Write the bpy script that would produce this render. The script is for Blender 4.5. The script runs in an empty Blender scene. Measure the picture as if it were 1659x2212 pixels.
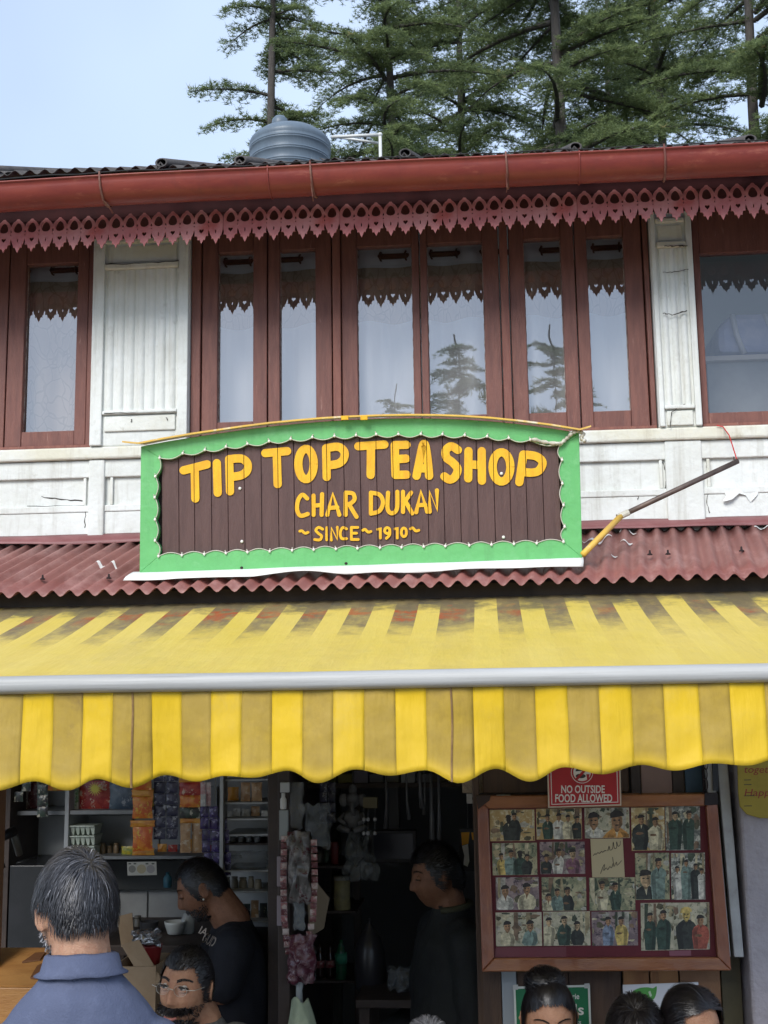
import bpy, bmesh, math, random
from mathutils import Vector, Matrix, noise, Euler
random.seed(7)
PI = math.pi
SC = bpy.context.scene
COL = SC.collection

# ------------------------------------------------------------------ camera
FPX = 2600.0                      # focal length for a picture 1659 wide, 2212 high
PITCH, YAW, ROLL = math.radians(9.1), math.radians(4.75), math.radians(-0.87)
CAM = Vector((0.0, -4.5, 2.05))
ROT = Matrix.Rotation(YAW, 3, 'Z') @ Matrix.Rotation(PI/2 + PITCH, 3, 'X') @ Matrix.Rotation(ROLL, 3, 'Z')
cd = bpy.data.cameras.new('camera')
cd.sensor_fit = 'HORIZONTAL'; cd.sensor_width = 36.0; cd.lens = 36.0*FPX/1659.0
cd.clip_start = 0.05; cd.clip_end = 2000
cam = bpy.data.objects.new('camera', cd); COL.objects.link(cam)
cam.matrix_world = Matrix.Translation(CAM) @ ROT.to_4x4()
SC.camera = cam

# ------------------------------------------------------------------ sky, sun, exposure
SUN_EL, SUN_AZ = math.radians(37), math.radians(197)      # azimuth: clockwise from +Y (the building side)
W = bpy.data.worlds.new('World'); SC.world = W; W.use_nodes = True
wn, wl = W.node_tree.nodes, W.node_tree.links
wn.clear()
wo = wn.new('ShaderNodeOutputWorld'); bg = wn.new('ShaderNodeBackground')
sky = wn.new('ShaderNodeTexSky'); sky.sky_type = 'NISHITA'; sky.sun_disc = False
sky.sun_elevation = SUN_EL; sky.sun_rotation = SUN_AZ
sky.altitude = 2000; sky.air_density = 1.0; sky.dust_density = 3.0; sky.ozone_density = 1.0
hs = wn.new('ShaderNodeHueSaturation'); hs.inputs['Saturation'].default_value = 1.0
wl.new(sky.outputs[0], hs.inputs['Color'])
# thin, even cloud veil over the whole sky
tc = wn.new('ShaderNodeTexCoord'); nz = wn.new('ShaderNodeTexNoise')
nz.inputs['Scale'].default_value = 1.6; nz.inputs['Detail'].default_value = 4
wl.new(tc.outputs['Generated'], nz.inputs['Vector'])
rp = wn.new('ShaderNodeMapRange'); rp.inputs[1].default_value = .3; rp.inputs[2].default_value = .75
rp.inputs[3].default_value = .35; rp.inputs[4].default_value = .6
wl.new(nz.outputs['Fac'], rp.inputs[0])
mx = wn.new('ShaderNodeMix'); mx.data_type = 'RGBA'
mx.inputs['B'].default_value = (7.2, 8.7, 11.0, 1)
wl.new(rp.outputs[0], mx.inputs['Factor']); wl.new(hs.outputs[0], mx.inputs['A'])
wl.new(mx.outputs['Result'], bg.inputs['Color'])
bg.inputs['Strength'].default_value = 0.072
wl.new(bg.outputs[0], wo.inputs[0])
sl = bpy.data.lights.new('sun', 'SUN'); sl.energy = 1.5; sl.angle = math.radians(25); sl.color = (1, .965, .92)
so = bpy.data.objects.new('sun', sl); COL.objects.link(so)
sd = Vector((math.sin(SUN_AZ)*math.cos(SUN_EL), math.cos(SUN_AZ)*math.cos(SUN_EL), math.sin(SUN_EL)))
so.rotation_euler = sd.to_track_quat('Z', 'Y').to_euler(); so.location = (0, -10, 20)
vs = SC.view_settings
vs.view_transform = 'Standard'; vs.look = 'None'; vs.exposure = 1.1; vs.gamma = 1.0; vs.use_curve_mapping = False
SC.cycles.use_denoising = True
SC.cycles.max_bounces = 5; SC.cycles.diffuse_bounces = 3; SC.cycles.glossy_bounces = 3; SC.cycles.transparent_max_bounces = 10
SC.cycles.use_adaptive_sampling = True; SC.cycles.adaptive_threshold = .02
SC.cycles.sample_clamp_indirect = 6

# ------------------------------------------------------------------ helpers
def ray(px, py): return ROT @ Vector(((px-829.5)/FPX, -(py-1106.0)/FPX, -1.0))
def at(px, py, Y):
    d = ray(px, py); return CAM + d*((Y-CAM.y)/d.y)
def at_plane(px, py, p, n):
    d = ray(px, py); return CAM + d*((p-CAM).dot(n)/d.dot(n))
def rect(px0, py0, px1, py1, Y):
    """world x0,x1,z0,z1 of an upright rectangle seen between these picture edges at depth Y"""
    mx_, my_ = (px0+px1)/2, (py0+py1)/2
    return at(px0, my_, Y).x, at(px1, my_, Y).x, at(mx_, py1, Y).z, at(mx_, py0, Y).z

def tag(o, label=None, cat=None, group=None, kind=None):
    if label: o['label'] = label
    if cat: o['category'] = cat
    if group: o['group'] = group
    if kind: o['kind'] = kind
    return o
def empty(name, loc=(0, 0, 0), label=None, cat=None, group=None, rot=None, parent=None):
    o = bpy.data.objects.new(name, None); COL.objects.link(o); o.location = loc
    o.empty_display_size = .05
    if rot: o.rotation_euler = rot
    if parent: o.parent = parent
    return tag(o, label, cat, group)
def wm(o):
    m = Matrix.LocRotScale(o.location, o.rotation_euler, o.scale)
    return wm(o.parent) @ o.matrix_parent_inverse @ m if o.parent else m
def wparent(o, parent):
    """parent keeping the world placement"""
    o.parent = parent; o.matrix_parent_inverse = wm(parent).inverted()
    return o

class MB:
    def __init__(s): s.v = []; s.f = []
    def add(s, vs, fs):
        n = len(s.v); s.v += [tuple(v) for v in vs]; s.f += [tuple(i+n for i in f) for f in fs]; return s
    def box(s, x0, x1, y0, y1, z0, z1):
        return s.add([(x0,y0,z0),(x1,y0,z0),(x1,y1,z0),(x0,y1,z0),(x0,y0,z1),(x1,y0,z1),(x1,y1,z1),(x0,y1,z1)],
            [(0,3,2,1),(4,5,6,7),(0,1,5,4),(1,2,6,5),(2,3,7,6),(3,0,4,7)])
    def obox(s, c, dx, dy, dz):
        c, dx, dy, dz = map(Vector, (c, dx, dy, dz)); vs = []
        for k in (-1, 1):
            for i, j in ((-1,-1),(1,-1),(1,1),(-1,1)): vs.append(c+dx*i+dy*j+dz*k)
        return s.add(vs, [(0,3,2,1),(4,5,6,7),(0,1,5,4),(1,2,6,5),(2,3,7,6),(3,0,4,7)])
    def tube(s, pts, r, n=8, cap=True):
        pts = [Vector(p) for p in pts]; N = len(pts); rs = r if isinstance(r, (list, tuple)) else [r]*N
        vs = []; up = None
        for i, p in enumerate(pts):
            t = (pts[min(i+1, N-1)]-pts[max(i-1, 0)]).normalized()
            if up is None: up = Vector((0,0,1)) if abs(t.z) < .9 else Vector((1,0,0))
            a = t.cross(up)
            if a.length < 1e-5: a = t.orthogonal()
            a.normalize(); b = a.cross(t).normalized(); up = b
            for k in range(n):
                q = 2*PI*k/n; vs.append(p+(a*math.cos(q)+b*math.sin(q))*rs[i])
        fs = []
        for i in range(N-1):
            for k in range(n):
                k2 = (k+1) % n; fs.append((i*n+k, i*n+k2, (i+1)*n+k2, (i+1)*n+k))
        if cap: fs.append(tuple(range(n))); fs.append(tuple(range(N*n-1, (N-1)*n-1, -1)))
        return s.add(vs, fs)
    def lathe(s, prof, c=(0,0,0), n=20, sx=1, sy=1, squash=None):
        vs = []; c = Vector(c); m = len(prof)
        for r, z in prof:
            for k in range(n):
                q = 2*PI*k/n; vs.append(c+Vector((r*math.cos(q)*sx, r*math.sin(q)*sy, z)))
        fs = []
        for i in range(m-1):
            for k in range(n):
                k2 = (k+1) % n; fs.append((i*n+k, i*n+k2, (i+1)*n+k2, (i+1)*n+k))
        fs.append(tuple(range(n-1, -1, -1))); fs.append(tuple(range((m-1)*n, m*n)))
        return s.add(vs, fs)
    def grid(s, nu, nv, fn):
        vs = [fn(i/(nu-1), j/(nv-1)) for j in range(nv) for i in range(nu)]
        fs = [(j*nu+i, j*nu+i+1, (j+1)*nu+i+1, (j+1)*nu+i) for j in range(nv-1) for i in range(nu-1)]
        return s.add(vs, fs)
    def prism(s, poly, fn0, fn1):
        """poly 2D points; fn0/fn1 map 2D -> 3D for the two faces"""
        n = len(poly)
        return s.add([fn0(*p) for p in poly]+[fn1(*p) for p in poly],
            [tuple(range(n)), tuple(range(2*n-1, n-1, -1))]+[(i, i+n, (i+1) % n+n, (i+1) % n) for i in range(n)])
    def ball(s, c, rx, ry=None, rz=None, nu=14, nv=9):
        ry = ry or rx; rz = rz or rx; c = Vector(c); vs = []; fs = []
        for j in range(nv):
            t = PI*(j+.0)/(nv-1)
            for i in range(nu):
                q = 2*PI*i/nu; vs.append(c+Vector((rx*math.sin(t)*math.cos(q), ry*math.sin(t)*math.sin(q), rz*math.cos(t))))
        for j in range(nv-1):
            for i in range(nu): fs.append((j*nu+i, (j+1)*nu+i, (j+1)*nu+(i+1) % nu, j*nu+(i+1) % nu))
        return s.add(vs, fs)
    def mesh(s, name, smooth=False, fix=True):
        me = bpy.data.meshes.new(name); me.from_pydata([tuple(v) for v in s.v], [], s.f)
        if fix:
            bm = bmesh.new(); bm.from_mesh(me)
            bmesh.ops.remove_doubles(bm, verts=bm.verts, dist=1e-6)
            bmesh.ops.recalc_face_normals(bm, faces=bm.faces); bm.to_mesh(me); bm.free()
        if smooth: me.polygons.foreach_set('use_smooth', [True]*len(me.polygons))
        me.update(); return me
    def build(s, name, mat, parent=None, smooth=False, bevel=0, origin=None, solid=0, fix=True, world=True):
        """vertices are world coordinates; origin moves the object's pivot"""
        me = s.mesh(name, smooth, fix)
        o = bpy.data.objects.new(name, me); COL.objects.link(o)
        if mat: me.materials.append(mat)
        if origin is not None:
            me.transform(Matrix.Translation(-Vector(origin))); o.location = origin
        if solid:
            m = o.modifiers.new('t', 'SOLIDIFY'); m.thickness = solid; m.offset = 0
        if bevel:
            m = o.modifiers.new('b', 'BEVEL'); m.width = bevel; m.segments = 2; m.limit_method = 'ANGLE'
            m.angle_limit = math.radians(40)
        if parent:
            if world: wparent(o, parent)
            else: o.parent = parent
        return o
def shade_angle(o, deg=40):
    o.data.polygons.foreach_set('use_smooth', [True]*len(o.data.polygons))
    try: o.data.set_sharp_from_angle(angle=math.radians(deg))
    except Exception: pass
    return o

# ------------------------------------------------------------------ materials
MATS = {}
def mat(name, col, col2=None, scale=8, rough=.6, bump=0, bscale=None, metal=0, spec=.5, stretch=None, lo=.4, hi=.65,
        col3=None, scale3=2.5, lo3=.55, hi3=.7, emit=0, trans=0, ior=1.45, alpha=1, sss=0, detail=6, coat=0, rvar=0, streak=None, samt=.5):
    if name in MATS: return MATS[name]
    m = bpy.data.materials.new(name); m.use_nodes = True; MATS[name] = m
    nt = m.node_tree; n, l = nt.nodes, nt.links
    b = n['Principled BSDF']
    b.inputs['Roughness'].default_value = rough; b.inputs['Metallic'].default_value = metal
    b.inputs['Specular IOR Level'].default_value = spec; b.inputs['IOR'].default_value = ior
    b.inputs['Transmission Weight'].default_value = trans; b.inputs['Alpha'].default_value = alpha
    b.inputs['Coat Weight'].default_value = coat
    if sss:
        b.inputs['Subsurface Weight'].default_value = sss; b.inputs['Subsurface Radius'].default_value = (.012, .005, .003)
    c4 = lambda c: (*c, 1) if len(c) == 3 else c
    b.inputs['Base Color'].default_value = c4(col)
    if col2 or bump:
        t = n.new('ShaderNodeTexCoord'); mp = n.new('ShaderNodeMapping'); l.new(t.outputs['Object'], mp.inputs['Vector'])
        if stretch: mp.inputs['Scale'].default_value = stretch
    if col2:
        z = n.new('ShaderNodeTexNoise'); z.inputs['Scale'].default_value = scale; z.inputs['Detail'].default_value = detail
        z.inputs['Roughness'].default_value = .65
        l.new(mp.outputs[0], z.inputs['Vector'])
        r = n.new('ShaderNodeMapRange'); r.inputs[1].default_value = lo; r.inputs[2].default_value = hi
        l.new(z.outputs['Fac'], r.inputs[0])
        x = n.new('ShaderNodeMix'); x.data_type = 'RGBA'
        x.inputs['A'].default_value = c4(col); x.inputs['B'].default_value = c4(col2)
        l.new(r.outputs[0], x.inputs['Factor']); out = x.outputs['Result']
        if rvar:
            rr = n.new('ShaderNodeMapRange'); rr.inputs[3].default_value = rough-rvar; rr.inputs[4].default_value = rough+rvar
            l.new(r.outputs[0], rr.inputs[0]); l.new(rr.outputs[0], b.inputs['Roughness'])
        if col3:
            z3 = n.new('ShaderNodeTexNoise'); z3.inputs['Scale'].default_value = scale3; z3.inputs['Detail'].default_value = 8
            z3.inputs['Roughness'].default_value = .7
            l.new(mp.outputs[0], z3.inputs['Vector'])
            r3 = n.new('ShaderNodeMapRange'); r3.inputs[1].default_value = lo3; r3.inputs[2].default_value = hi3
            l.new(z3.outputs['Fac'], r3.inputs[0])
            x3 = n.new('ShaderNodeMix'); x3.data_type = 'RGBA'; x3.inputs['B'].default_value = c4(col3)
            l.new(out, x3.inputs['A']); l.new(r3.outputs[0], x3.inputs['Factor']); out = x3.outputs['Result']
        if streak:
            ms = n.new('ShaderNodeMapping'); ms.inputs['Scale'].default_value = (13, 13, 1.1); l.new(t.outputs['Object'], ms.inputs[0])
            zs = n.new('ShaderNodeTexNoise'); zs.inputs['Scale'].default_value = 1.7; zs.inputs['Detail'].default_value = 7; zs.inputs['Roughness'].default_value = .7; l.new(ms.outputs[0], zs.inputs['Vector'])
            r4 = n.new('ShaderNodeMapRange'); r4.inputs[1].default_value = .52; r4.inputs[2].default_value = .76; r4.inputs[4].default_value = samt; l.new(zs.outputs['Fac'], r4.inputs[0])
            x4 = n.new('ShaderNodeMix'); x4.data_type = 'RGBA'; x4.inputs['B'].default_value = c4(streak); l.new(out, x4.inputs['A']); l.new(r4.outputs[0], x4.inputs['Factor']); out = x4.outputs['Result']
        l.new(out, b.inputs['Base Color'])
    if bump:
        zb = n.new('ShaderNodeTexNoise'); zb.inputs['Scale'].default_value = bscale or scale*4; zb.inputs['Detail'].default_value = 5
        l.new(mp.outputs[0], zb.inputs['Vector'])
        bp = n.new('ShaderNodeBump'); bp.inputs['Strength'].default_value = bump; bp.inputs['Distance'].default_value = .01
        l.new(zb.outputs['Fac'], bp.inputs['Height']); l.new(bp.outputs[0], b.inputs['Normal'])
    if emit:
        b.inputs['Emission Color'].default_value = c4(col); b.inputs['Emission Strength'].default_value = emit
    return m
def glassy(name, refl=.3, tint=(.9, .93, .93), rough=.0):
    """window pane: a mirror-like reflection over clear glass"""
    if name in MATS: return MATS[name]
    m = bpy.data.materials.new(name); m.use_nodes = True; MATS[name] = m
    n, l = m.node_tree.nodes, m.node_tree.links
    n.clear(); o = n.new('ShaderNodeOutputMaterial'); g = n.new('ShaderNodeBsdfGlossy'); t = n.new('ShaderNodeBsdfTransparent')
    g.inputs['Roughness'].default_value = rough; t.inputs[0].default_value = (*tint, 1)
    lw = n.new('ShaderNodeFresnel'); lw.inputs['IOR'].default_value = 1.5
    a = n.new('ShaderNodeMath'); a.operation = 'ADD'; a.inputs[1].default_value = refl-.04; a.use_clamp = True
    l.new(lw.outputs[0], a.inputs[0])
    x = n.new('ShaderNodeMixShader'); l.new(a.outputs[0], x.inputs[0]); l.new(t.outputs[0], x.inputs[1]); l.new(g.outputs[0], x.inputs[2])
    l.new(x.outputs[0], o.inputs[0])
    # old panes ripple slightly
    tc_ = n.new('ShaderNodeTexCoord'); z = n.new('ShaderNodeTexNoise'); z.inputs['Scale'].default_value = 5; z.inputs['Detail'].default_value = 1
    l.new(tc_.outputs['Object'], z.inputs['Vector']); bp = n.new('ShaderNodeBump'); bp.inputs['Strength'].default_value = .035; bp.inputs['Distance'].default_value = .02
    l.new(z.outputs['Fac'], bp.inputs['Height']); l.new(bp.outputs[0], g.inputs['Normal'])
    return m
def M_(n): return MATS[n]
# ------------------------------------------------------------------ base materials
WOOD = mat('maroon_wood', (.20,.080,.060), (.145,.056,.044), 9, .55, .25, 60, stretch=(6,6,.7), col3=(.34,.19,.15), scale3=14, lo3=.62, hi3=.74, streak=(.10,.045,.04), samt=.6)
WOOD2 = mat('maroon_wood_worn', (.25,.10,.072), (.18,.065,.05), 7, .6, .3, 60, stretch=(6,6,.7), col3=(.33,.22,.18), scale3=18, lo3=.63, hi3=.72)
PUTTY = mat('old_putty', (.42,.36,.32), (.16,.07,.06), 60, .8, .3)
WHITE = mat('limewashed_plaster', (.74,.765,.74), (.64,.655,.61), 3.5, .85, .35, 40, col3=(.40,.39,.34), scale3=9, lo3=.60, hi3=.80, streak=(.33,.31,.25), samt=.55)
CREAM = mat('cream_limewash', (.66,.64,.52), (.72,.73,.68), 4, .85, .35, 40, col3=(.42,.39,.31), scale3=12, lo3=.6, hi3=.8, streak=(.38,.33,.24), samt=.55)
MOULD = mat('cream_moulding', (.73,.745,.70), (.60,.60,.52), 6, .8, .35, 50, col3=(.36,.34,.28), scale3=22, lo3=.62, hi3=.8)
CRACK = mat('soot_crack', (.05,.045,.04), rough=.9)
GUT = mat('red_oxide_paint', (.25,.050,.035), (.20,.036,.03), 5, .42, .12, 12, stretch=(1,3,3), col3=(.40,.14,.09), scale3=7, lo3=.58, hi3=.78, spec=.5, streak=(.15,.035,.03), samt=.6)
FASC = mat('dark_maroon_board', (.052,.014,.015), (.035,.011,.012), 7, .75, .2, spec=.2)
FRNG = mat('faded_pink_paint', (.385,.105,.11), (.47,.20,.20), 5, .6, .15, 50, col3=(.34,.04,.03), scale3=2.2, lo3=.52, hi3=.66, detail=9)
CORR = mat('maroon_roof_paint', (.275,.108,.09), (.205,.072,.06), 5, .5, .12, 30, stretch=(1,.35,1), col3=(.40,.22,.195), scale3=9, lo3=.50, hi3=.74, streak=(.15,.05,.045), samt=.5)
TARR = mat('tarred_roof', (.055,.05,.05), (.10,.09,.085), 9, .7, .3, 40)
FLASH = mat('maroon_flashing', (.20,.07,.07), (.27,.11,.11), 8, .5, .15, 20)
PAINTW = mat('white_paint_splash', (.78,.77,.74), rough=.6)
mat('pale_room_wall', (.62,.64,.61), rough=.9)
DARKIN = mat('dim_interior_wall', (.30,.33,.31), (.24,.27,.26), 3, .9)
PANE = glassy('window_glass', .33, (1,1,1))
PANE2 = glassy('clear_window_glass', .14, (1,1,1))

# ------------------------------------------------------------------ ground
g = MB().box(-300, 300, -300, 300, -.5, 0).build('ground', mat('worn_cement_road', (.17,.165,.155), (.13,.125,.12), 3, .9, .3, 120))
tag(g, kind='structure')

# ------------------------------------------------------------------ the building
B = empty('tea_shop_building', (-.4, 1.5, 0), 'two storey tea shop building with maroon casement windows and white pilasters', 'building')
XL, XR = -3.4, 2.6
zsill = at(830, 947, 0).z            # underside of the window frames
zhead = at(830, 455, 0).z
# long horizontal pieces of the upper wall
def bpart(name, m, x0, x1, y0, y1, z0, z1, bevel=.004, parent=B):
    return MB().box(x0, x1, y0, y1, z0, z1).build(name, m, parent, bevel=bevel)
zpan1, zpan0 = at(830, 1020, 0).z, at(830, 1072, 0).z      # recessed dado panels
zlow = at(830, 1150, 0).z
bpart('sill_band', CREAM, XL, XR, -.035, .20, zsill-.050, zsill-.002, .008)
bpart('dado_wall', WHITE, XL, XR, .0, .18, zlow-.16, zsill-.0505)
bpart('dado_top_rail', WHITE, XL, XR, -.016, 0, zpan1+.012, zsill-.052, .004)
bpart('dado_mid_rail', WHITE, XL, XR, -.014, 0, zpan0-.030, zpan0-.004, .004)
bpart('dado_skirt_board', WHITE, XL, XR, -.010, 0, zlow-.10, zpan0-.0305, .003)
for (a, b) in ((-330,-262), (195,229), (606,640), (1000,1034), (1438,1518), (1822,1860)):
    x0, x1 = at(a, 1050, 0).x, at(b, 1050, 0).x
    bpart('dado_post', WHITE, x0, x1, -.024, 0, zlow-.10, zsill-.0515, .005)
for (a, b) in ((-262,182), (246,590), (655,985), (1050,1425), (1535,1800)):
    x0, x1 = at(a, 1050, 0).x, at(b, 1050, 0).x
    w = .012
    for q in ((x0-w, x0, zpan0-.004, zpan1+.012), (x1, x1+w, zpan0-.004, zpan1+.012)):
        bpart('panel_stile', MOULD, q[0], q[1], -.012, 0, q[2], q[3], .003)
# cracks and a flake of loose paint on the dado
def crack(pts, Y, r=.0018, parent=B):
    ps = []
    for i in range(len(pts)-1):
        for k in range(6):
            t = k/6; p = at(pts[i][0]*(1-t)+pts[i+1][0]*t+random.uniform(-1.2,1.2), pts[i][1]*(1-t)+pts[i+1][1]*t+random.uniform(-1.2,1.2), Y); ps.append(p)
    ps.append(at(*pts[-1], Y))
    MB().tube(ps, [r*random.uniform(.4,1.3) for _ in ps], 5).build('crack', CRACK, parent)
crack([(1432,1000),(1440,1022),(1436,1060),(1438,1100)], -.0005)
crack([(1528,985),(1526,1010)], -.0005); crack([(1530,1065),(1527,1085),(1533,1108)], -.0105)
crack([(1250,1066),(1400,1064)], -.0105, .0012); crack([(60,1094),(182,1092)], -.0105, .0012)
crack([(185,1100),(183,1140)], -.0105); crack([(90,1073),(125,1078),(178,1082)], -.0005, .0022)
crack([(1380,1065),(1378,1080)], -.0105, .0015)
fl = MB().grid(9, 5, lambda u, v: at(1560+u*70+8*math.sin(v*3+u*7), 1055+v*22+9*math.sin(u*9)+4*math.cos(u*17), -.012-.018*v*(.5+.5*math.sin(u*6))))
fl.build('paint_flake', WHITE, B, solid=.001)

# ---- pilasters
def pilaster(a, b, ribs, inset_top, fld, foot):
    ym = 720
    x0, x1 = at(a, ym, 0).x, at(b, ym, 0).x
    zt = zhead+.02; zb = zsill-.002
    P = MB().box(x0, x1, -.03, .22, zb, zt).build('pilaster', WHITE, B, bevel=.006)
    fa, fb = at(fld[0], ym, -.03).x, at(fld[1], ym, -.03).x
    def zz(y): return at((a+b)/2, y, -.03).z
    e = .0125
    def pc(n, m, x0_, x1_, z0, z1, d=e, bv=.004):
        return MB().box(x0_, x1_, -.03-d, -.0302, z0, z1).build(n, m, P, bevel=bv)
    pc('border', WHITE, x0+.002, fa-.004, zb+.002, zt, .016)
    pc('border', WHITE, fb+.004, x1-.002, zb+.002, zt, .016)
    pc('capital_panel', CREAM, fa+.006, fb-.006, zz(inset_top[1]), zz(inset_top[0]), .006)
    pc('capital_ledge', CREAM, fa-.003, fb+.003, zz(inset_top[1]+17), zz(inset_top[1]+5), .024, .005)
    pc('capital_ledge', CREAM, fa-.003, fb+.003, zz(inset_top[0]-4), zz(inset_top[0]-14), .018, .005)
    z0, z1 = zz(foot[0]), zz(inset_top[1]+18)
    w = (fb-fa)/ribs
    for k in range(ribs):
        m = MB(); c = fa+(k+.5)*w; r = w*.36
        m.grid(9, 2, lambda u, v, c=c, r=r: (c-r+2*r*u, -.0302-.009*math.sin(PI*u)**.7, z0+(z1-z0)*v))
        m.build('flute', WHITE, P, smooth=True)
    pc('foot_panel', MOULD, fa+.004, fb-.004, zz(foot[1]-5), zz(foot[0]+8), .009)
    pc('foot_ledge', WHITE, fa-.003, fb+.003, zz(foot[0]+5), zz(foot[0]-3), .018)
    return P
pl = pilaster(205, 413, 7, (531, 566), (228, 384), (890, 936))
crack([(229,571),(300,569),(386,563)], -.056, .0022); crack([(225,893),(300,891),(380,888)], -.05, .0012)
crack([(284,905),(283,912)], -.042, .002); crack([(360,901),(361,908)], -.042, .002)
pr = pilaster(1411, 1503, 3, (487, 520), (1428, 1489), (880, 925))
crack([(1432,676),(1452,680),(1484,671)], -.05, .003); crack([(1436,532),(1460,531),(1485,531)], -.058, .003)
crack([(1432,588),(1462,587),(1487,582)], -.045, .0015); crack([(1447,925),(1450,890),(1480,872)], -.045, .0015)

# ---- casement windows: building > window > stile, rail, pane
def stick(win, name, x0, x1, y0, y1, z0, z1, m=None, bv=.003):
    return MB().box(x0, x1, y0, y1, z0, z1).build(name, m or WOOD, win, bevel=bv)
def casement(ym, spec, jl, jr, ptop, pbot, pane_m, depth=.0, ragged=True):
    """spec: (leaf left, pane left, pane right, leaf right) in picture columns"""
    xs0 = at(jl[0], ym, 0).x; xs1 = at(jr[1], ym, 0).x
    win = empty('window', ((xs0+xs1)/2, .03, zsill), parent=None); wparent(win, B)
    zb, zt = zsill, zhead+.02
    for j in (jl, jr):
        stick(win, 'jamb', at(j[0], ym, 0).x+.001, at(j[1], ym, 0).x-.001, -.012, .10, zb, zt)
    cx = (jl[0]+jr[1])/2
    for (a, pa, pb, b) in spec:
        xa, xpa, xpb, xb = (at(q, ym, 0).x for q in (a, pa, pb, b))
        cxm = (a+b)/2
        z0, z1 = at(cxm, pbot(cxm), 0).z, at(cxm, ptop(cxm), 0).z
        g = .0015; f = random.uniform(-.003, .003)
        stick(win, 'stile', xa+g, xpa, .0+f, .045, zb+.014, zt-.001); stick(win, 'stile', xpb, xb-g, .0+f, .045, zb+.014, zt-.001)
        stick(win, 'rail', xpa+.0003, xpb-.0003, .003+f, .043, zb+.014, z0); stick(win, 'rail', xpa+.0003, xpb-.0003, .003+f, .043, z1, zt-.001)
        MB().add([(xpa-.004,.027,z0-.004),(xpb+.004,.027,z0-.004),(xpb+.004,.027,z1+.004),(xpa-.004,.027,z1+.004)], [(0,1,2,3)]).build('pane', pane_m, win, fix=False)
        if ragged:   # crumbling putty line round the glass
            for (p, q) in (((xpa, z0), (xpa, z1)), ((xpb, z0), (xpb, z1)), ((xpa, z0), (xpb, z0))):
                n = 40; pts = []; rs = []
                for k in range(n+1):
                    t = k/n; pts.append((p[0]*(1-t)+q[0]*t, .0245, p[1]*(1-t)+q[1]*t)); rs.append(max(.0005, .0024+.0022*noise.noise((p[0]*9+t*22, p[1], 3))))
                MB().tube(pts, rs, 5).build('putty_line', PUTTY, win)
    stick(win, 'bottom_board', xs0+.002, xs1-.002, -.016, .09, zb-.001, zb+.0125, WOOD2)
    return win
ptC = lambda x: 527-.045*(x-905)-.0*x; pbC = lambda x: 899-.030*(x-905)
wc = casement(720, [(436,470,547,577.5),(578.5,604,682,717.5),(737.5,772,892,908.5),(909.5,925,1047,1082.5),(1103.5,1137,1218,1247.5),(1248.5,1275,1356,1395.5)],
         (414,435), (1397,1409), ptC, pbC, PANE)
for a, b in ((719, 736), (1084, 1102)):
    stick(wc, 'cover_strip', at(a,720,-.01).x, at(b,720,-.01).x, -.014, .05, zsill+.0135, zhead+.019, WOOD2)
ptL = lambda x: 569-.03*(x-110); pbL = lambda x: 931-.03*(x-110)
wlft = casement(760, [(-150,-112,-20,14.5),(15.5,51,164,189)], (-175,-151), (190,204), ptL, pbL, PANE)
ptR = lambda x: 541; pbR = lambda x: 887
wr = casement(720, [(1502,1521,1790,1815)], (1504.5,1501.5), (1816,1832), ptR, pbR, PANE2) if False else casement(720, [(1506,1521,1790,1815)], (1504,1505.8), (1816,1832), ptR, pbR, PANE2)
# head board under the soffit
bpart('head_board', FASC, XL, XR, .0455, .15, zhead-.03, zhead+.06)
x0 = at(1832, 720, 0).x
bpart('upper_wall', WHITE, x0, XR, 0, .2, zsill-.001, zhead+.04); bpart('upper_wall', WHITE, XL, at(-175,760,0).x, 0, .2, zsill-.001, zhead+.04)

# ---- rooms behind the windows
zfl = zsill-.75
bpart('upper_floor', M_('pale_room_wall'), XL+.02, XR-.02, .19, 3.0, zfl-.12, zfl, 0)
bpart('room_back_wall', M_('pale_room_wall'), XL+.02, XR-.02, 3.0, 3.12, 0, zfl+.35, 0)
for k in range(6):
    xx = XL+.02+(XR-XL-.14)*k/5; bpart('added_opening_post', M_('pale_room_wall'), xx, xx+.10, 3.0, 3.12, zfl+.3505, zhead+.30, 0)  # unseen rear opening and posts, added to let daylight reach the curtains
bpart('room_side_wall', WHITE, XL, XL+.2, .2, 3.0, 0, zhead+.35, 0); bpart('room_side_wall', WHITE, XR-.2, XR, .2, 3.0, 0, zhead+.35, 0)
bpart('room_ceiling', M_('pale_room_wall'), XL+.01, XR-.01, .16, 3.1, zhead+.07, zhead+.10, 0)
px = at(1411, 720, .3).x
bpart('room_partition', mat('pale_room_wall', (.55,.58,.55), rough=.9), px-.03, px+.03, .22, 2.95, zfl+.001, zhead+.068, 0)


# ---- upper roof, soffit, gutter, fretwork
R_ = .068; yg = -.50; ze = at(830, 352, yg-R_).z            # gutter lip
zf0 = at(830, 432, -.352).z
bpart('soffit', FASC, XL-.1, XR+.1, -.33, -.032, zf0+.03, zf0+.05, 0)
bpart('fascia_board', FASC, XL-.1, XR+.1, -.352, -.331, zf0-.02, ze+.060, .004)
def roofz(x, y):
    return ze+.062-.014*(x+.4)+(y+.47)*math.tan(math.radians(24))
nsheet = 0; x = XL-.1
while x < XR+.1:
    w = .59; off = .003*(nsheet % 2)
    m = MB().grid(11*6+1, 2, lambda u, v, x=x, w=w, off=off: (x+u*(w+.03), -.47+v*3.37, roofz(x+u*w, -.47+v*3.37)+off+.0095*math.cos(2*PI*u*11)+.008*noise.noise((x+u*3, 1, 2))))
    m.build('roof_sheet', TARR, B, smooth=True, solid=.002); x += w; nsheet += 1
x = XL-.1
bk = MB().box(XL-.1, XR+.1, 2.89, 2.93, 0, 0.0)
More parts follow.
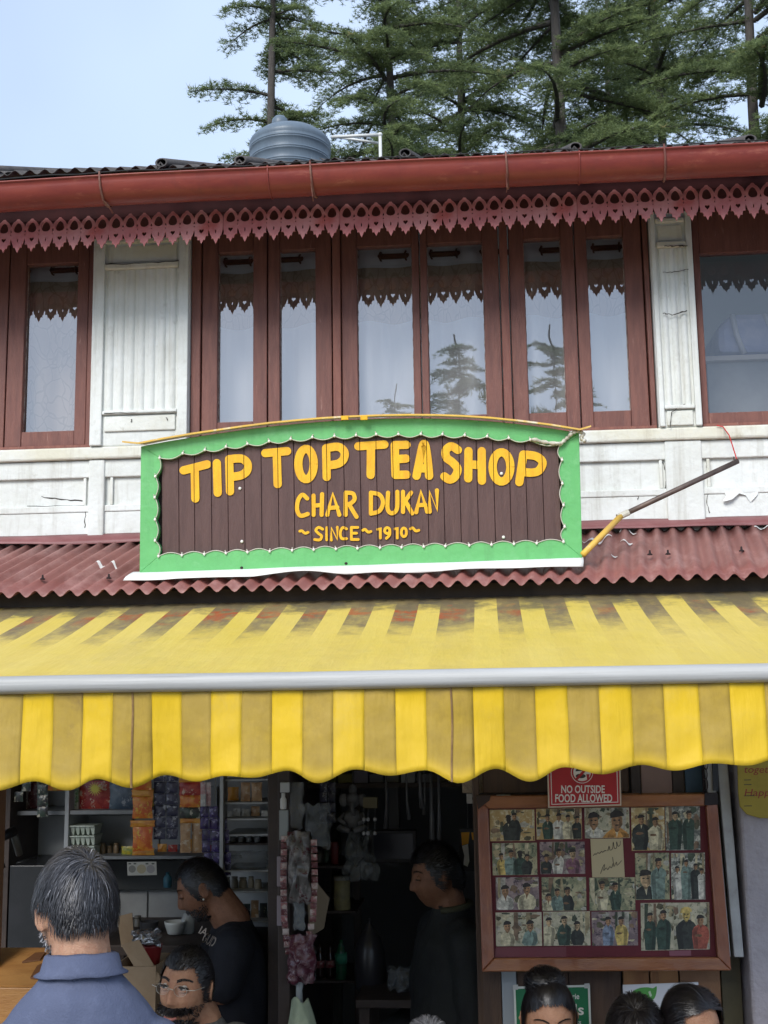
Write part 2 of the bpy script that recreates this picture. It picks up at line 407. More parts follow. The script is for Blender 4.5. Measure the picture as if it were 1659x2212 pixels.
m = MB().grid(2, 2, lambda u, v: (XL-.1+u*(XR-XL+.2), 2.9+v*1.8, roofz(0, 2.9)+.02-v*1.8*.44)).build('back_slope', TARR, B, solid=.004)
for px_ in (-25, 350, 520, 876, 1244, 1622, 1990):
    c = at(px_, 350, -.48).x; pts = [(c+.012*(t), -.49+t*3.37, roofz(c, -.49+t*3.37)+.018+random.uniform(-.002,.004)) for t in (0, .5, 1)]
    r = .021; mb = MB()
    for i in range(1):
        n = 14; vs = []
        for (rr) in (r, r*.72):
            for p in pts:
                for k in range(n): a = 2*PI*k/n; vs.append((p[0]+rr*math.cos(a)*1.1, p[1], p[2]+rr*math.sin(a)*.85))
        fs = []
        for s_ in range(2):
            for i_ in range(2):
                for k in range(n): o_ = s_*3*n; fs.append((o_+i_*n+k, o_+i_*n+(k+1) % n, o_+(i_+1)*n+(k+1) % n, o_+(i_+1)*n+k))
        for k in range(n): fs.append((k, (k+1) % n, 3*n+(k+1) % n, 3*n+k))
        mb.add(vs, fs)
    mb.build('roof_roll', TARR, B, smooth=True)
    MB().tube([(pts[0][0]-.018, -.484, pts[0][2]-.018), (pts[0][0]-.004, -.486, pts[0][2]+.002), (pts[0][0]+.012, -.484, pts[0][2]-.016)], .004, 6).build('roll_hook', TARR, B)
# gutter: half-round trough with a rolled lip, slightly sagging
def gsec(x):
    return Vector((x, yg, ze-.004*math.sin(x*1.7)+.003*noise.noise((x*2, 0, 5)) - .006*(x+.4)*0))
mb = MB(); nx = 60; prof = []
for k in range(15):
    a = PI+PI*k/14; prof.append((R_*math.cos(a), R_*math.sin(a)*1.12))
prof = [(-R_-.004, .006), (-R_-.006, .001)]+prof+[(R_, .004)]
inn = [(p[0]*.95, p[1]*.95+.002) for p in reversed(prof)]
prof2 = prof+inn; npf = len(prof2); vs = []; fs = []
for i in range(nx+1):
    x = XL-.15+(XR-XL+.3)*i/nx; c = gsec(x); d = 1+.015*noise.noise((x*4, 7, 1))
    for (a, b) in prof2: vs.append((c.x, c.y+a*d, c.z+b*d))
for i in range(nx):
    for k in range(npf): fs.append((i*npf+k, i*npf+(k+1) % npf, (i+1)*npf+(k+1) % npf, (i+1)*npf+k))
mb.add(vs, fs); gut = mb.build('gutter', GUT, B, smooth=True)
def ring(px_, grow, long=0, name='gutter_strap', w=.004, m=GUT):
    c = gsec(at(px_, 390, yg).x); pts = []
    for k in range(17):
        a = PI*.93+PI*1.07*k/16; pts.append((c.x+.012*(k/16)*(1 if long else .3), c.y+(R_+grow)*math.cos(a), c.z+(R_+grow)*1.12*math.sin(a)))
    mm = MB().tube(pts, w, 6)
    mm.build(name, m, gut, smooth=True)
STRAP = mat('rusty_strap', (.16,.05,.04), (.25,.14,.10), 30, .7)
for q in (228, 676, 1093, 1431, -220): ring(q, .004, 1, m=STRAP)
for q in (585, 1250): ring(q, .0012, 0, 'gutter_joint', .003)
c = gsec(at(228, 400, yg).x); MB().tube([(c.x, c.y-R_, c.z+.012), (c.x+.004, c.y-R_*.5, c.z-R_*1.1), (c.x+.016, c.y-.01, c.z-.085), (c.x+.022, c.y+.02, c.z-.10)], .0035, 6).build('loose_strap', STRAP, gut)
for q in (676, 1093): 
    c = gsec(at(q, 400, yg).x); MB().tube([(c.x, c.y-R_*.7, c.z-R_*.8), (c.x+.003, c.y-.03, c.z-R_*1.4), (c.x+.001, c.y, c.z-.10)], .002, 5).build('wire_tie', STRAP, gut)
pts = [gsec(XL+i*.1)+Vector((0, -R_-.004, .014+.003*math.sin(i*2.1))) for i in range(int((XR-XL)/.1)+1)]
MB().tube(pts, .0022, 5).build('eave_wire', mat('black_cable', (.02,.02,.02), rough=.6), gut)

# fretwork boards
def fret_mesh(nm):
    Wd, H = .107, .130
    cu = bpy.data.curves.new('fret', 'CURVE'); cu.dimensions = '2D'; cu.fill_mode = 'BOTH'; cu.extrude = .0022
    def spl(p):
        s = cu.splines.new('POLY'); s.points.add(len(p)-1); s.use_cyclic_u = True
        for q, (a, b) in zip(s.points, p): q.co = (a*Wd, b*H, 0, 1)
    h1 = [(0,.0),(.035,.07),(.075,.125),(.125,.105),(.137,.19),(.175,.235),(.238,.225),(.228,.31)]; h2 = [(0,-.02),(.05,.07),(.09,.15),(.14,.13),(.152,.21),(.19,.25),(.218,.33)]
    bot = [(0,.42)]+[(.25-a,b) for a, b in reversed(h1)]+[(.25+a,b) for a, b in h1[1:]]+[(.5,.42)]+[(.75-a,b) for a, b in reversed(h2)]+[(.75+a,b) for a, b in h2[1:]]
    out = []
    for k in range(nm): out += [(k+a, b) for a, b in bot]
    arch = [(.0,.76),(.03,.83),(.09,.90),(.16,.945),(.215,1.0),(.285,1.0),(.34,.945),(.41,.90),(.47,.83)]
    out += [(nm, .42)]+[(2*nm*.5-a-.5*q, b) for q in range(2*nm) for a, b in arch]+[(0, .76)]; spl(out)
    for k in range(nm):
        h = []
        for i in range(18):
            t = 2*PI*i/18; xx = 16*math.sin(t)**3; yy = 13*math.cos(t)-5*math.cos(2*t)-2*math.cos(3*t)-math.cos(4*t)
            h.append((k+.25+xx*.0052, .375+yy*.0052*.92))
        spl(h)
        spl([(k+.75+.02*math.cos(2*PI*i/8), .35+.062*math.sin(2*PI*i/8)) for i in range(8)])
        for c in (.25, .75):
            d = []
            for i in range(14):
                t = 2*PI*i/14; d.append((k+c+.150*math.sin(t)*(1-.25*math.cos(t)) if True else 0, .715+.155*math.cos(t)*(1.15 if math.cos(t) > 0 else .85)))
            spl(d)
        for c in (0.0, .5):
            if k+c > 0:
                spl([(k+c-.04, .60), (k+c+.04, .60), (k+c, .69)])
                spl([(k+c-.015, .50), (k+c+.015, .50), (k+c+.02, .54), (k+c-.02, .54)])
    ob = bpy.data.objects.new('tmp', cu); COL.objects.link(ob)
    dg = bpy.context.evaluated_depsgraph_get(); me = bpy.data.meshes.new_from_object(ob.evaluated_get(dg))
    bpy.data.objects.remove(ob); me.transform(Matrix.Rotation(PI/2, 4, 'X')); me.materials.clear(); me.materials.append(FRNG)
    return me
fm = fret_mesh(4)
zf1 = at(830, 508, -.365).z
FR = empty('fretwork_fringe', (at(830,470,-.365).x, -.365, zf1), 'faded pink fretwork fringe with heart cut-outs hanging under the gutter', 'fringe')
x = at(-8, 500, -.365).x-.107*4*3
for i in range(13):
    o = bpy.data.objects.new('fretwork_board', fm); COL.objects.link(o)
    o.location = (x, -.365-random.uniform(0, .004), zf1+random.uniform(-.003, .003)); o.rotation_euler = (random.uniform(-.04, .02), random.uniform(-.006, .006), 0)
    wparent(o, FR); x += .107*4+.001

# ---- lower corrugated roof over the shop front
SL = math.tan(math.radians(22)); zr0 = at(830, 1158, -.03).z; DR = .615
def lroof(x, d, ph): return (x-.14*d, -.03-d, zr0-d*SL+.011*math.cos(2*PI*(x-ph)/.058))
x = XL-.2; i = 0
while x < XR+.3:
    w = .058*11; lift = .0028*(i % 2); nx = 11*8+5
    sag = random.uniform(-.004, .004); ln = DR+random.uniform(-.006, .006)
    m = MB().grid(nx, 5, lambda u, v, x=x, w=w, lift=lift, sag=sag, ln=ln: (lambda p: (p[0], p[1], p[2]+lift+sag*v*v+.003*noise.noise((p[0]*4, p[1]*3, i))))(lroof(x+u*(w+.035), v*ln, 0)))
    m.build('lower_roof_sheet', CORR, B, smooth=True, solid=.0016); x += w; i += 1
SCREW = mat('dark_screw', (.03,.02,.02), rough=.6, metal=.5)
for (a, b) in ((92,1252),(235,1250),(1443,1198),(1602,1191),(1404,1199),(-60,1258)):
    p = at_plane(a, b, Vector((0,-.03,zr0+.010)), Vector((0,-SL,1)).normalized()*1.0) if False else None
    # ray against the roof plane z = zr0 + (y+.03)*SL
    d = ray(a, b); n_ = Vector((0, -SL, 1)); p0 = Vector((0, -.03, zr0+.012)); p = CAM+d*((p0-CAM).dot(n_)/d.dot(n_))
    MB().lathe([(.009,0),(.009,.003),(.004,.006),(.003,.016),(.0005,.017)], p, 8).build('roof_screw', SCREW, B)
def splash(pts, w=.012):
    n_ = Vector((0, -SL, 1)); p0 = Vector((0, -.03, zr0+.004)); ps = []
    for i in range(len(pts)-1):
        for k in range(8):
            t = k/8; ps.append((pts[i][0]*(1-t)+pts[i+1][0]*t, pts[i][1]*(1-t)+pts[i+1][1]*t))
    ps.append(pts[-1]); L = []; Rr = []
    for j, (a, b) in enumerate(ps):
        d = ray(a, b); p = CAM+d*((p0-CAM).dot(n_)/d.dot(n_)); ww = w*(.3+.9*math.sin(PI*(j+.5)/len(ps)))*(1+.5*noise.noise((j*.7, a, 0)))
        for s_, A in ((-1, L), (1, Rr)):
            q = p+Vector((0, s_*ww, s_*ww*SL)); q.z = zr0+(q.y+.03)*SL+.011*math.cos(2*PI*((q.x+.14*(-.03-q.y))/.058))+.0062; A.append(q)
    n = len(L); MB().add(L+Rr, [(i, i+1, n+i+1, n+i) for i in range(n-1)]).build('paint_splash', PAINTW, B, smooth=True)
splash([(204,1218),(220,1222),(236,1216),(256,1226)]); splash([(1257,1165),(1275,1172),(1297,1168),(1322,1160)], .009)
splash([(1338,1148),(1352,1142),(1375,1152)], .010); splash([(1340,1172),(1358,1176),(1366,1168)], .008); splash([(1630,1145),(1645,1136),(1665,1142)], .010); splash([(1320,1198),(1334,1198)], .006)
fm_ = MB().grid(80, 4, lambda u, v: (XL-.1+u*(XR-XL+.2), -.012-.055*v, zlow+.022-.034*v*(1+.35*noise.noise((u*14, v, 3)))+.004*noise.noise((u*30, 2, v))-.006*(v > .9)))
fm_.build('flashing', FLASH, B, smooth=True, solid=.002)
# beams under the lower roof and the floor slab of the upper storey
bpart('roof_beam', mat('sooty_wood', (.035,.028,.024), (.06,.045,.035), 8, .8), XL, XR, -.56, -.50, zr0-.60*SL-.062, zr0-.53*SL-.022)
bpart('roof_beam', M_('sooty_wood'), XL, XR, -.08, -.02, zr0-.10, zr0-.03)

bpart('roof_shade_board', M_('sooty_wood'), XL, XR, -.115, -.10, zr0-.45, zr0-.055, 0)  # added dark board, so gaps under the sheets read as shade
# ------------------------------------------------------------------ signboard
TL_ = math.radians(4)
S0 = at(781, 1222, -.52); SN = Vector((0, -math.cos(TL_), -math.sin(TL_))); SU = Vector((0, -math.sin(TL_), math.cos(TL_))); SX = Vector((1, 0, 0))
def sp(px, py):
    p = at_plane(px, py, S0, SN)-S0; return (p.dot(SX), p.dot(SU))
def sz(zx, zy): return sp(270+zx*.6184, 864+zy*.6184)
def sl3(a, b, d): return S0+SX*a+SU*b+SN*d
SIGN = empty('signboard', S0, 'arched green framed wooden signboard with yellow TIP TOP TEA SHOP lettering', 'signboard')
GREEN = mat('green_gloss_paint', (.145,.475,.165), (.12,.42,.14), 6, .42, .2, 35, streak=(.09,.26,.10), samt=.45, col3=(.21,.53,.23), scale3=12, lo3=.55, hi3=.8)
PLANK = mat('brown_plank_paint', (.108,.058,.052), (.082,.043,.039), 6, .5, .22, 50, stretch=(8,8,.6), col3=(.16,.10,.09), scale3=9, lo3=.6, hi3=.82)
GOLD = mat('gold_letter_paint', (.83,.46,.012), (.74,.37,.012), 12, .5, .15, 60, stretch=(4,4,1), col3=(.55,.28,.03), scale3=30, lo3=.60, hi3=.78)
CAPY = mat('ochre_cap_paint', (.74,.47,.07), (.64,.40,.10), 10, .5, .2, 30, col3=(.75,.70,.55), scale3=9, lo3=.56, hi3=.66)
CABLE = mat('white_cable', (.55,.52,.44), rough=.5); BULB = mat('milky_bulb', (.80,.78,.70), rough=.3)
TARP = mat('white_plastic_sheet', (.78,.78,.76), (.68,.68,.65), 8, .45, .25, 14)
outer_top = [sp(*q) for q in ((308,966),(360,956),(420,946),(475,938),(530,930),(585,923),(641,917.5),(700,912.5),(760,909),(824,906.5),(888,905.5),(945,906),(1000,908),(1060,912),(1120,918),(1190,927),(1250,937))]
oBL, oBR = sp(305, 1238), sp(1257, 1206)
cus_top = [sz(*q) for q in ((128,206),(208,190),(285,178),(358,167),(433,157),(508,148),(583,140),(658,134),(735,130),(810,127),(880,124),(957,123.5),(1035,123),(1110,124),(1187,127),(1265,131),(1340,137),(1415,143),(1518,160))]
cus_r = [sz(*q) for q in ((1518,160),(1525,213),(1526,295),(1530,370),(1534,445),(1530,497))]
cus_b = [sz(*q) for q in ((1530,497),(1437,502),(1358,504.5),(1280,507),(1203,509.5),(1120,512),(1045,514),(968,516),(893,518),(815,520),(740,522),(663,524.5),(588,527),(510,530),(433,533),(358,536.5),(283,540),(205,543.5),(124,547))]
cus_l = [sz(*q) for q in ((124,547),(112,493),(112,420),(111,343),(113,270),(128,206))]
def scal(c, depth, center):
    out = []
    for i in range(len(c)-1):
        p, q = Vector(c[i]), Vector(c[i+1]); t = q-p; n = Vector((-t.y, t.x)).normalized()
        if n.dot(Vector(center)-p) < 0: n = -n
        for k in range(8):
            s_ = k/8; out.append(tuple(p+t*s_+n*depth*math.sin(PI*s_)))
    out.append(tuple(c[-1])); return out
ctr = sz(820, 330)
it, ir, ib, il = (scal(c, .0105, ctr) for c in (cus_top, cus_r, cus_b, cus_l))
def fpiece(name, poly, d0, d1, m, bevel=.002):
    return MB().prism(poly, lambda a, b: sl3(a, b, d0), lambda a, b: sl3(a, b, d1)).build(name, m, SIGN, bevel=bevel)
fpiece('frame_top', outer_top+list(reversed(it)), -.02, .020, GREEN)
fpiece('frame_bottom', [oBR, oBL]+list(reversed(ib)), -.02, .0215, GREEN)
fpiece('frame_side', [outer_top[-1], oBR]+list(reversed(ir)), -.02, .0195, GREEN)
fpiece('frame_side', [oBL, outer_top[0]]+list(reversed(il)), -.02, .0205, GREEN)
# planks
bx = [sz(130+k*58.0+(random.uniform(-2, 2) if 0 < k < 24 else 0), 400)[0] for k in range(25)]
def arc_b(a):
    for i in range(len(outer_top)-1):
        if outer_top[i][0] <= a <= outer_top[i+1][0]:
            t = (a-outer_top[i][0])/(outer_top[i+1][0]-outer_top[i][0]); return outer_top[i][1]*(1-t)+outer_top[i+1][1]*t
    return outer_top[0][1] if a < 0 else outer_top[-1][1]
bb = sz(800, 545)[1]
for k in range(24):
    a0, a1 = bx[k]+.0008, bx[k+1]-.0008; f = .006+random.uniform(-.0008, .0008)
    fpiece('plank', [(a0, bb), (a1, bb), (a1, arc_b(a1)-.02), (a0, arc_b(a0)-.02)], -.012, f, PLANK, .0015)
fpiece('backing_board', [(oBL[0]+.01, oBL[1]+.01), (oBR[0]-.01, oBR[1]+.01), (outer_top[-1][0]-.01, outer_top[-1][1]-.01)]+[(p[0], p[1]-.01) for p in reversed(outer_top[1:-1])]+[(outer_top[0][0]+.01, outer_top[0][1]-.01)], -.019, -.0125, mat('dark_backing', (.03,.02,.02), rough=.8), 0)
# string of lights along the scalloped edge
for cus, path in ((cus_top, it), (cus_r, ir), (cus_b, ib), (cus_l, il)):
    cx, cy = ctr
    pts = [sl3(a, b, .0235+.001*math.sin(i)) for i, (a, b) in enumerate(path)]
    MB().tube(pts, .0016, 5, True).build('light_cable', CABLE, SIGN, smooth=True)
    for (a, b) in cus[:-1]:
        d = random.uniform(-.4, .4)
        MB().ball(sl3(a, b, .026), .0046, .004, .0052, 8, 6).build('bulb', BULB, SIGN, smooth=True)
        MB().tube([sl3(a, b, .024), sl3(a+.009*math.sin(d), b+.010, .026)], .0022, 5).build('bulb_socket', CABLE, SIGN)
# bunched end of the light string in the upper right corner
q = [sz(*p) for p in ((1418,142),(1470,152),(1520,158),(1540,140),(1558,122),(1580,112),(1600,122),(1590,138),(1605,150))]
pts = []
for i in range(len(q)-1):
    for k in range(6):
        t = k/6; pts.append(sl3(q[i][0]*(1-t)+q[i+1][0]*t, q[i][1]*(1-t)+q[i+1][1]*t, .03+.008*math.sin(i*3+k)))
MB().tube(pts, [.0035+.004*abs(math.sin(i*.9)) for i in range(len(pts))], 7).build('taped_cable_bundle', mat('grubby_tape', (.62,.60,.52), (.45,.42,.33), 40, .6), SIGN, smooth=True)
# ochre metal cap that follows the arch
cap = [sp(274, 963)]+outer_top+[sp(1274, 930)]
mb = MB(); n = len(cap)
vs = []
for (a, b) in cap:
    for (db, d) in ((.006, .055), (.006, -.03), (.0005, -.03), (.0005, .055)): vs.append(sl3(a, b+db+(.003 if d > 0 else .012), d))
fs = []
for i in range(n-1):
    for k in range(4): fs.append((i*4+k, i*4+(k+1) % 4, (i+1)*4+(k+1) % 4, (i+1)*4+k))
fs += [(0,1,2,3), ((n-1)*4+3, (n-1)*4+2, (n-1)*4+1, (n-1)*4)]
mb.add(vs, fs).build('cap', CAPY, SIGN)
for px_ in (749, 790):
    a, b = sp(px_, 908); MB().obox(sl3(a, b-.001, .057), SX*.012, SU*.007, SN*.003).build('cap_clip', GOLD, SIGN, bevel=.001)
for (zx, zy) in ((403,310),(410,495),(1322,480),(1315,258)):
    a, b = sz(zx, zy); MB().ball(sl3(a, b, .008), .0055, .004, .0055, 10, 7).build('screw_cap', BULB, SIGN, smooth=True)
for (zx, zy) in ((412,587),(775,572)):
    a, b = sz(zx, zy); MB().ball(sl3(a, b, .021), .006, .003, .005, 8, 6).build('dark_nail', SCREW, SIGN)

# ---- hand painted lettering: ribbons with round ends, cut at the plank joints
def arcp(cx, cy, rx, ry, a0=0, a1=360, n=26):
    return [(cx+rx*math.cos(math.radians(a0+(a1-a0)*i/n)), cy+ry*math.sin(math.radians(a0+(a1-a0)*i/n))) for i in range(n+1)]
def smooth_path(p, n=7):
    if len(p) < 3: return p
    P = [Vector((*q, 0)) for q in p]; out = []
    for i in range(len(P)-1):
        p0, p1, p2, p3 = P[max(i-1,0)], P[i], P[i+1], P[min(i+2,len(P)-1)]
        for k in range(n):
            t = k/n; v = .5*((2*p1)+(p2-p0)*t+(2*p0-5*p1+4*p2-p3)*t*t+(-p0+3*p1-3*p2+p3)*t**3); out.append((v.x, v.y))
    out.append(p[-1]); return out
def ribbon(pts, w):
    """outline polygon strips for a brush stroke in crop coordinates; returns quads + caps as (verts, faces)"""
    V = [Vector(p) for p in pts]; n = len(V); L = []; Rr = []
    for i in range(n):
        t = (V[min(i+1,n-1)]-V[max(i-1,0)]).normalized(); nn = Vector((-t.y, t.x))*w/2
        L.append(V[i]+nn); Rr.append(V[i]-nn)
    vs = L+Rr; fs = [(i, i+1, n+i+1, n+i) for i in range(n-1)]
    closed = (V[0]-V[-1]).length < 1e-6
    if not closed:
        for c, o in ((V[0], V[0]-V[1]), (V[-1], V[-1]-V[-2])):
            a = math.atan2(o.y, o.x); b0 = len(vs); vs += [c+Vector((math.cos(a+q), math.sin(a+q)))*w/2 for q in [(-PI/2)+PI*k/8 for k in range(9)]]
            fs.append(tuple(range(b0, b0+9)))
    return vs, fs
def lettering(name, strokes, d0=.0095):
    bm = bmesh.new(); k = 0
    for (pts, w, sm) in strokes:
        vs, fs = ribbon(smooth_path(pts) if sm else pts, w); d = d0+.00012*k; k += 1
        bv = [bm.verts.new(sl3(*sz(v[0], v[1]), d)) for v in vs]
        for f in fs:
            try: bm.faces.new([bv[i] for i in f])
            except ValueError: pass
    for x in bx[1:-1]:
        for s_ in (-.0011, .0011):
            bmesh.ops.bisect_plane(bm, geom=bm.verts[:]+bm.edges[:]+bm.faces[:], plane_co=S0+SX*(x+s_), plane_no=SX)
        kill = [f for f in bm.faces if abs((f.calc_center_median()-S0).dot(SX)-x) < .0010]
        bmesh.ops.delete(bm, geom=kill, context='FACES')
    me = bpy.data.meshes.new(name); bm.to_mesh(me); bm.free(); me.materials.append(GOLD)
    o = bpy.data.objects.new(name, me); COL.objects.link(o); wparent(o, SIGN); return o
b1, b2, b3 = 29, 14.5, 9.5
T = lambda *p: (list(p), b1, False)
C = lambda *p: (list(p), b1, True)
lettering('lettering', [T((207,247),(289,226)), T((246,243),(248,345)), T((323,222),(326,325)), T((366,210),(369,320)), C((366,208),(408,206),(429,222),(428,248),(408,264),(372,270)),
    T((492,187),(568,180)), T((532,188),(535,295)), (arcp(634,225,27,53), b1, False), T((704,172),(706,270)), C((704,170),(745,165),(767,182),(765,207),(745,224),(708,230))])
lettering('lettering', [T((816,163),(907,157)), T((860,163),(859,263)), T((943,160),(946,263)), T((943,159),(984,158)), T((946,208),(982,206)), T((946,263),(984,262)),
    C((1019,266),(1031,205),(1041,160),(1049,160),(1057,205),(1063,266)), T((1026,240),(1056,240))])
lettering('lettering', [C((1163,176),(1140,163),(1121,178),(1124,203),(1145,220),(1162,243),(1152,270),(1134,279),(1116,268)), T((1200,180),(1199,275)), T((1246,180),(1247,283)), T((1200,226),(1246,229)),
    (arcp(1315,235,31,51), b1, False), T((1391,192),(1377,288)), C((1391,192),(1435,198),(1458,219),(1446,247),(1420,255),(1386,252))])
T = lambda *p: (list(p), b2, False)
C = lambda *p: (list(p), b2, True)
lettering('lettering', [C((638,345),(621,332),(606,352),(603,385),(615,405),(640,399)), T((660,335),(660,402)), T((690,330),(688,402)), T((660,370),(688,368)), T((708,402),(727,328),(750,402)), T((715,378),(743,376)),
    T((772,325),(772,402)), C((772,325),(797,328),(803,347),(790,362),(774,366)), T((784,366),(810,409)), T((860,325),(860,398)), C((860,325),(890,332),(902,358),(890,388),(860,398)),
    C((920,325),(918,378),(929,396),(945,391),(952,372),(952,322)), T((972,322),(972,392)), T((1000,325),(975,360)), T((980,354),(1004,397)), T((1018,393),(1034,320),(1056,391)), T((1024,369),(1049,367)), T((1065,391),(1065,322),(1091,386),(1090,317))])
T = lambda *p: (list(p), b3, False)
C = lambda *p: (list(p), b3, True)
lettering('lettering', [C((612,459),(620,458),(630,466),(641,463)), C((692,452),(678,446),(668,455),(676,466),(688,476),(682,489),(664,488)), T((706,447),(706,489)), T((722,490),(722,447),(743,488),(743,445)),
    C((775,451),(761,447),(753,465),(758,484),(775,485)), T((792,446),(792,488)), T((792,446),(814,446)), T((792,466),(810,466)), T((792,488),(816,488)), C((832,456),(840,453),(850,462),(860,460)),
    T((884,453),(893,447),(893,483)), (arcp(917,457,9,10), b3, False), C((926,457),(925,472),(914,484)), T((944,451),(952,446),(952,483)), (arcp(975,463,9,15), b3, False), C((998,451),(1006,448),(1016,458),(1027,456))])

# ---- white plastic sheet under the sign
def tarp(u, v):
    px_ = 288+u*972; yb = 1238+(1206-1238)*((px_-305)/952)
    p = at(px_, yb-3+(20 if v > 0 else 0)*v, -.53-.055*v)
    sagn = noise.noise((u*9, v*1.5, 1))
    return (p.x-.012*(1-u)*v*3*(u < .06), p.y-.02*v*sagn-.012*math.sin(v*PI), p.z+.006*sagn*v+.012*max(0, math.sin(u*15-4))*v*(.5+.5*math.sin(u*5)))
t = MB().grid(90, 7, tarp).build('plastic_sheet', TARP, None, smooth=True, solid=.0015)
tag(t, 'crumpled white plastic sheet folded under the bottom edge of the signboard', 'plastic sheet')

# ---- iron pole propped beside the sign, and its red string
PIPE = mat('rusty_iron_pipe', (.11,.085,.075), (.20,.15,.13), 12, .55, .2, 40, metal=.6)
PO = empty('prop_pole', at(1300, 1200, -.45), 'bent iron pole with yellow lower end propped beside the signboard', 'pole')
pa, pb, pc_ = at(1259, 1198, -.545), at(1342, 1114, -.40), at(1594, 996, -.30)
MB().tube([pa, pa.lerp(pb, .5), pb], .0105, 10).build('yellow_end', CAPY, PO, smooth=True)
MB().tube([pb, pb.lerp(pc_, .5), pc_], .0095, 10).build('iron_pipe', PIPE, PO, smooth=True)
MB().tube([pb.lerp(pc_, -.03), pb.lerp(pc_, .06)], .0115, 10).build('tape_wrap', M_('grubby_tape'), PO)
MB().tube([pc_.lerp(pb, .03)+Vector((0,0,.006)), pc_.lerp(pb, .035)+Vector((0,0,.022))], .003, 6).build('bolt', PIPE, PO)
RED = mat('red_string', (.55,.03,.03), rough=.7)
pts = [at(1592, 994, -.30), at(1583, 965, -.2), at(1575, 940, -.08), at(1562, 922, -.04), at(1548, 919, -.042)]
s_ = MB().tube(pts, .0022, 5).build('red_string', RED, None, smooth=True)
tag(s_, 'thin red string tied from the window sill down to the pole end', 'string')

# ------------------------------------------------------------------ awning
AW = empty('awning', (at(830,1450,-1.69).x, -1.1, at(830,1450,-1.69).z), 'yellow and brown striped shop awning with scalloped valance and silver front bar', 'awning')
YB, YF = -.50, -1.69
zf = at(830, 1466, YF).z; SA = math.tan(math.radians(14.2)); zbk = zf+(YB-YF)*SA
bnd = [55,120,184,248,331,395,459,525,590,656,722,788,855,921,1022,1088,1156,1225,1293,1363,1432,1507,1574,1650]
b0 = [55-64.5*k for k in range(12, 0, -1)]; b1_ = [1650+68*k for k in range(1, 9)]
bnd = b0+bnd+b1_
bxw = [at(q, 1510, YF).x for q in bnd]
par = [(i-len(b0)) % 2 for i in range(len(bnd))]      # column i spans bnd[i]..bnd[i+1]; 0 = yellow
def fabric(name, cols, nv, fn, mat_, sub=6):
    vs = []; fs = []; st = []; vv = []; idx = {}
    for c in range(len(bxw)-1):
        base = len(vs)
        for j in range(nv):
            for i in range(sub+1):
                x = bxw[c]*(1-i/sub)+bxw[c+1]*i/sub; vs.append(fn(x, j/(nv-1))); vv.append(j/(nv-1))
        for j in range(nv-1):
            for i in range(sub):
                fs.append((base+j*(sub+1)+i, base+j*(sub+1)+i+1, base+(j+1)*(sub+1)+i+1, base+(j+1)*(sub+1)+i)); st.append(float(par[c]))
    me = bpy.data.meshes.new(name); me.from_pydata([tuple(v) for v in vs], [], fs)
    a = me.attributes.new('stripe', 'FLOAT', 'FACE'); a.data.foreach_set('value', st)
    a = me.attributes.new('along', 'FLOAT', 'POINT'); a.data.foreach_set('value', vv)
    me.polygons.foreach_set('use_smooth', [True]*len(fs)); me.materials.append(mat_); me.update()
    o = bpy.data.objects.new(name, me); COL.objects.link(o); wparent(o, AW)
    return o
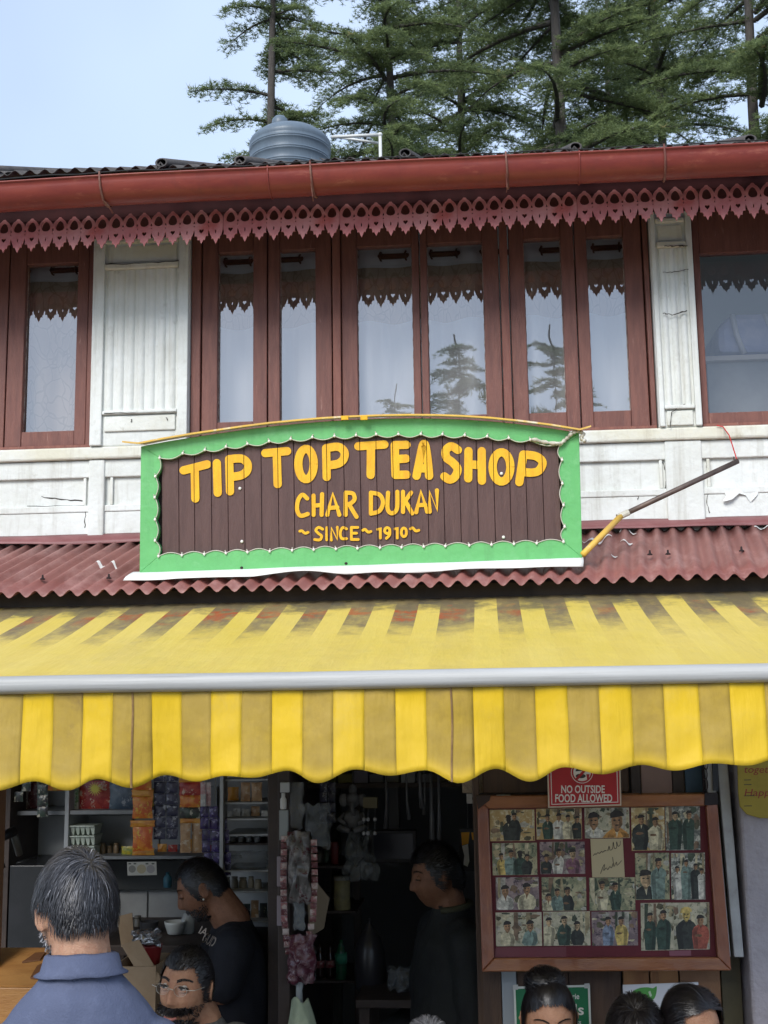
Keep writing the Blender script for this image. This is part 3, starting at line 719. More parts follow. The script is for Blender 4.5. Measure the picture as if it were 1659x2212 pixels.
def awning_mat(name, top):
    m = bpy.data.materials.new(name); m.use_nodes = True; n, l = m.node_tree.nodes, m.node_tree.links
    b = n['Principled BSDF']; b.inputs['Roughness'].default_value = .55; b.inputs['Specular IOR Level'].default_value = .3
    S = n.new('ShaderNodeAttribute'); S.attribute_name = 'stripe'; A = n.new('ShaderNodeAttribute'); A.attribute_name = 'along'
    tc_ = n.new('ShaderNodeTexCoord')
    def nzf(scale, lo, hi, stretch=(1,1,1), det=7):
        mp = n.new('ShaderNodeMapping'); mp.inputs['Scale'].default_value = stretch; l.new(tc_.outputs['Object'], mp.inputs[0])
        z = n.new('ShaderNodeTexNoise'); z.inputs['Scale'].default_value = scale; z.inputs['Detail'].default_value = det; z.inputs['Roughness'].default_value = .68
        l.new(mp.outputs[0], z.inputs['Vector']); r = n.new('ShaderNodeMapRange'); r.inputs[1].default_value = lo; r.inputs[2].default_value = hi; l.new(z.outputs['Fac'], r.inputs[0]); return r.outputs[0]
    def rng(src, a, b_, c=0, d=1):
        r = n.new('ShaderNodeMapRange'); r.inputs[1].default_value = a; r.inputs[2].default_value = b_; r.inputs[3].default_value = c; r.inputs[4].default_value = d; r.interpolation_type = 'SMOOTHSTEP'; l.new(src, r.inputs[0]); return r.outputs[0]
    def mul(a, b_, op='MULTIPLY'):
        x = n.new('ShaderNodeMath'); x.operation = op; x.use_clamp = True
        for i, q in enumerate((a, b_)):
            if isinstance(q, float): x.inputs[i].default_value = q
            else: l.new(q, x.inputs[i])
        return x.outputs[0]
    def mix(f, a, b_):
        x = n.new('ShaderNodeMix'); x.data_type = 'RGBA'
        for k, q in (('A', a), ('B', b_)):
            if isinstance(q, tuple): x.inputs[k].default_value = (*q, 1)
            else: l.new(q, x.inputs[k])
        if isinstance(f, float): x.inputs['Factor'].default_value = f
        else: l.new(f, x.inputs['Factor'])
        return x.outputs['Result']
    s, v = S.outputs['Fac'], A.outputs['Fac']
    if top:
        base = mix(nzf(5, .35, .7, (1,.4,1)), (.74,.57,.14), (.70,.53,.095))
        wob = mul(v, mul(nzf(7, .2, .8), .16), 'ADD') if False else None
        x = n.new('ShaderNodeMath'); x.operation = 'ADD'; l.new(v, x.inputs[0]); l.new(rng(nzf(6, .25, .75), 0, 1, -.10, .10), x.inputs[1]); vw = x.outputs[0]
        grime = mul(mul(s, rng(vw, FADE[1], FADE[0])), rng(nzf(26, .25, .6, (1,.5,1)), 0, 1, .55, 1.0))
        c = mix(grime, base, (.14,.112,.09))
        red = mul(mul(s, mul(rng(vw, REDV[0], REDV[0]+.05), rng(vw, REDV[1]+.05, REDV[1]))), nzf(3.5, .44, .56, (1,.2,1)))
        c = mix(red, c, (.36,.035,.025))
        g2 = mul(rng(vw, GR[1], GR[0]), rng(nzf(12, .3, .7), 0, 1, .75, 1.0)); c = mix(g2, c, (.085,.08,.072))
        c = mix(mul(nzf(38, .68, .74), .7), c, (.35,.30,.2)); c = mix(mul(s, .16), c, (.62,.44,.10)); c = mix(mul(nzf(2.6, .52, .7, (1.6,.5,1)), .35), c, (.56,.44,.16)); c = mix(mul(rng(v, .86, 1.0), mul(nzf(10, .4, .7), .5)), c, (.42,.33,.14))
    else:
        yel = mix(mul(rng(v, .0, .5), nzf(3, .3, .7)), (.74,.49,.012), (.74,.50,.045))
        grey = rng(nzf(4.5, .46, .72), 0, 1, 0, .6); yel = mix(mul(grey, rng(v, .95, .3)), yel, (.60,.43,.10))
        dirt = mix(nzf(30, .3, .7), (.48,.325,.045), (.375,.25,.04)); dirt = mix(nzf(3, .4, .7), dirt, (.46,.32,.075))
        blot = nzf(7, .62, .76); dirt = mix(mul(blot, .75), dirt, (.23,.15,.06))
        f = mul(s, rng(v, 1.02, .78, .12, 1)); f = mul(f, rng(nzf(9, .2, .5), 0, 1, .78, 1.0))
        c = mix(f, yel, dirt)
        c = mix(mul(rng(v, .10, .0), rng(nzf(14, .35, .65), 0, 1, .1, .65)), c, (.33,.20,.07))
    l.new(c, b.inputs['Base Color'])
    zb = n.new('ShaderNodeTexNoise'); zb.inputs['Scale'].default_value = 700; l.new(tc_.outputs['Object'], zb.inputs['Vector'])
    zc = n.new('ShaderNodeTexNoise'); zc.inputs['Scale'].default_value = 9; zc.inputs['Detail'].default_value = 3; l.new(tc_.outputs['Object'], zc.inputs['Vector'])
    bp = n.new('ShaderNodeBump'); bp.inputs['Strength'].default_value = .15; bp.inputs['Distance'].default_value = .002; l.new(zb.outputs['Fac'], bp.inputs['Height'])
    bq = n.new('ShaderNodeBump'); bq.inputs['Strength'].default_value = .35; bq.inputs['Distance'].default_value = .02; l.new(zc.outputs['Fac'], bq.inputs['Height']); l.new(bp.outputs[0], bq.inputs['Normal'])
    mw = n.new('ShaderNodeMapping'); mw.inputs['Scale'].default_value = (16, 2.5, 2.5); mw.inputs['Rotation'].default_value = (0, 0, .5); l.new(tc_.outputs['Object'], mw.inputs[0])
    zw = n.new('ShaderNodeTexNoise'); zw.inputs['Scale'].default_value = 1.6; zw.inputs['Detail'].default_value = 4; l.new(mw.outputs[0], zw.inputs['Vector'])
    bw = n.new('ShaderNodeBump'); bw.inputs['Strength'].default_value = .5; bw.inputs['Distance'].default_value = .012; l.new(zw.outputs['Fac'], bw.inputs['Height']); l.new(bq.outputs[0], bw.inputs['Normal'])
    l.new(bw.outputs[0], b.inputs['Normal'])
    # thin canvas lets a little light through
    tr = n.new('ShaderNodeBsdfTranslucent'); l.new(c, tr.inputs['Color']); xs = n.new('ShaderNodeMixShader'); xs.inputs[0].default_value = .12
    l.new(b.outputs[0], xs.inputs[1]); l.new(tr.outputs[0], xs.inputs[2]); l.new(xs.outputs[0], n['Material Output'].inputs[0])
    return m
FADE = (.28, .56); REDV = (.17, .24); GR = (.10, .23)
def ftop(x, v):
    y = YB+(YF-YB)*v; sag = -.020*math.sin(PI*v)+.006*noise.noise((x*1.3, v*2, 0))*math.sin(PI*v)
    return (x, y, zbk+(zf-zbk)*v+sag)
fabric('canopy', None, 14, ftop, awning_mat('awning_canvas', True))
low = [(-290,1716),(-135,1714),(0,1707),(150,1707),(283,1702),(425,1688),(550,1679),(690,1690),(845,1675),(992,1691),(1145,1689),(1300,1672),(1455,1664),(1610,1653),(1760,1650),(1910,1645)]
hig = [(-365,1700),(-212,1697),(-65,1694),(80,1687),(215,1682),(355,1675),(490,1675),(625,1664),(770,1661),(920,1663),(1070,1661),(1220,1657),(1385,1652),(1535,1648),(1685,1636),(1835,1630),(1990,1625)]
key = sorted([(at(*q, YF).x, at(*q, YF).z) for q in low+hig])
def zbot(x):
    for i in range(len(key)-1):
        if key[i][0] <= x <= key[i+1][0]:
            t = (x-key[i][0])/(key[i+1][0]-key[i][0]); t = .5-.5*math.cos(PI*t); return key[i][1]*(1-t)+key[i+1][1]*t
    return key[0][1] if x < key[0][0] else key[-1][1]
ztop = at(830, 1484, YF).z+.002
def fval(x, v):
    zb_ = zbot(x); z = ztop*(1-v)+zb_*v
    y = YF-.012+v*(.014*noise.noise((x*4.5, v*.8, 3))+.007*math.sin(x*23)+.012*math.sin(x*7+1))+.004*noise.noise((x*16, v*3, 9))
    return (x, y, z)
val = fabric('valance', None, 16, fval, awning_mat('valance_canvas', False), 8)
md = val.modifiers.new('t', 'SOLIDIFY'); md.thickness = .0015
# stitched seams hanging in the valance
SEAM = mat('seam_thread', (.20,.12,.05), (.32,.2,.07), 30, .8)
for q in (288, 976):
    x = at(q, 1580, YF).x; MB().tube([Vector(fval(x+.002*math.sin(v_*5), v_))+Vector((0, -.002, 0)) for v_ in [k/14 for k in range(15)]], .0028, 6).build('seam', SEAM, AW)
# front bar: rounded aluminium extrusion
ALU = mat('weathered_aluminium', (.47,.47,.455), (.33,.33,.315), 6, .55, .15, 20, stretch=(.12,4,4), metal=.1, col3=(.20,.19,.17), scale3=16, lo3=.60, hi3=.80)
prof = []
for k in range(20):
    a = 2*PI*k/20; ca, sa = math.cos(a), math.sin(a); prof.append((.030*math.copysign(abs(ca)**.75, ca), .0215*math.copysign(abs(sa)**.75, sa)))
zc = at(830, 1467, YF-.03).z; mb = MB(); vs = []; fs = []; npf = len(prof)
xs_ = [bxw[0]+(bxw[-1]-bxw[0])*i/40 for i in range(41)]
for x in xs_:
    for (a, b) in prof: vs.append((x, YF-.008+a, zc+b+.0025*noise.noise((x*1.5, 2, 1))))
for i in range(40):
    for k in range(npf): fs.append((i*npf+k, i*npf+(k+1) % npf, (i+1)*npf+(k+1) % npf, (i+1)*npf+k))
fs += [tuple(range(npf)), tuple(range(40*npf, 41*npf))]
mb.add(vs, fs).build('front_bar', ALU, AW, smooth=True)
# roller behind, and the folding arms
STEEL = mat('dark_steel', (.10,.10,.10), rough=.5, metal=.7)
MB().tube([(bxw[2], YB+.02, zbk-.02), (bxw[-3], YB+.02, zbk-.02)], .04, 14).build('roller', STEEL, AW, smooth=True)
for x in (bxw[4], bxw[-5]):
    e = Vector((x+.25*(1 if x > -.4 else -1)*-1, -1.1, zbk-.20))
    MB().tube([(x, -.42, zbk-.05), e], .016, 8).build('arm', STEEL, AW); MB().tube([e, (x, YF, zc-.01)], .014, 8).build('arm', STEEL, AW)
# ------------------------------------------------------------------ ground floor shell
def cm(r, g, b, rough=.5, **k):
    return mat('paint_%03d_%03d_%03d_%02d' % (r*255, g*255, b*255, rough*100), (r, g, b), rough=rough, **k)
def wbox(name, m, px0, py0, px1, py1, Y0, Y1, parent=None, bevel=.002):
    """upright box whose front face fills this picture rectangle at depth Y0 and which reaches back to Y1"""
    x0, x1, z0, z1 = rect(px0, py0, px1, py1, Y0)
    return MB().box(x0, x1, Y0, Y1, z0, z1).build(name, m, parent, bevel=bevel)
SLAM = mat('grey_laminate', (.33,.345,.35), (.27,.28,.285), 5, .5, .1, 20)
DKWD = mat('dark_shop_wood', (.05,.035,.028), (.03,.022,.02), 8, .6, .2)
RACKW = mat('off_white_rack', (.46,.47,.46), (.36,.37,.36), 9, .55)
PLYD = mat('dark_brown_board', (.085,.05,.032), (.055,.033,.024), 5, .65, .25, 40, stretch=(6,6,.6))
PLYO = mat('orange_plywood', (.34,.165,.065), (.25,.11,.045), 4, .6, .25, 50, stretch=(5,5,.6), col3=(.12,.06,.03), scale3=5, lo3=.58, hi3=.8)
PLYB = mat('brown_plywood', (.26,.135,.065), (.19,.095,.05), 3.5, .6, .25, 50, col3=(.12,.07,.04), scale3=3, lo3=.55, hi3=.8)
LAV = mat('lavender_plaster', (.40,.37,.40), (.33,.305,.33), 5, .85, .5, 60, col3=(.24,.21,.22), scale3=6, lo3=.58, hi3=.8)
bpart('shop_floor', mat('shop_floor_cement', (.16,.15,.14), rough=.8), XL, XR, -.45, 3.0, .002, .12)
zc_ = zfl-.12
xp = at(598, 1900, -.1).x; xr0 = at(1036, 1900, -.28).x
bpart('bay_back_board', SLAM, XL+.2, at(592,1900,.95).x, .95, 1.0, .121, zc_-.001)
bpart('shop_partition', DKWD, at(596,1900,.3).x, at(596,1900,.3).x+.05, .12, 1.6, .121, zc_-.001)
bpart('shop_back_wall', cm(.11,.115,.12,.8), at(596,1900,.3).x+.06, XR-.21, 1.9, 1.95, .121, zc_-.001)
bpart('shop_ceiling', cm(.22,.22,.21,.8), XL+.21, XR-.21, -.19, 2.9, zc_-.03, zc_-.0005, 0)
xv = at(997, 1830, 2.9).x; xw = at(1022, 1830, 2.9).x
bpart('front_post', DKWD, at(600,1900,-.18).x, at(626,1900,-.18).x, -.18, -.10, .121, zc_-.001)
bpart('front_post', PLYD, at(1028,2000,-.25).x, at(1043,2000,-.25).x, -.26, -.18, .121, zc_-.001)
# shop front of the right-hand bay, board by board
for (a, b, m, dy) in ((1043,1084,PLYD,0), (1084,1117,cm(.30,.33,.35,.4),-.004), (1117,1230,PLYD,.002), (1230,1343,PLYD,-.001), (1347,1404,PLYO,-.002), (1406,1468,PLYO,.001), (1470,1558,PLYB,-.003), (1560,1604,mat('olive_board',(.085,.075,.04),(.06,.05,.03),6,.7),.004)):
    x0, x1 = at(a, 2150, -.28).x, at(b, 2150, -.28).x
    bpart('front_board', m, x0+.001, x1-.001, -.28+dy, -.25, .121, at(1300, 1715, -.28).z, .002)
zt0 = at(1300, 1714, -.28).z
bpart('front_header_board', PLYD, at(1043,1690,-.25).x, at(1360,1690,-.25).x, -.24, -.20, zt0, zc_-.001)
wbox('header_panel', mat('pinkish_board', (.25,.16,.13), (.19,.12,.10), 5, .6), 1384, 1600, 1450, 1716, -.255, -.22, B)
wbox('header_panel', DKWD, 1362, 1600, 1383, 1716, -.25, -.22, B); wbox('header_panel', DKWD, 1451, 1600, 1478, 1716, -.245, -.22, B)
wbox('header_panel', mat('blue_board', (.03,.075,.13), (.02,.05,.09), 7, .5), 1479, 1600, 1516, 1724, -.255, -.22, B)
bpart('side_wall', LAV, at(1606,1900,-.36).x, XR, -.37, -.20, .0, zc_-.001, .01)
# pale shutter channel between the board and the plaster wall
CHAN = mat('pale_metal_channel', (.40,.41,.41), (.30,.30,.30), 9, .5, .15, 30, metal=.2, col3=(.18,.15,.13), scale3=9, lo3=.6, hi3=.75)
CH = empty('shutter_channel', at(1580, 2070, -.34), 'pale grey metal shutter channel beside the photo board', 'shutter channel')
for (a0, a1, b0_, b1_2) in ((1519,1538,1560,1579), (1545,1568,1586,1607)):
    q = [at(a0,1600,-.31), at(a1,1600,-.31), at(b1_2,2068,-.37), at(b0_,2068,-.37)]
    MB().add([*q, *[p+Vector((0,.03,0)) for p in q]], [(0,1,2,3),(7,6,5,4),(0,4,5,1),(1,5,6,2),(2,6,7,3),(3,7,4,0)]).build('rail', CHAN, CH, bevel=.003)
q = [at(1538,1600,-.325), at(1550,1600,-.325), at(1552,1708,-.335), at(1541,1708,-.335)]
MB().add([*q, *[p+Vector((0,.02,0)) for p in q]], [(0,1,2,3),(7,6,5,4),(0,4,5,1),(1,5,6,2),(2,6,7,3),(3,7,4,0)]).build('dark_slot', cm(.02,.025,.035,.5), CH)

# ------------------------------------------------------------------ text
def text_mesh(s, bold=0):
    cu = bpy.data.curves.new('t', 'FONT'); cu.body = s; cu.size = 1; cu.align_x = 'CENTER'; cu.offset = bold; cu.resolution_u = 3; cu.extrude = 0
    ob = bpy.data.objects.new('t', cu); COL.objects.link(ob); dg = bpy.context.evaluated_depsgraph_get()
    me = bpy.data.meshes.new_from_object(ob.evaluated_get(dg)); bpy.data.objects.remove(ob); me.materials.clear(); return me
def put_text(s, m, fr, a0, a1, b0, b1, parent, d=.001, bold=0, name='lettering', slant=0):
    """text filling a0..a1 x b0..b1 on a frame fr(a,b,d) -> world"""
    me = text_mesh(s, bold); v = [q.co.copy() for q in me.vertices]
    xs = [q.x for q in v]; ys = [q.y for q in v]; X0, X1, Y0, Y1 = min(xs), max(xs), min(ys), max(ys)
    for q in me.vertices:
        u, w = (q.co.x-X0)/(X1-X0), (q.co.y-Y0)/(Y1-Y0)
        q.co = fr(a0+(a1-a0)*u+slant*w, b0+(b1-b0)*w, d)
    me.materials.append(m); o = bpy.data.objects.new(name, me); COL.objects.link(o); wparent(o, parent); return o
def flat_frame(Y, tilt=0, ref=None):
    return lambda px, py, d: at(px, py, Y)+Vector((0, -d, 0))
def poly2(name, pts, fr, d, m, parent):
    return MB().add([fr(p[0], p[1], d) for p in pts], [tuple(range(len(pts)))]).build(name, m, parent, fix=False)
def disc(cx, cy, r, ry=None, n=24, a0=0, a1=2*PI): return [(cx+r*math.cos(a0+(a1-a0)*k/n), cy+(ry or r)*math.sin(a0+(a1-a0)*k/n)) for k in range(n)]

# ------------------------------------------------------------------ photo board
bp0, bp1 = at(1300, 2095, -.375), at(1300, 1725, -.315)
BU = (bp1-bp0); BU.x = 0; BU.normalize(); BN = Vector((0, -BU.z, BU.y)); 
def bl(px, py):
    p = at_plane(px, py, bp0, BN)-bp0; return (p.x, p.dot(BU))
def b3f(a, b, d): return bp0+Vector((1,0,0))*a+BU*b+BN*d
bz = lambda zx, zy: bl(1026+.3418*zx, 1701+.3418*zy)
PB = empty('photo_board', bp0, 'wooden framed board of old photographs hung on the shop front', 'photo board')
FRW = mat('varnished_frame_wood', (.30,.115,.042), (.21,.07,.03), 5, .32, .2, 50, stretch=(1,5,5), col3=(.38,.17,.06), scale3=8, lo3=.55, hi3=.75, coat=.2)
FRW2 = mat('varnished_frame_wood_upright', (.25,.08,.035), (.17,.05,.025), 5, .35, .2, 50, stretch=(5,5,1), col3=(.31,.12,.05), scale3=8, lo3=.55, hi3=.75, coat=.2)
o1, o2, o3, o4 = bz(12,55), bz(1518,42), bz(1610,1152), bz(45,1160)
i1, i2, i3, i4 = bz(84,136), bz(1452,118), bz(1524,1068), bz(122,1073)
def brd(name, poly, d0, d1, m, bv=.004): return MB().prism(poly, lambda a, b: b3f(a, b, d0), lambda a, b: b3f(a, b, d1)).build(name, m, PB, bevel=bv)
brd('frame_rail', [o1, o2, i2, i1], 0, .030, FRW); brd('frame_rail', [o4, i4, i3, o3], 0, .0305, FRW)
brd('frame_stile', [o1, i1, i4, o4], 0, .0295, FRW2); brd('frame_stile', [o2, o3, i3, i2], 0, .0298, FRW2)
def brd_in(p, k=.006):
    c = ((i1[0]+i3[0])/2, (i1[1]+i3[1])/2); return (p[0]+(k if p[0] > c[0] else -k), p[1]+(k if p[1] > c[1] else -k))
brd('maroon_backing', [brd_in(i1), brd_in(i2), brd_in(i3), brd_in(i4)], .001, .006, mat('maroon_felt', (.13,.022,.03), (.10,.018,.025), 12, .8), 0)
brd('corner_patch', [bz(1440,38), bz(1521,34), bz(1530,110), bz(1440,116)], .0305, .034, cm(.02,.016,.02,.7), .002)
brd('corner_patch', [bz(8,52), bz(100,50), bz(92,84), bz(20,140)], .0305, .034, cm(.035,.02,.015,.7), .002)
brd('tape', [bz(1225,1032), bz(1362,1028), bz(1364,1062), bz(1228,1064)], .0065, .0075, cm(.22,.07,.10,.4), 0)
brd('tape', [bz(130,1010), bz(575,1006), bz(577,1070), bz(125,1072)], .0062, .0068, cm(.15,.028,.04,.35), 0)
def printbg(name, c1, c2, c3, sc): return mat(name, c1, c2, sc, .4, lo=.42, hi=.58, col3=c3, scale3=sc*2.2, lo3=.52, hi3=.6)
PBG = [printbg('print_tan', (.48,.36,.16), (.40,.26,.10), (.62,.55,.36), 22), printbg('print_green', (.20,.22,.13), (.44,.40,.24), (.07,.09,.06), 30),
       printbg('print_dusk', (.17,.12,.13), (.33,.25,.24), (.05,.03,.05), 26), printbg('print_pale', (.55,.50,.36), (.40,.38,.27), (.20,.20,.13), 30), printbg('print_bw', (.30,.31,.26), (.09,.10,.09), (.55,.54,.46), 40)]
SK = cm(.36,.20,.10,.5); SKL = cm(.52,.36,.20,.5); HR = cm(.025,.02,.018,.5)
DK = cm(.03,.035,.03,.5); DG = cm(.035,.07,.05,.5); CRM = cm(.60,.54,.36,.5); WHT = cm(.62,.60,.52,.5); TL2 = cm(.20,.28,.24,.5); PUR = cm(.22,.10,.14,.5); BLU = cm(.22,.27,.36,.5); REDp = cm(.42,.10,.06,.5); ORG = cm(.55,.27,.07,.5); YLW = cm(.62,.46,.14,.5)
prints = [((92,142,375,340),0,[(.42,.30,.11,DK,HR),(.55,.22,.10,DK,SK)]), ((385,135,672,330),0,[(.25,.3,.10,DG,SK),(.5,.28,.10,WHT,SK),(.7,.32,.09,CRM,SK),(.9,.36,.09,DK,SK)]),
  ((690,130,972,322),3,[(.2,.42,.22,WHT,SK),(.72,.42,.26,ORG,SK)]), ((985,128,1195,400),0,[(.30,.28,.13,DK,SK),(.72,.34,.12,CRM,SK)]), ((1200,120,1418,398),4,[(.28,.22,.11,DG,SKL),(.68,.20,.11,DG,SK)]),
  ((108,352,390,555),1,[(.2,.42,.09,YLW,SK),(.42,.34,.10,TL2,SK),(.62,.36,.10,DG,HR),(.78,.46,.09,DK,SK)]), ((408,345,692,548),2,[(.15,.5,.10,DK,SK),(.42,.34,.11,WHT,SK),(.73,.38,.13,PUR,SKL)]),
  ((1010,415,1225,710),1,[(.30,.55,.22,DK,SKL),(.68,.22,.13,TL2,SK)]), ((1235,415,1450,710),4,[(.18,.35,.08,WHT,SK),(.45,.22,.08,TL2,SK),(.72,.30,.08,DK,SK),(.9,.40,.07,WHT,SK)]),
  ((130,568,402,775),2,[(.22,.42,.15,WHT,SK),(.72,.36,.15,CRM,SK)]), ((420,568,700,780),1,[(.15,.6,.10,CRM,SK),(.35,.45,.10,TL2,SK),(.58,.42,.11,DK,SK)]), ((720,570,1008,778),1,[(.28,.24,.11,CRM,SK),(.57,.28,.11,DG,SK)]),
  ((130,790,420,1003),3,[(.25,.42,.14,CRM,SK),(.75,.40,.14,TL2,SK)]), ((430,785,725,1000),3,[(.12,.3,.11,CRM,SKL),(.45,.26,.11,DG,SKL),(.72,.42,.11,DK,SKL)]), ((735,785,1025,1000),2,[(.36,.28,.11,BLU,SK),(.64,.28,.11,YLW,SK)]),
  ((1045,730,1255,1030),3,[(.28,.30,.11,DG,SK),(.68,.26,.12,DG,SK)]), ((1250,728,1478,1025),3,[(.36,.25,.16,DK,YLW),(.75,.38,.13,REDp,SK)])]
def mottled(nm, c, k=1.0, sc=60):
    return mat('ink_'+nm, tuple(min(1, q*1.25*k) for q in c), tuple(q*.55*k for q in c), sc, .45, lo=.38, hi=.62, col3=tuple(q*.3 for q in c), scale3=sc*2, lo3=.6, hi3=.72)
IP = {}
for nm, m_ in dict(SK=SK, SKL=SKL, HR=HR, DK=DK, DG=DG, CRM=CRM, WHT=WHT, TL2=TL2, PUR=PUR, BLU=BLU, REDp=REDp, ORG=ORG, YLW=YLW).items():
    c = tuple(m_.node_tree.nodes['Principled BSDF'].inputs['Base Color'].default_value)[:3]; IP[m_.name] = (mottled(nm, c), mottled(nm+'_shade', c, .5))
BGI = [mottled('b%d' % k, c, 1, 45) for k, c in enumerate(((.10,.09,.05), (.34,.28,.16), (.52,.46,.30), (.06,.08,.05), (.20,.13,.08), (.40,.38,.32)))]
prs = random.Random(5)
for pi, ((x0, y0, x1, y1), bgk, figs) in enumerate(prints):
    c = [bz(x0, y0), bz(x1, y0-3), bz(x1+4, y1-3), bz(x0+4, y1)]
    pm = MB().prism(c, lambda a, b: b3f(a, b, .0082), lambda a, b: b3f(a, b, .0075)).build('photo_print', PBG[bgk], PB)
    asp = (x1-x0)/(y1-y0)
    def F(u, v, d, c=c):
        u = min(max(u, .012), .988); v = min(max(v, .012), .988)
        a = c[0][0]*(1-u)*(1-v)+c[1][0]*u*(1-v)+c[2][0]*u*v+c[3][0]*(1-u)*v; b = c[0][1]*(1-u)*(1-v)+c[1][1]*u*(1-v)+c[2][1]*u*v+c[3][1]*(1-u)*v
        return b3f(a, b, d)
    img = MB(); slots = []; fm_i = []; dd = [.0083]
    def blob(pts, m_):
        if m_ not in slots: slots.append(m_)
        dd[0] += .00002; img.add([F(p[0], p[1], dd[0]) for p in pts], [tuple(range(len(pts)))]); fm_i.append(slots.index(m_))
    def wob(cx, cy, rx, ry, n=13, k=.22, a0=0, a1=2*PI): return [(cx+rx*(1+prs.uniform(-k, k))*math.cos(a0+(a1-a0)*q/n), cy+ry*(1+prs.uniform(-k, k))*math.sin(a0+(a1-a0)*q/n)) for q in range(n)]
    for q in range(26): blob(wob(prs.random(), prs.random()**1.3, prs.uniform(.02, .13), prs.uniform(.02, .12), 9, .4), prs.choice(BGI))
    for q in range(3):
        u = prs.random(); blob([(u, 0), (u+prs.uniform(.03,.12), 0), (u+prs.uniform(.02,.12), prs.uniform(.3,.9)), (u-.01, prs.uniform(.3,.9))], prs.choice(BGI))
    for k, (cx, hy, hr, body, skin) in enumerate(figs):
        rx, ry = hr/asp**.5*.74, hr*asp**.5*.95; sw = rx*prs.uniform(1.7, 2.2); B1, B2 = IP[body.name]; S1, S2 = IP[skin.name]; lean = prs.uniform(-.25, .25)*rx; H1 = IP[HR.name][0]
        j_ = lambda q: prs.uniform(-q, q)*rx
        bd = [(cx-rx*.4, hy+ry*.75), (cx-sw*.75+j_(.2), hy+ry*1.35), (cx-sw+j_(.2), hy+ry*2.0), (cx-sw*1.05+lean+j_(.3), hy+ry*3.2), (cx-sw*.8+lean+j_(.2), 1), (cx+sw*.8+lean+j_(.2), 1), (cx+sw*1.05+lean+j_(.3), hy+ry*3.2), (cx+sw+j_(.2), hy+ry*2.0), (cx+sw*.75+j_(.2), hy+ry*1.35), (cx+rx*.4, hy+ry*.75)]
        blob(bd, B1)
        side = prs.choice((-1, 1)); blob([(cx+side*sw*.2, hy+ry*1.2), (cx+side*sw*.8, hy+ry*1.5), (cx+side*sw*.98, hy+ry*2.6), (cx+side*sw*.75+lean, 1), (cx+side*sw*.25+lean, 1), (cx+side*sw*.45, hy+ry*2.4)], B2)
        blob([(cx-rx*.35, hy+ry*.8), (cx+rx*.35, hy+ry*.8), (cx+j_(.1), hy+ry*2.0)], prs.choice((IP[CRM.name][0], IP[DK.name][0], B2, S2)))
        if hy+ry*3.4 < .9: blob(wob(cx-sw*.3, hy+ry*3.0, sw*.5, ry*.28, 9), S2 if prs.random() < .5 else B2)
        blob(wob(cx, hy+ry*.7, rx*.42, ry*.6, 9, .05), S2); blob(wob(cx, hy+.1*ry, rx*.80, ry*.95, 14, .05), S1)
        blob([(cx+side*rx*.15, hy-ry*.5), (cx+side*rx*.72, hy-ry*.3), (cx+side*rx*.68, hy+ry*.6), (cx+side*rx*.2, hy+ry*.95), (cx+side*rx*.3, hy+ry*.1)], S2)
        for e in (-1, 1): blob(wob(cx+e*rx*.33, hy-ry*.02, rx*.20, ry*.09, 8, .1), H1)
        blob(wob(cx+rx*.02, hy+ry*.52, rx*.28, ry*.08, 8, .1), H1 if prs.random() < .4 else S2)
        if skin.name != YLW.name: blob(wob(cx, hy-ry*.42, rx*.98, ry*.72, 12, .10, PI*.93, PI*2.07), H1)
        else: blob(wob(cx, hy-ry*.42, rx*1.2, ry*.8, 12, .12, PI*.9, PI*2.1), S1)
    me = img.mesh('printed_image', False, False)
    for m_ in slots: me.materials.append(m_)
    me.polygons.foreach_set('material_index', fm_i); ob = bpy.data.objects.new('printed_image', me); COL.objects.link(ob); wparent(ob, pm)
nt_ = [bz(728,325), bz(932,323), bz(945,566), bz(740,568)]
pm = MB().prism(nt_, lambda a, b: b3f(a, b, .0092), lambda a, b: b3f(a, b, .0087)).build('handwritten_note', cm(.50,.42,.26,.6), PB)
INK = cm(.03,.025,.03,.6)
def scribble(pts, r=.0009):
    P_ = smooth_path(pts, 5); MB().tube([b3f(*bz(*q), .0096) for q in P_], r, 4).build('ink_line', INK, pm)
scribble([(745,432),(758,418),(762,425),(775,412),(785,418),(798,404),(806,410),(820,398),(828,402)]); scribble([(838,402),(846,370),(852,396),(868,385),(872,345),(880,385),(894,378),(893,342),(903,372),(915,362),(917,338)])
scribble([(792,545),(808,500),(818,488),(812,525),(828,508),(838,520),(850,500),(862,508),(872,478),(878,500),(892,470),(897,492),(925,462)]); scribble([(868,440),(876,500)])

# ---- red sign hung over the photo board
RS = empty('notice_sign', at(1261, 1742, -.40), 'red NO OUTSIDE FOOD ALLOWED notice hung over the top of the photo board', 'sign')
rq = [(1180,1590),(1338,1586),(1342,1740),(1184,1745)]
fr = flat_frame(-.40)
MB().prism(rq, lambda a, b: fr(a, b, 0), lambda a, b: fr(a, b, .006)).build('card', cm(.56,.45,.34,.5), RS, bevel=.001)
SRED = mat('notice_red', (.42,.012,.016), (.36,.01,.014), 9, .4)
def inset(q, k): 
    c = (sum(p[0] for p in q)/4, sum(p[1] for p in q)/4); return [(p[0]+(k if p[0] < c[0] else -k), p[1]+(k if p[1] < c[1] else -k)) for p in q]
poly2('red_panel', inset(rq, 3.2), fr, .0066, SRED, RS)
SW = cm(.72,.68,.62,.5)
iq = inset(rq, 7); iq2 = inset(rq, 8.6)
for k in range(4):
    a, b, c, d = iq[k], iq[(k+1) % 4], iq2[(k+1) % 4], iq2[k]; poly2('border_line', [a, b, c, d], fr, .0070, SW, RS)
put_text('NO OUTSIDE', SW, lambda a, b, d: fr(a, b, d), 1212, 1306, 1713, 1696, RS, .0072, .022)
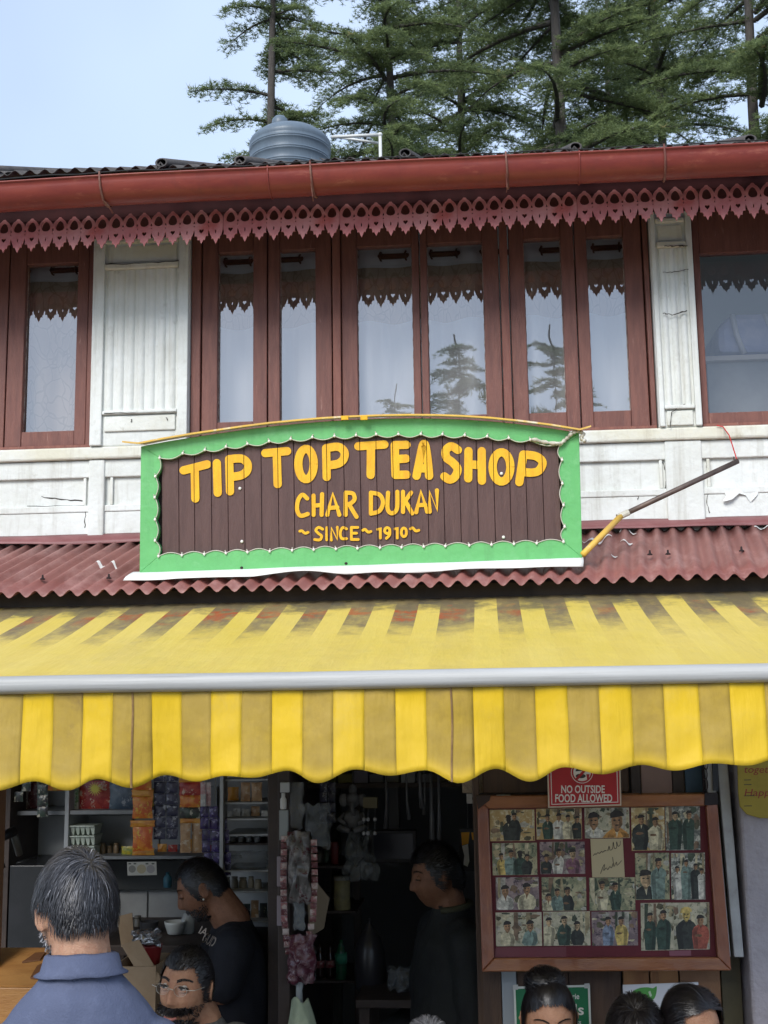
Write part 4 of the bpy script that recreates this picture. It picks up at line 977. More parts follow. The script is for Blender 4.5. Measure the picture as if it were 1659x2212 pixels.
put_text('FOOD ALLOWED', SW, lambda a, b, d: fr(a, b, d), 1199, 1322, 1733, 1715, RS, .0072, .022)
n_ = 36
def annulus(cx, cy, r0, r1, d, m, nm):
    vs = [fr(cx+r*math.cos(2*PI*k/n_), cy+r*math.sin(2*PI*k/n_), d) for r in (r0, r1) for k in range(n_)]
    MB().add(vs, [(k, (k+1) % n_, n_+(k+1) % n_, n_+k) for k in range(n_)]).build(nm, m, RS, fix=False)
poly2('symbol_disc', disc(1257, 1668, 24, 24, 30), fr, .0072, SW, RS); annulus(1257, 1668, 19, 22.5, .0076, SRED, 'symbol_ring')
poly2('burger_symbol', disc(1254, 1676, 11, 5, 16), fr, .0076, cm(.03,.03,.03,.5), RS); poly2('burger_symbol', disc(1254, 1666, 11, 9, 16, PI, 2*PI), fr, .0077, cm(.03,.03,.03,.5), RS)
poly2('symbol_bar', [(1271,1651),(1275,1655),(1246,1686),(1242,1682)], fr, .0079, SRED, RS)
poly2('straw_symbol', [(1266,1672),(1273,1672),(1271,1684),(1268,1684)], fr, .0078, SRED, RS)
# hooks and chain of the photo board
CHN = empty('hanging_chain', at(1524, 1716, -.33), 'short dark chain holding the right corner of the photo board', 'chain')
for k in range(4):
    c = at(1523+(k % 2)*1.5, 1716-k*22, -.33); r = .012
    pts = [c+Vector((.007*math.sin(2*PI*t/12), .002*(k % 2), .019*math.cos(2*PI*t/12))) for t in range(13)]
    MB().tube(pts, .0018, 5, False).build('link', SCREW, CHN, smooth=True)
# yellow plaque on the plaster wall
YP = empty('wall_plaque', at(1660, 1765, -.385), 'yellow-green hanging plaque with red handwritten words on the plaster wall', 'plaque')
fr2 = flat_frame(-.385)
pq = [(1590,1600),(1730,1592),(1737,1762),(1690,1768),(1640,1767),(1612,1759),(1597,1742),(1594,1715)]
MB().prism(pq, lambda a, b: fr2(a, b, 0), lambda a, b: fr2(a, b, .008)).build('plaque_board', mat('mustard_paint', (.32,.24,.025), (.26,.20,.02), 14, .55), YP, bevel=.002)
RINK = cm(.24,.03,.02,.6)
put_text('together', RINK, lambda a, b, d: fr2(a, b, d), 1604, 1690, 1674, 1654, YP, .0088, .0, slant=4)
put_text('Happiness', RINK, lambda a, b, d: fr2(a, b, d), 1606, 1712, 1724, 1704, YP, .0088, -.0, slant=4)
for yy in (1684, 1694, 1718, 1740): poly2('ink_dash', [(1606,yy),(1620+(yy%9),yy-.5),(1620+(yy%9),yy+1),(1606,yy+1.4)], fr2, .0089, INK, YP)
# green and white notices behind the seated women
GS = empty('shop_notice', at(1190, 2330, -.292), 'green notice with white border and white serif letters on the dark boards', 'sign')
fr3 = flat_frame(-.292)
gq = [(1109,2131),(1274,2127),(1281,2330),(1116,2334)]
MB().prism(gq, lambda a, b: fr3(a, b, 0), lambda a, b: fr3(a, b, .004)).build('notice_sheet', cm(.62,.64,.58,.5), GS)
poly2('green_field', inset(gq, 4.5), fr3, .0046, mat('notice_green', (.018,.155,.065), rough=.45), GS)
put_text('orie', SW, lambda a, b, d: fr3(a, b, d), 1228, 1251, 2157.5, 2146, GS, .0052, .012)
put_text('ds', SW, lambda a, b, d: fr3(a, b, d), 1229, 1261, 2192, 2168, GS, .0052, .016)
put_text('ooks', SW, lambda a, b, d: fr3(a, b, d), 1229, 1255, 2212, 2202, GS, .0052, .012)
for (a, b) in ((1268,2129),(1114,2132)): poly2('tape_tab', [(a-6,b-5),(a+5,b-6),(a+5,b+5),(a-6,b+5)], fr3, .0056, cm(.5,.5,.47,.4), GS)
WS = empty('leaf_notice', at(1420, 2280, -.297), 'white notice with a green leaf emblem on the orange boards', 'sign')
fr4 = flat_frame(-.297)
wq = [(1345,2127),(1508,2121),(1512,2270),(1349,2276)]
MB().prism(wq, lambda a, b: fr4(a, b, 0), lambda a, b: fr4(a, b, .004)).build('notice_sheet', cm(.66,.67,.70,.45), WS)
lf = smooth_path([(1362,2158),(1366,2142),(1380,2134),(1398,2132),(1410,2134),(1418,2130),(1417,2146),(1411,2158),(1396,2164),(1378,2163),(1362,2158)], 5)
poly2('leaf_emblem', lf[:-1], fr4, .0046, cm(.09,.33,.07,.5), WS)
poly2('leaf_emblem', [(1400,2142),(1404,2139),(1408,2150),(1404,2153)], fr4, .005, cm(.5,.6,.45,.5), WS)
poly2('letter', [(1442,2136),(1444,2136),(1444,2152),(1442,2152)], fr4, .0046, cm(.1,.2,.12,.5), WS); poly2('letter', [(1444,2143),(1448,2141),(1450,2152),(1448,2152)], fr4, .0046, cm(.1,.2,.12,.5), WS)

# ------------------------------------------------------------------ shelves of the left bay
SH = empty('back_shelves', at(260, 2000, .9)-Vector((0,0,.6)), 'grey laminate wall shelves behind the counter on the left', 'shelves')
SHM = mat('grey_shelf_board', (.22,.23,.235), (.17,.18,.185), 7, .5)
def shelf(px0, px1, py, Y0=.68, Y1=.949, th=9, m=SHM, parent=SH):
    return wbox('shelf_board', m, px0, py, px1, py+th, Y0, Y1, parent)
shelf(18, 140, 1752); shelf(149, 345, 1750); shelf(190, 520, 1849, th=7); shelf(20, 125, 1862, th=6)
wbox('upright', SLAM, 140, 1600, 149, 1872, .67, .949, SH); wbox('upright', DKWD, -14, 1600, 19, 2100, .60, .949, SH)
for (a, b, c, d) in ((21,73,1762,1861), (75,139,1762,1861), (150,288,1761,1848), (290,344,1761,1848), (346,470,1700,1848), (190,318,1925,2003), (320,470,1925,2003)):
    wbox('wall_panel', SLAM, a+.8, c, b-.8, d, .935, .9495, SH)
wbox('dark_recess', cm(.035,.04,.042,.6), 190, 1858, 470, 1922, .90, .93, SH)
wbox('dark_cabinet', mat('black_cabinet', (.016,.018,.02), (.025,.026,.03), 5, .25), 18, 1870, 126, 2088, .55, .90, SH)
# wall post at the far left edge with a lamp on an arm
wbox('bay_post', PLYB, -90, 1600, -13, 2300, -.20, -.12, B)
LP = empty('arm_lamp', at(0, 1800, -.05), 'black jointed lamp arm reaching in from the left post', 'lamp')
MB().tube([at(-12,1815,-.1), at(10,1805,-.05), at(33,1794,-.02)], .018, 10).build('arm', cm(.012,.012,.014,.4), LP, smooth=True)
MB().tube([at(28,1797,-.02), at(36,1822,0), at(42,1846,.02)], [.014,.014,.013], 8).build('shade_tube', cm(.07,.07,.06,.5), LP, smooth=True)
MB().tube([at(-12,1840,-.1), at(2,1852,-.08), at(9,1875,-.08)], .006, 6).build('cable', cm(.012,.012,.014,.4), LP, smooth=True)

def lathe_px(name, m, cx, ytop, ybot, prof, Y, label, cat, group=None, extra=None, n=18):
    """prof: (radius in px, fraction of height from the bottom)"""
    b = at(cx, ybot, Y); t = at(cx, ytop, Y); h = t.z-b.z; k = (at(cx+50, ybot, Y).x-b.x)/50
    o = empty(name, b, label, cat, group)
    MB().lathe([(r*k, f*h) for r, f in prof], b, n).build('body', m, o, smooth=True)
    for (nm, mm, pr) in (extra or []): MB().lathe([(r*k, f*h) for r, f in pr], b, n).build(nm, mm, o, smooth=True)
    return o
def pouch(m, px0, py0, px1, py1, Y, bulge=.5, parent=None, name='sachet', lean=0):
    x0, x1, z0, z1 = rect(px0, py0, px1, py1, Y); w = x1-x0; h = z1-z0; B_ = min(w, h)*.16*bulge*2
    def f(s_): 
        def g(u, v):
            pin = 1-.06*math.cos(PI*(v-.5))**2
            e = (max(0, math.sin(PI*u))**.6)*(max(0, math.sin(PI*v))**.6)
            return ((x0+x1)/2+(u-.5)*w*pin, Y+s_*B_*e*.5+lean*(v-.5)+.003*noise.noise((u*5+px0, v*5, s_)), z0+h*v)
        return g
    return MB().grid(8, 9, f(-1)).grid(8, 9, f(1)).build(name, m, parent, smooth=True)
def shiny(name, c1, c2, c3=None, sc=26, rough=.3): return mat(name, c1, c2, sc, rough, .2, 30, lo=.46, hi=.56, col3=c3, scale3=sc*1.6, lo3=.56, hi3=.6)
ORP = shiny('orange_foil', (.52,.10,.02), (.62,.22,.03), (.60,.42,.05)); ORB = shiny('amber_foil', (.58,.27,.03), (.50,.18,.02)); RDP = shiny('red_foil', (.30,.02,.02), (.42,.05,.03), (.55,.4,.3))
NVY = shiny('navy_foil', (.025,.028,.06), (.05,.05,.09), (.35,.36,.40)); GRB = shiny('dark_green_foil', (.03,.05,.035), (.02,.02,.02), (.4,.38,.3)); TAN = shiny('tan_foil', (.42,.26,.13), (.33,.18,.08), (.55,.45,.33))
VIO = shiny('violet_foil', (.022,.015,.06), (.05,.03,.14), (.30,.28,.45), 40); PNK = shiny('pink_white_foil', (.50,.42,.40), (.45,.25,.25)); BRN = shiny('brown_speckled_foil', (.08,.05,.035), (.16,.11,.07), (.34,.30,.24), 50)
YGP = shiny('yellow_green_foil', (.50,.40,.04), (.20,.26,.05), (.6,.5,.1)); CHR = shiny('wine_foil', (.09,.02,.025), (.14,.045,.045), (.30,.24,.22), 60)
WHP = shiny('white_foil', (.55,.55,.52), (.42,.42,.40))
def strip(label, group, items, Y, cat='sachets'):
    xs_ = [i[1] for i in items]; o = empty('sachet_strip', at(sum(xs_)/len(xs_), max(i[4] for i in items), Y), label, cat, group)
    for (m, a, b, c, d) in items: pouch(m, a, b, c, d, Y+random.uniform(-.012,.012), .6, o)
    xm = (min(i[1] for i in items)+max(i[3] for i in items))/2
    MB().tube([at(xm, min(i[2] for i in items), Y+.006), at(xm, 1560, Y+.006)], .002, 5).build('hanging_string', cm(.2,.2,.18,.7), o)
    return o
GRP = 'sachet strips hanging over the counter'
strip('orange sachet strip, leftmost of the hanging strips behind the counter', GRP, [(ORP,287,1660,328,1706),(ORB,284,1706,332,1722),(ORP,286,1722,330,1768),(ORB,281,1772,335,1786),(ORP,286,1786,330,1838)], .50)
strip('navy sachet strip with pale labels hanging between two orange strips', GRP, [(NVY,332+27*c,1664+25*r,358+27*c,1688+25*r) for r in range(6) for c in range(2)], .52)
strip('orange, green and tan sachet strip right of the navy strip', GRP, [(ORB,386,1664,436,1690),(RDP,387,1690,436,1718),(GRB,388,1744,434,1768),(ORP,388,1718,434,1744),(ORB,388,1768,437,1778),(TAN,389,1778,412,1842),(TAN,414,1778,437,1842)], .48)
strip('dark violet speckled sachet strip hanging beside the white rack', GRP, [(VIO,432+20*c+4*(r//2),1742+25*r,451+20*c+4*(r//2),1766+25*r) for r in range(6) for c in range(3) if not (r < 1 and c > 1)], .45)
strip('short pinkish white sachet strip above the violet strip', GRP, [(PNK,433,1690,444,1716),(PNK,445,1690,456,1716),(WHP,433,1716,444,1742),(PNK,445,1716,456,1742)], .47)
strip('dark green sachet strip in front of the top left shelf', GRP, [(GRB,80,1670+24*r,104,1693+24*r) for r in range(4)], .60)
def packet(label, m, a, b, c, d, Y, cat='packet', group='packets on the shelves', name='snack_packet', extra=None, bulge=.6):
    o = empty(name, at((a+c)/2, d, Y), label, cat, group); pouch(m, a, b, c, d, Y, bulge, o, 'pouch')
    if extra: extra(o)
    return o
packet('brown speckled packet at the left end of the top shelf', BRN, 24, 1690, 62, 1751, .78)
packet('dark wine packet beside the brown speckled packet', CHR, 60, 1690, 84, 1751, .80)
packet('orange packet half hidden by the valance on the top left shelf', ORP, 100, 1668, 138, 1708, .74)
def sunny(o):
    f5 = flat_frame(.70)
    pts = []
    for k in range(32):
        r = (17 if k % 2 == 0 else 7); a = 2*PI*k/32; pts.append((205+r*math.cos(a), 1704+r*math.sin(a)))
    poly2('sun_print', pts, f5, .0, cm(.55,.48,.06,.5), o)
packet('red packet with a yellow sunburst on the top shelf', RDP, 170, 1686, 240, 1749, .76, extra=sunny, bulge=.35)
packet('blue grey plastic bag of bottles right of the red packet', shiny('blue_bag', (.06,.09,.13), (.10,.14,.18), (.30,.33,.36), 14), 236, 1690, 302, 1749, .74, 'bag', name='plastic_bag')
o = wbox('soap_carton', mat('white_green_carton', (.50,.52,.45), (.16,.28,.14), 30, .5, lo=.5, hi=.56), 151, 1694, 169, 1749, .74, .80); o.location = o.location; tag(o, 'white and green carton standing left of the red packet', 'carton', 'packets on the shelves')
for k, (a, b, c, d, m) in enumerate(((262,1828,300,1847,YGP),(285,1832,334,1848,ORB),(290,1820,330,1834,YGP))):
    packet(('green yellow packet lying on the lower shelf, leftmost of three', 'amber packet lying flat on the lower shelf under the orange strip', 'yellow green packet lying on top of the amber packet')[k], m, a, b, c, d, .74-.03*k)
# stack of white plastic trays
TRM = mat('white_green_plastic', (.52,.57,.50), (.40,.46,.38), 20, .4)
for k in range(3):
    yb = 1846-22*k; o = empty('egg_tray', at(182, yb, .72), ('pale green plastic tray at the bottom of the stack of three', 'pale green plastic tray in the middle of the stack of three', 'pale green plastic tray on top of the stack of three')[k], 'tray', 'plastic trays stacked on the lower shelf')
    x0, x1, z0, z1 = rect(156, yb-21, 210, yb, .72)
    MB().box(x0, x1, .68, .80, z1-.007, z1-.001).build('rim', TRM, o, bevel=.002)
    n = 5; w = (x1-x0)/n
    for j in range(n):
        c = x0+(j+.5)*w; MB().add([(c-w*.45,.69,z1-.008),(c+w*.45,.69,z1-.008),(c+w*.2,.70,z0),(c-w*.2,.70,z0),(c-w*.45,.79,z1-.008),(c+w*.45,.79,z1-.008),(c+w*.2,.78,z0),(c-w*.2,.78,z0)], [(0,1,2,3),(7,6,5,4),(0,4,5,1),(1,5,6,2),(2,6,7,3),(3,7,4,0)]).build('cup', TRM, o)
# banknote print pinned to the shelf edge
o = empty('banknote_card', at(307, 1891, .66), 'pale banknote print pinned below the lower shelf', 'card'); f6 = flat_frame(.66)
MB().prism([(275,1862),(338,1861),(339,1890),(276,1891)], lambda a, b: f6(a, b, 0), lambda a, b: f6(a, b, .003)).build('card', cm(.42,.42,.38,.6), o)
for (cx, r, m) in ((286,8,cm(.20,.20,.18,.6)), (306,10,cm(.35,.31,.20,.6)), (326,9,cm(.28,.27,.27,.6))): poly2('printed_mark', disc(cx, 1877, r, r, 16), f6, .0036, m, o)
for cx in (281, 292, 318, 331): poly2('printed_mark', [(cx-3,1864),(cx+3,1864),(cx+3,1867),(cx-3,1867)], f6, .0036, cm(.08,.08,.08,.6), o)
lathe_px('small_bottle', cm(.05,.16,.22,.4), 362, 1884, 1917, [(8,0),(9,.05),(9,.6),(7,.75),(4,.82),(4,1)], .80, 'small blue bottle in the dark recess under the lower shelf', 'bottle')
# work surface with bowl, jars, carton
zwk = at(300, 2016, .55).z
o = MB().box(at(190,2016,.55).x, at(600,2016,.55).x, .30, .93, zwk-.04, zwk).build('back_counter', DKWD, None, bevel=.004, origin=(at(400,2016,.55).x,.6,zwk-.04))
tag(o, 'dark back counter under the laminate wall behind the black shirt man', 'counter')
lgs = [MB().box(x, x+.05, y, y+.05, .12, zwk-.04).build('leg', DKWD, o) for x in (at(195,2016,.55).x, at(590,2016,.55).x) for y in (.32, .86)]
lathe_px('white_bowl', cm(.46,.48,.46,.35), 378, 1990, 2017, [(14,0),(16,.05),(22,.8),(23,1),(21,1),(15,.12),(2,.1)], .50, 'white plastic bowl on the back counter', 'bowl')
lathe_px('glass_jar', mat('cloudy_glass', (.45,.48,.48), rough=.25, alpha=.5), 405, 1972, 2017, [(13,0),(15,.05),(15,.7),(10,.85),(10,1)], .55, 'cloudy glass jar behind the white bowl', 'jar')
lathe_px('steel_pot', cm(.05,.05,.055,.35), 322, 1990, 2017, [(17,0),(19,.1),(20,.95),(21,1),(19,1),(18,.2),(1,.15)], .55, 'dark steel pot on the back counter left of the bowl', 'pot')
# serving counter along the front
zct = at(200, 2100, -.25).z
CW = mat('counter_wood', (.20,.095,.045), (.13,.06,.03), 5, .45, .2, 40, stretch=(1,5,5))
ct = empty('front_counter', (at(250,2200,-.2).x, -.1, .12), 'dark wooden serving counter along the shop front', 'counter')
xa, xb = at(-230,2150,-.3).x, at(560,2150,-.3).x
MB().box(xa, xb, -.32, .05, zct-.28, zct-.25).build('top', CW, ct, bevel=.004); MB().box(xa+.03, xb-.03, -.28, .02, .12, zct-.2805).build('body', DKWD, ct)
wd = mat('honey_wood', (.42,.21,.065), (.33,.15,.045), 5, .4, .2, 40, stretch=(1,5,5)); wd2 = mat('honey_wood_dark', (.16,.07,.03), rough=.5)
CB = empty('wooden_display_box', at(60, 2175, -.3), 'honey coloured wooden display box with a cut-out on the counter at the left edge', 'wooden box')
x0, x1, z0, z1 = rect(-70, 2134, 113, 2172, -.30)
z0 = zct-.2495
MB().box(x0, x1, -.30, -.28, z0, z1).build('front_panel', wd, CB, bevel=.003)
MB().box(x0, x1, -.2795, -.02, z0, z0+.02).build('base', wd2, CB)
MB().grid(2, 2, lambda u, v: (x0+(x1-x0)*u, -.28+.26*v, z1-.002+.075*v)).build('lid', wd, CB, solid=.012)
for x in (x0, x1-.012): MB().add([(x,-.2795,z0+.021),(x+.012,-.2795,z0+.021),(x+.012,-.02,z0+.021),(x,-.02,z0+.021),(x,-.2795,z1-.01),(x+.012,-.2795,z1-.01),(x+.012,-.02,z1+.06),(x,-.02,z1+.06)], [(0,3,2,1),(4,5,6,7),(0,1,5,4),(1,2,6,5),(2,3,7,6),(3,0,4,7)]).build('side_panel', wd, CB)
fl = lambda u, v, d: Vector((x0+(x1-x0)*u, -.28+.26*v, z1+.0055+.075*v+d))
for poly in ([(.42,.55),(.62,.62),(.62,.82),(.50,.80),(.46,.66)], [(.66,.15),(.80,.12),(.86,.42),(.74,.62),(.64,.45)], [(.70,.70),(.98,.72),(.98,.86),(.70,.86)]):
    MB().prism(poly, lambda a, b: fl(a, b, .001), lambda a, b: fl(a, b, .006)).build('cut_out', wd2, CB)
MB().prism([(.72,.73),(.95,.74),(.95,.83),(.72,.83)], lambda a, b: fl(a, b, .0065), lambda a, b: fl(a, b, .012)).build('steel_blade', cm(.30,.30,.29,.35), CB)
# carton, plastic bag and red tub on the counter
KR = mat('cardboard', (.33,.235,.145), (.28,.19,.11), 10, .8, .15)
CX = empty('cardboard_carton', at(290, 2170, -.05), 'open cardboard carton with raised flap behind the blue shirt man', 'carton')
x0, x1 = at(252,2080,-.15).x, at(345,2080,-.15).x; z0, z1 = zct-.2495, at(300,2075,-.1).z
for (a, b, c, d) in ((x0,x1,-.20,-.195), (x0,x1,.035,.04)): MB().box(a, b, c, d, z0, z1).build('side', KR, CX)
for (a, b) in ((x0,x0+.005), (x1-.005,x1)): MB().box(a, b, -.1945, .0345, z0, z1).build('side', KR, CX)
MB().box(x0+.0055, x1-.0055, -.1945, .0345, z0, z0+.005).build('bottom', KR, CX)
q = [at(253,1980,.03), at(285,1972,.03), at(290,2040,.035), at(262,2046,.035)]
MB().add([*q, *[p+Vector((0,.005,0)) for p in q]], [(0,1,2,3),(7,6,5,4),(0,4,5,1),(1,5,6,2),(2,6,7,3),(3,7,4,0)]).build('flap', KR, CX)
q = [at(262,2042,-.18), at(300,2030,-.16), at(352,2120,-.2), at(318,2135,-.2)]
MB().add([*q, *[p+Vector((0,.005,0)) for p in q]], [(0,1,2,3),(7,6,5,4),(0,4,5,1),(1,5,6,2),(2,6,7,3),(3,7,4,0)]).build('flap', KR, CX)
CLR = mat('clear_plastic', (.42,.44,.45), (.32,.34,.35), 20, .12, .5, 12, alpha=.24)
CLR2 = mat('milky_plastic', (.30,.32,.33), (.22,.24,.25), 20, .2, .5, 12, alpha=.42)
FOIL = mat('silver_foil', (.55,.55,.56), (.30,.30,.31), 40, .25, .6, 30, metal=.7)
def crumple(name, m, a, b, c, d, Y, label, cat, amp=.03, group=None, depth=.05, taper=0):
    x0, x1, z0, z1 = rect(a, b, c, d, Y); sd_ = a*.37+b
    def f(s_):
        def g(u, v):
            e = max(0, math.sin(PI*u))**.5*max(.05, math.sin(PI*min(1, v*.98+.01)))**.5; w = 1-taper*v
            return ((x0+x1)/2+(u-.5)*(x1-x0)*w+amp*.5*noise.noise((u*4+sd_, v*4, s_)), Y+s_*depth*e+amp*noise.noise((u*5+sd_, v*5, s_*3+9)), z0+(z1-z0)*v+amp*.4*noise.noise((u*6, v*3+sd_, 1)))
        return g
    o = MB().grid(16, 18, f(-1)).grid(16, 18, f(1)).build(name, m, None, smooth=True, origin=((x0+x1)/2, Y, z0)); return tag(o, label, cat, group)
crumple('foil_bag', FOIL, 288, 2008, 345, 2040, -.08, 'crumpled silver foil bag on the counter between carton and bowl', 'bag', .04)
lathe_px('red_tub', mat('red_plastic', (.22,.02,.02), rough=.35), 325, 2040, 2082, [(18,0),(19,.05),(24,.9),(25,1),(23,1),(18,.1),(1,.08)], -.05, 'red plastic tub behind the seated man with moustache', 'tub')

# ------------------------------------------------------------------ white rack and post
RK = empty('white_rack', (at(532,1900,.5).x, .6, .12), 'off-white metal rack with shallow shelves behind the black shirt man', 'rack')
for q in (478, 586): wbox('upright', DKWD if q > 500 else RACKW, q-4, 1600, q+4, 2060, .42, .50, RK)
MB().box(at(478,1900,.7).x, at(592,1900,.7).x, .70, .71, .12, zc_-.01).build('back_sheet', RACKW, RK)
for y in (1683, 1733, 1768, 1802, 1822, 1880, 1925, 1990, 2050): wbox('shelf_board', RACKW if y not in (1822,) else DKWD, 483, y, 582, y+4, .45, .699, RK)
for q in (478, 586):
    x = at(q,2060,.45).x; MB().box(x-.014, x+.014, .43, .50, .12, at(q,2060,.45).z).build('leg', RACKW, RK)
for k, (a, b, c, d) in enumerate(((520,1690,541,1731), (543,1690,566,1731))): packet(('tan packet standing on the white rack, left of two', 'tan packet standing on the white rack, right of two')[k], TAN, a, b, c, d, .50, group='packets on the white rack')
packet('orange packet at the left of the white rack top shelf', ORB, 492, 1700, 516, 1731, .55, group='packets on the white rack')
crumple('clear_bag', CLR2, 492, 1838, 578, 1879, .5, 'clear plastic bag of pale goods on the white rack', 'bag', .02)
for k, a in enumerate((495, 512, 530, 548)): lathe_px('small_glass', CLR2, a+8, 1806, 1821, [(6,0),(7,1),(6,1),(5,.1),(1,.1)], .5, ('small glass on the white rack, first from the left', 'small glass on the white rack, second from the left', 'small glass on the white rack, third from the left', 'small glass on the white rack, rightmost of four')[k], 'glass', 'small glasses on the white rack')
o = wbox('switch_plate', cm(.35,.36,.36,.5), 605, 1690, 625, 1712, -.195, -.18); tag(o, 'grey switch plate on the post left of the hanging bags', 'switch plate')
o = wbox('tin_box', cm(.22,.24,.24,.4), 603, 1750, 622, 1815, -.20, -.18); tag(o, 'narrow grey tin box fixed to the post below the white bottle', 'tin box')
lathe_px('white_bottle', cm(.50,.50,.48,.4), 612, 1713, 1748, [(6,0),(7,.08),(7,.6),(4,.75),(4,1)], -.19, 'small white bottle standing on the tin box on the post', 'bottle')
for k, y in enumerate((1850, 1935)):
    o = wbox('poster_card', cm(.24,.20,.22,.6), 598, y, 620, y+65, -.195, -.181); tag(o, ('faded pinkish card on the post, upper of two', 'faded pinkish card on the post, lower of two')[k], 'card', 'cards on the post')
# ------------------------------------------------------------------ things hanging at the middle post
crumple('clear_bag', CLR, 622, 1690, 655, 1790, -.16, 'long clear plastic bag hanging from the post top', 'bag', .03, depth=.02)
crumple('clear_bag', CLR2, 655, 1735, 712, 1830, .05, 'cloudy plastic bag swinging right of the post', 'bag', .05, depth=.02)
crumple('crisp_bag', shiny('crisp_foil', (.10,.095,.09), (.20,.19,.18), (.09,.03,.035), 20, .2), 622, 1795, 672, 1950, -.20, 'bulging clear bag of crisps hanging on the post', 'bag', .03, depth=.05)
crumple('clear_bag', CLR2, 636, 1945, 658, 2010, -.20, 'twisted white plastic tail under the crisp bag', 'bag', .02, depth=.02)
def candy(label, pts, Y):
    o = empty('candy_strip', at(*pts[-1], Y), label, 'sweet strip', 'candy strips hanging on the post'); P_ = []
    for i in range(len(pts)-1):
        L_ = math.dist(pts[i], pts[i+1]); n = max(1, int(L_/13.5))
        for k in range(n): t = k/n; P_.append((pts[i][0]*(1-t)+pts[i+1][0]*t, pts[i][1]*(1-t)+pts[i+1][1]*t))
    for k, (a, b) in enumerate(P_): pouch(CHR if k % 2 else shiny('pale_candy_foil', (.40,.33,.30), (.25,.10,.10), None, 50), a-7, b-6.5, a+7, b+6.5, Y, .8, o, 'sweet')
candy('string of wine red sweets hanging down the left of the post', [(614,1812),(612,1900),(614,1985),(620,2040),(626,2070)], -.21)
candy('string of wine red sweets hanging right of the crisp bag', [(678,1820),(680,1900),(676,1985),(664,2035),(652,2058)], -.21)
crumple('sweet_bag', shiny('wine_clear_foil', (.09,.025,.04), (.15,.08,.09), (.24,.18,.19), 34, .2), 626, 2018, 676, 2125, -.21, 'wine coloured bag of sweets at the foot of the two strings', 'bag', .03, depth=.045, taper=-.2)
o = MB().tube([at(650,2110,-.20), at(646,2140,-.2), at(648,2175,-.2)], [.014,.011,.013], 8).build('hanging_strap', cm(.30,.32,.32,.6), None, smooth=True); tag(o, 'pale strap hanging under the wine coloured bag', 'strap')
def cloth(u, v):
    a = 648+(u-.5)*(34+88*v); b = 2160+v*190
    p = at(a+4*math.sin(v*5), b, -.22-.05*math.sin(u*PI)); return (p.x, p.y+.02*math.sin(u*13+v*3)*v, p.z+.01*math.sin(u*7))
o = MB().grid(30, 20, cloth).build('green_cloth', mat('pale_green_cloth', (.36,.42,.30), (.28,.34,.24), 14, .85, .3, 60), None, smooth=True, solid=.004, origin=at(648,2350,-.22)); tag(o, 'pale green cloth hanging at the bottom middle of the shop front', 'cloth')

# ------------------------------------------------------------------ dim inner room
IS = empty('inner_shelf', (at(700,1900,.9).x, 1.0, .12), 'dark inner shelf of tins and bottles in the middle of the shop', 'shelf')
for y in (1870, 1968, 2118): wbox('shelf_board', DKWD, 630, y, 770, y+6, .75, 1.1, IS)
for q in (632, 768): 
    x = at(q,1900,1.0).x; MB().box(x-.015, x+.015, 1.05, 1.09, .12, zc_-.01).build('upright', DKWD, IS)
o = MB().box(at(640,1668,.8).x, at(1030,1668,.8).x, .8, 1.05, at(800,1692,.8).z-.02, at(800,1692,.8).z).build('top_shelf', DKWD, None, origin=(at(830,1668,.8).x,.9,at(800,1692,.8).z)); tag(o, 'high shelf of small cartons across the dim inner room', 'shelf')
pal = [(.20,.20,.05),(.12,.13,.05),(.22,.21,.06),(.15,.14,.18),(.10,.10,.11),(.16,.17,.16),(.30,.31,.32),(.12,.12,.13),(.07,.06,.05),(.25,.25,.24)]
words = ['olive','dull green','mustard','lilac','charcoal','grey green','pale grey','slate','dark brown','chalky grey']
for k in range(10):
    a = 662+k*34; o = wbox('small_carton', cm(*pal[k], .6), a, 1672-(8 if k in (3,6) else 0), a+30, 1691.5, .82+.02*(k % 3), .95)
    tag(o, '%s carton on the high inner shelf, number %s from the left' % (words[k], 'one two three four five six seven eight nine ten'.split()[k]), 'carton', 'cartons on the high shelf')
lathe_px('red_can', mat('red_tin', (.16,.02,.02), rough=.3), 723, 1818, 1869, [(8,0),(9,.03),(9,.97),(8,1)], .80, 'red tin can on the inner shelf', 'can')
lathe_px('yellow_tin', mat('yellow_label_tin', (.30,.26,.12), (.20,.18,.10), 30, .4), 739, 1893, 1967, [(17,0),(18,.03),(18,.9),(16,.93),(16,1)], .80, 'tall pale yellow tin on the middle inner shelf', 'tin', extra=[('lid', cm(.25,.25,.22,.4), [(18.5,.9),(18.5,.98),(17,1.01)])])
COLA = mat('cola_bottle', (.02,.008,.008), rough=.12, spec=.7); COLB = mat('cola_label', (.20,.02,.03), (.30,.2,.2), 60, .4)
for k, a in enumerate((692, 714)):
    lathe_px('cola_bottle', COLA, a, 2040, 2117, [(9,0),(10,.05),(10,.3),(9,.4),(10,.6),(6,.82),(3.5,.9),(3.5,1)], .80, ('dark cola bottle with red label, left of two', 'dark cola bottle with red label, right of two')[k], 'bottle', 'drink bottles on the low inner shelf', extra=[('label', COLB, [(10.4,.36),(10.4,.56)])])
lathe_px('green_bottle', mat('green_drink', (.012,.10,.05), rough=.12, spec=.7), 737, 2030, 2117, [(11,0),(13,.05),(13,.55),(8,.8),(4,.9),(4,1)], .78, 'green drink bottle with bright label on the low inner shelf', 'bottle', 'drink bottles on the low inner shelf', extra=[('label', cm(.05,.30,.18,.4), [(13.4,.42),(13.4,.68)])])
lathe_px('glass_jar', CLR2, 672, 2045, 2117, [(12,0),(14,.05),(14,.8),(10,.9),(10,1)], .8, 'clear glass jar left of the cola bottles', 'jar')
crumple('clear_bag', CLR2, 735, 1790, 815, 1900, .55, 'grey plastic bag hanging by the inner shelf', 'bag', .08, depth=.03, taper=.5)
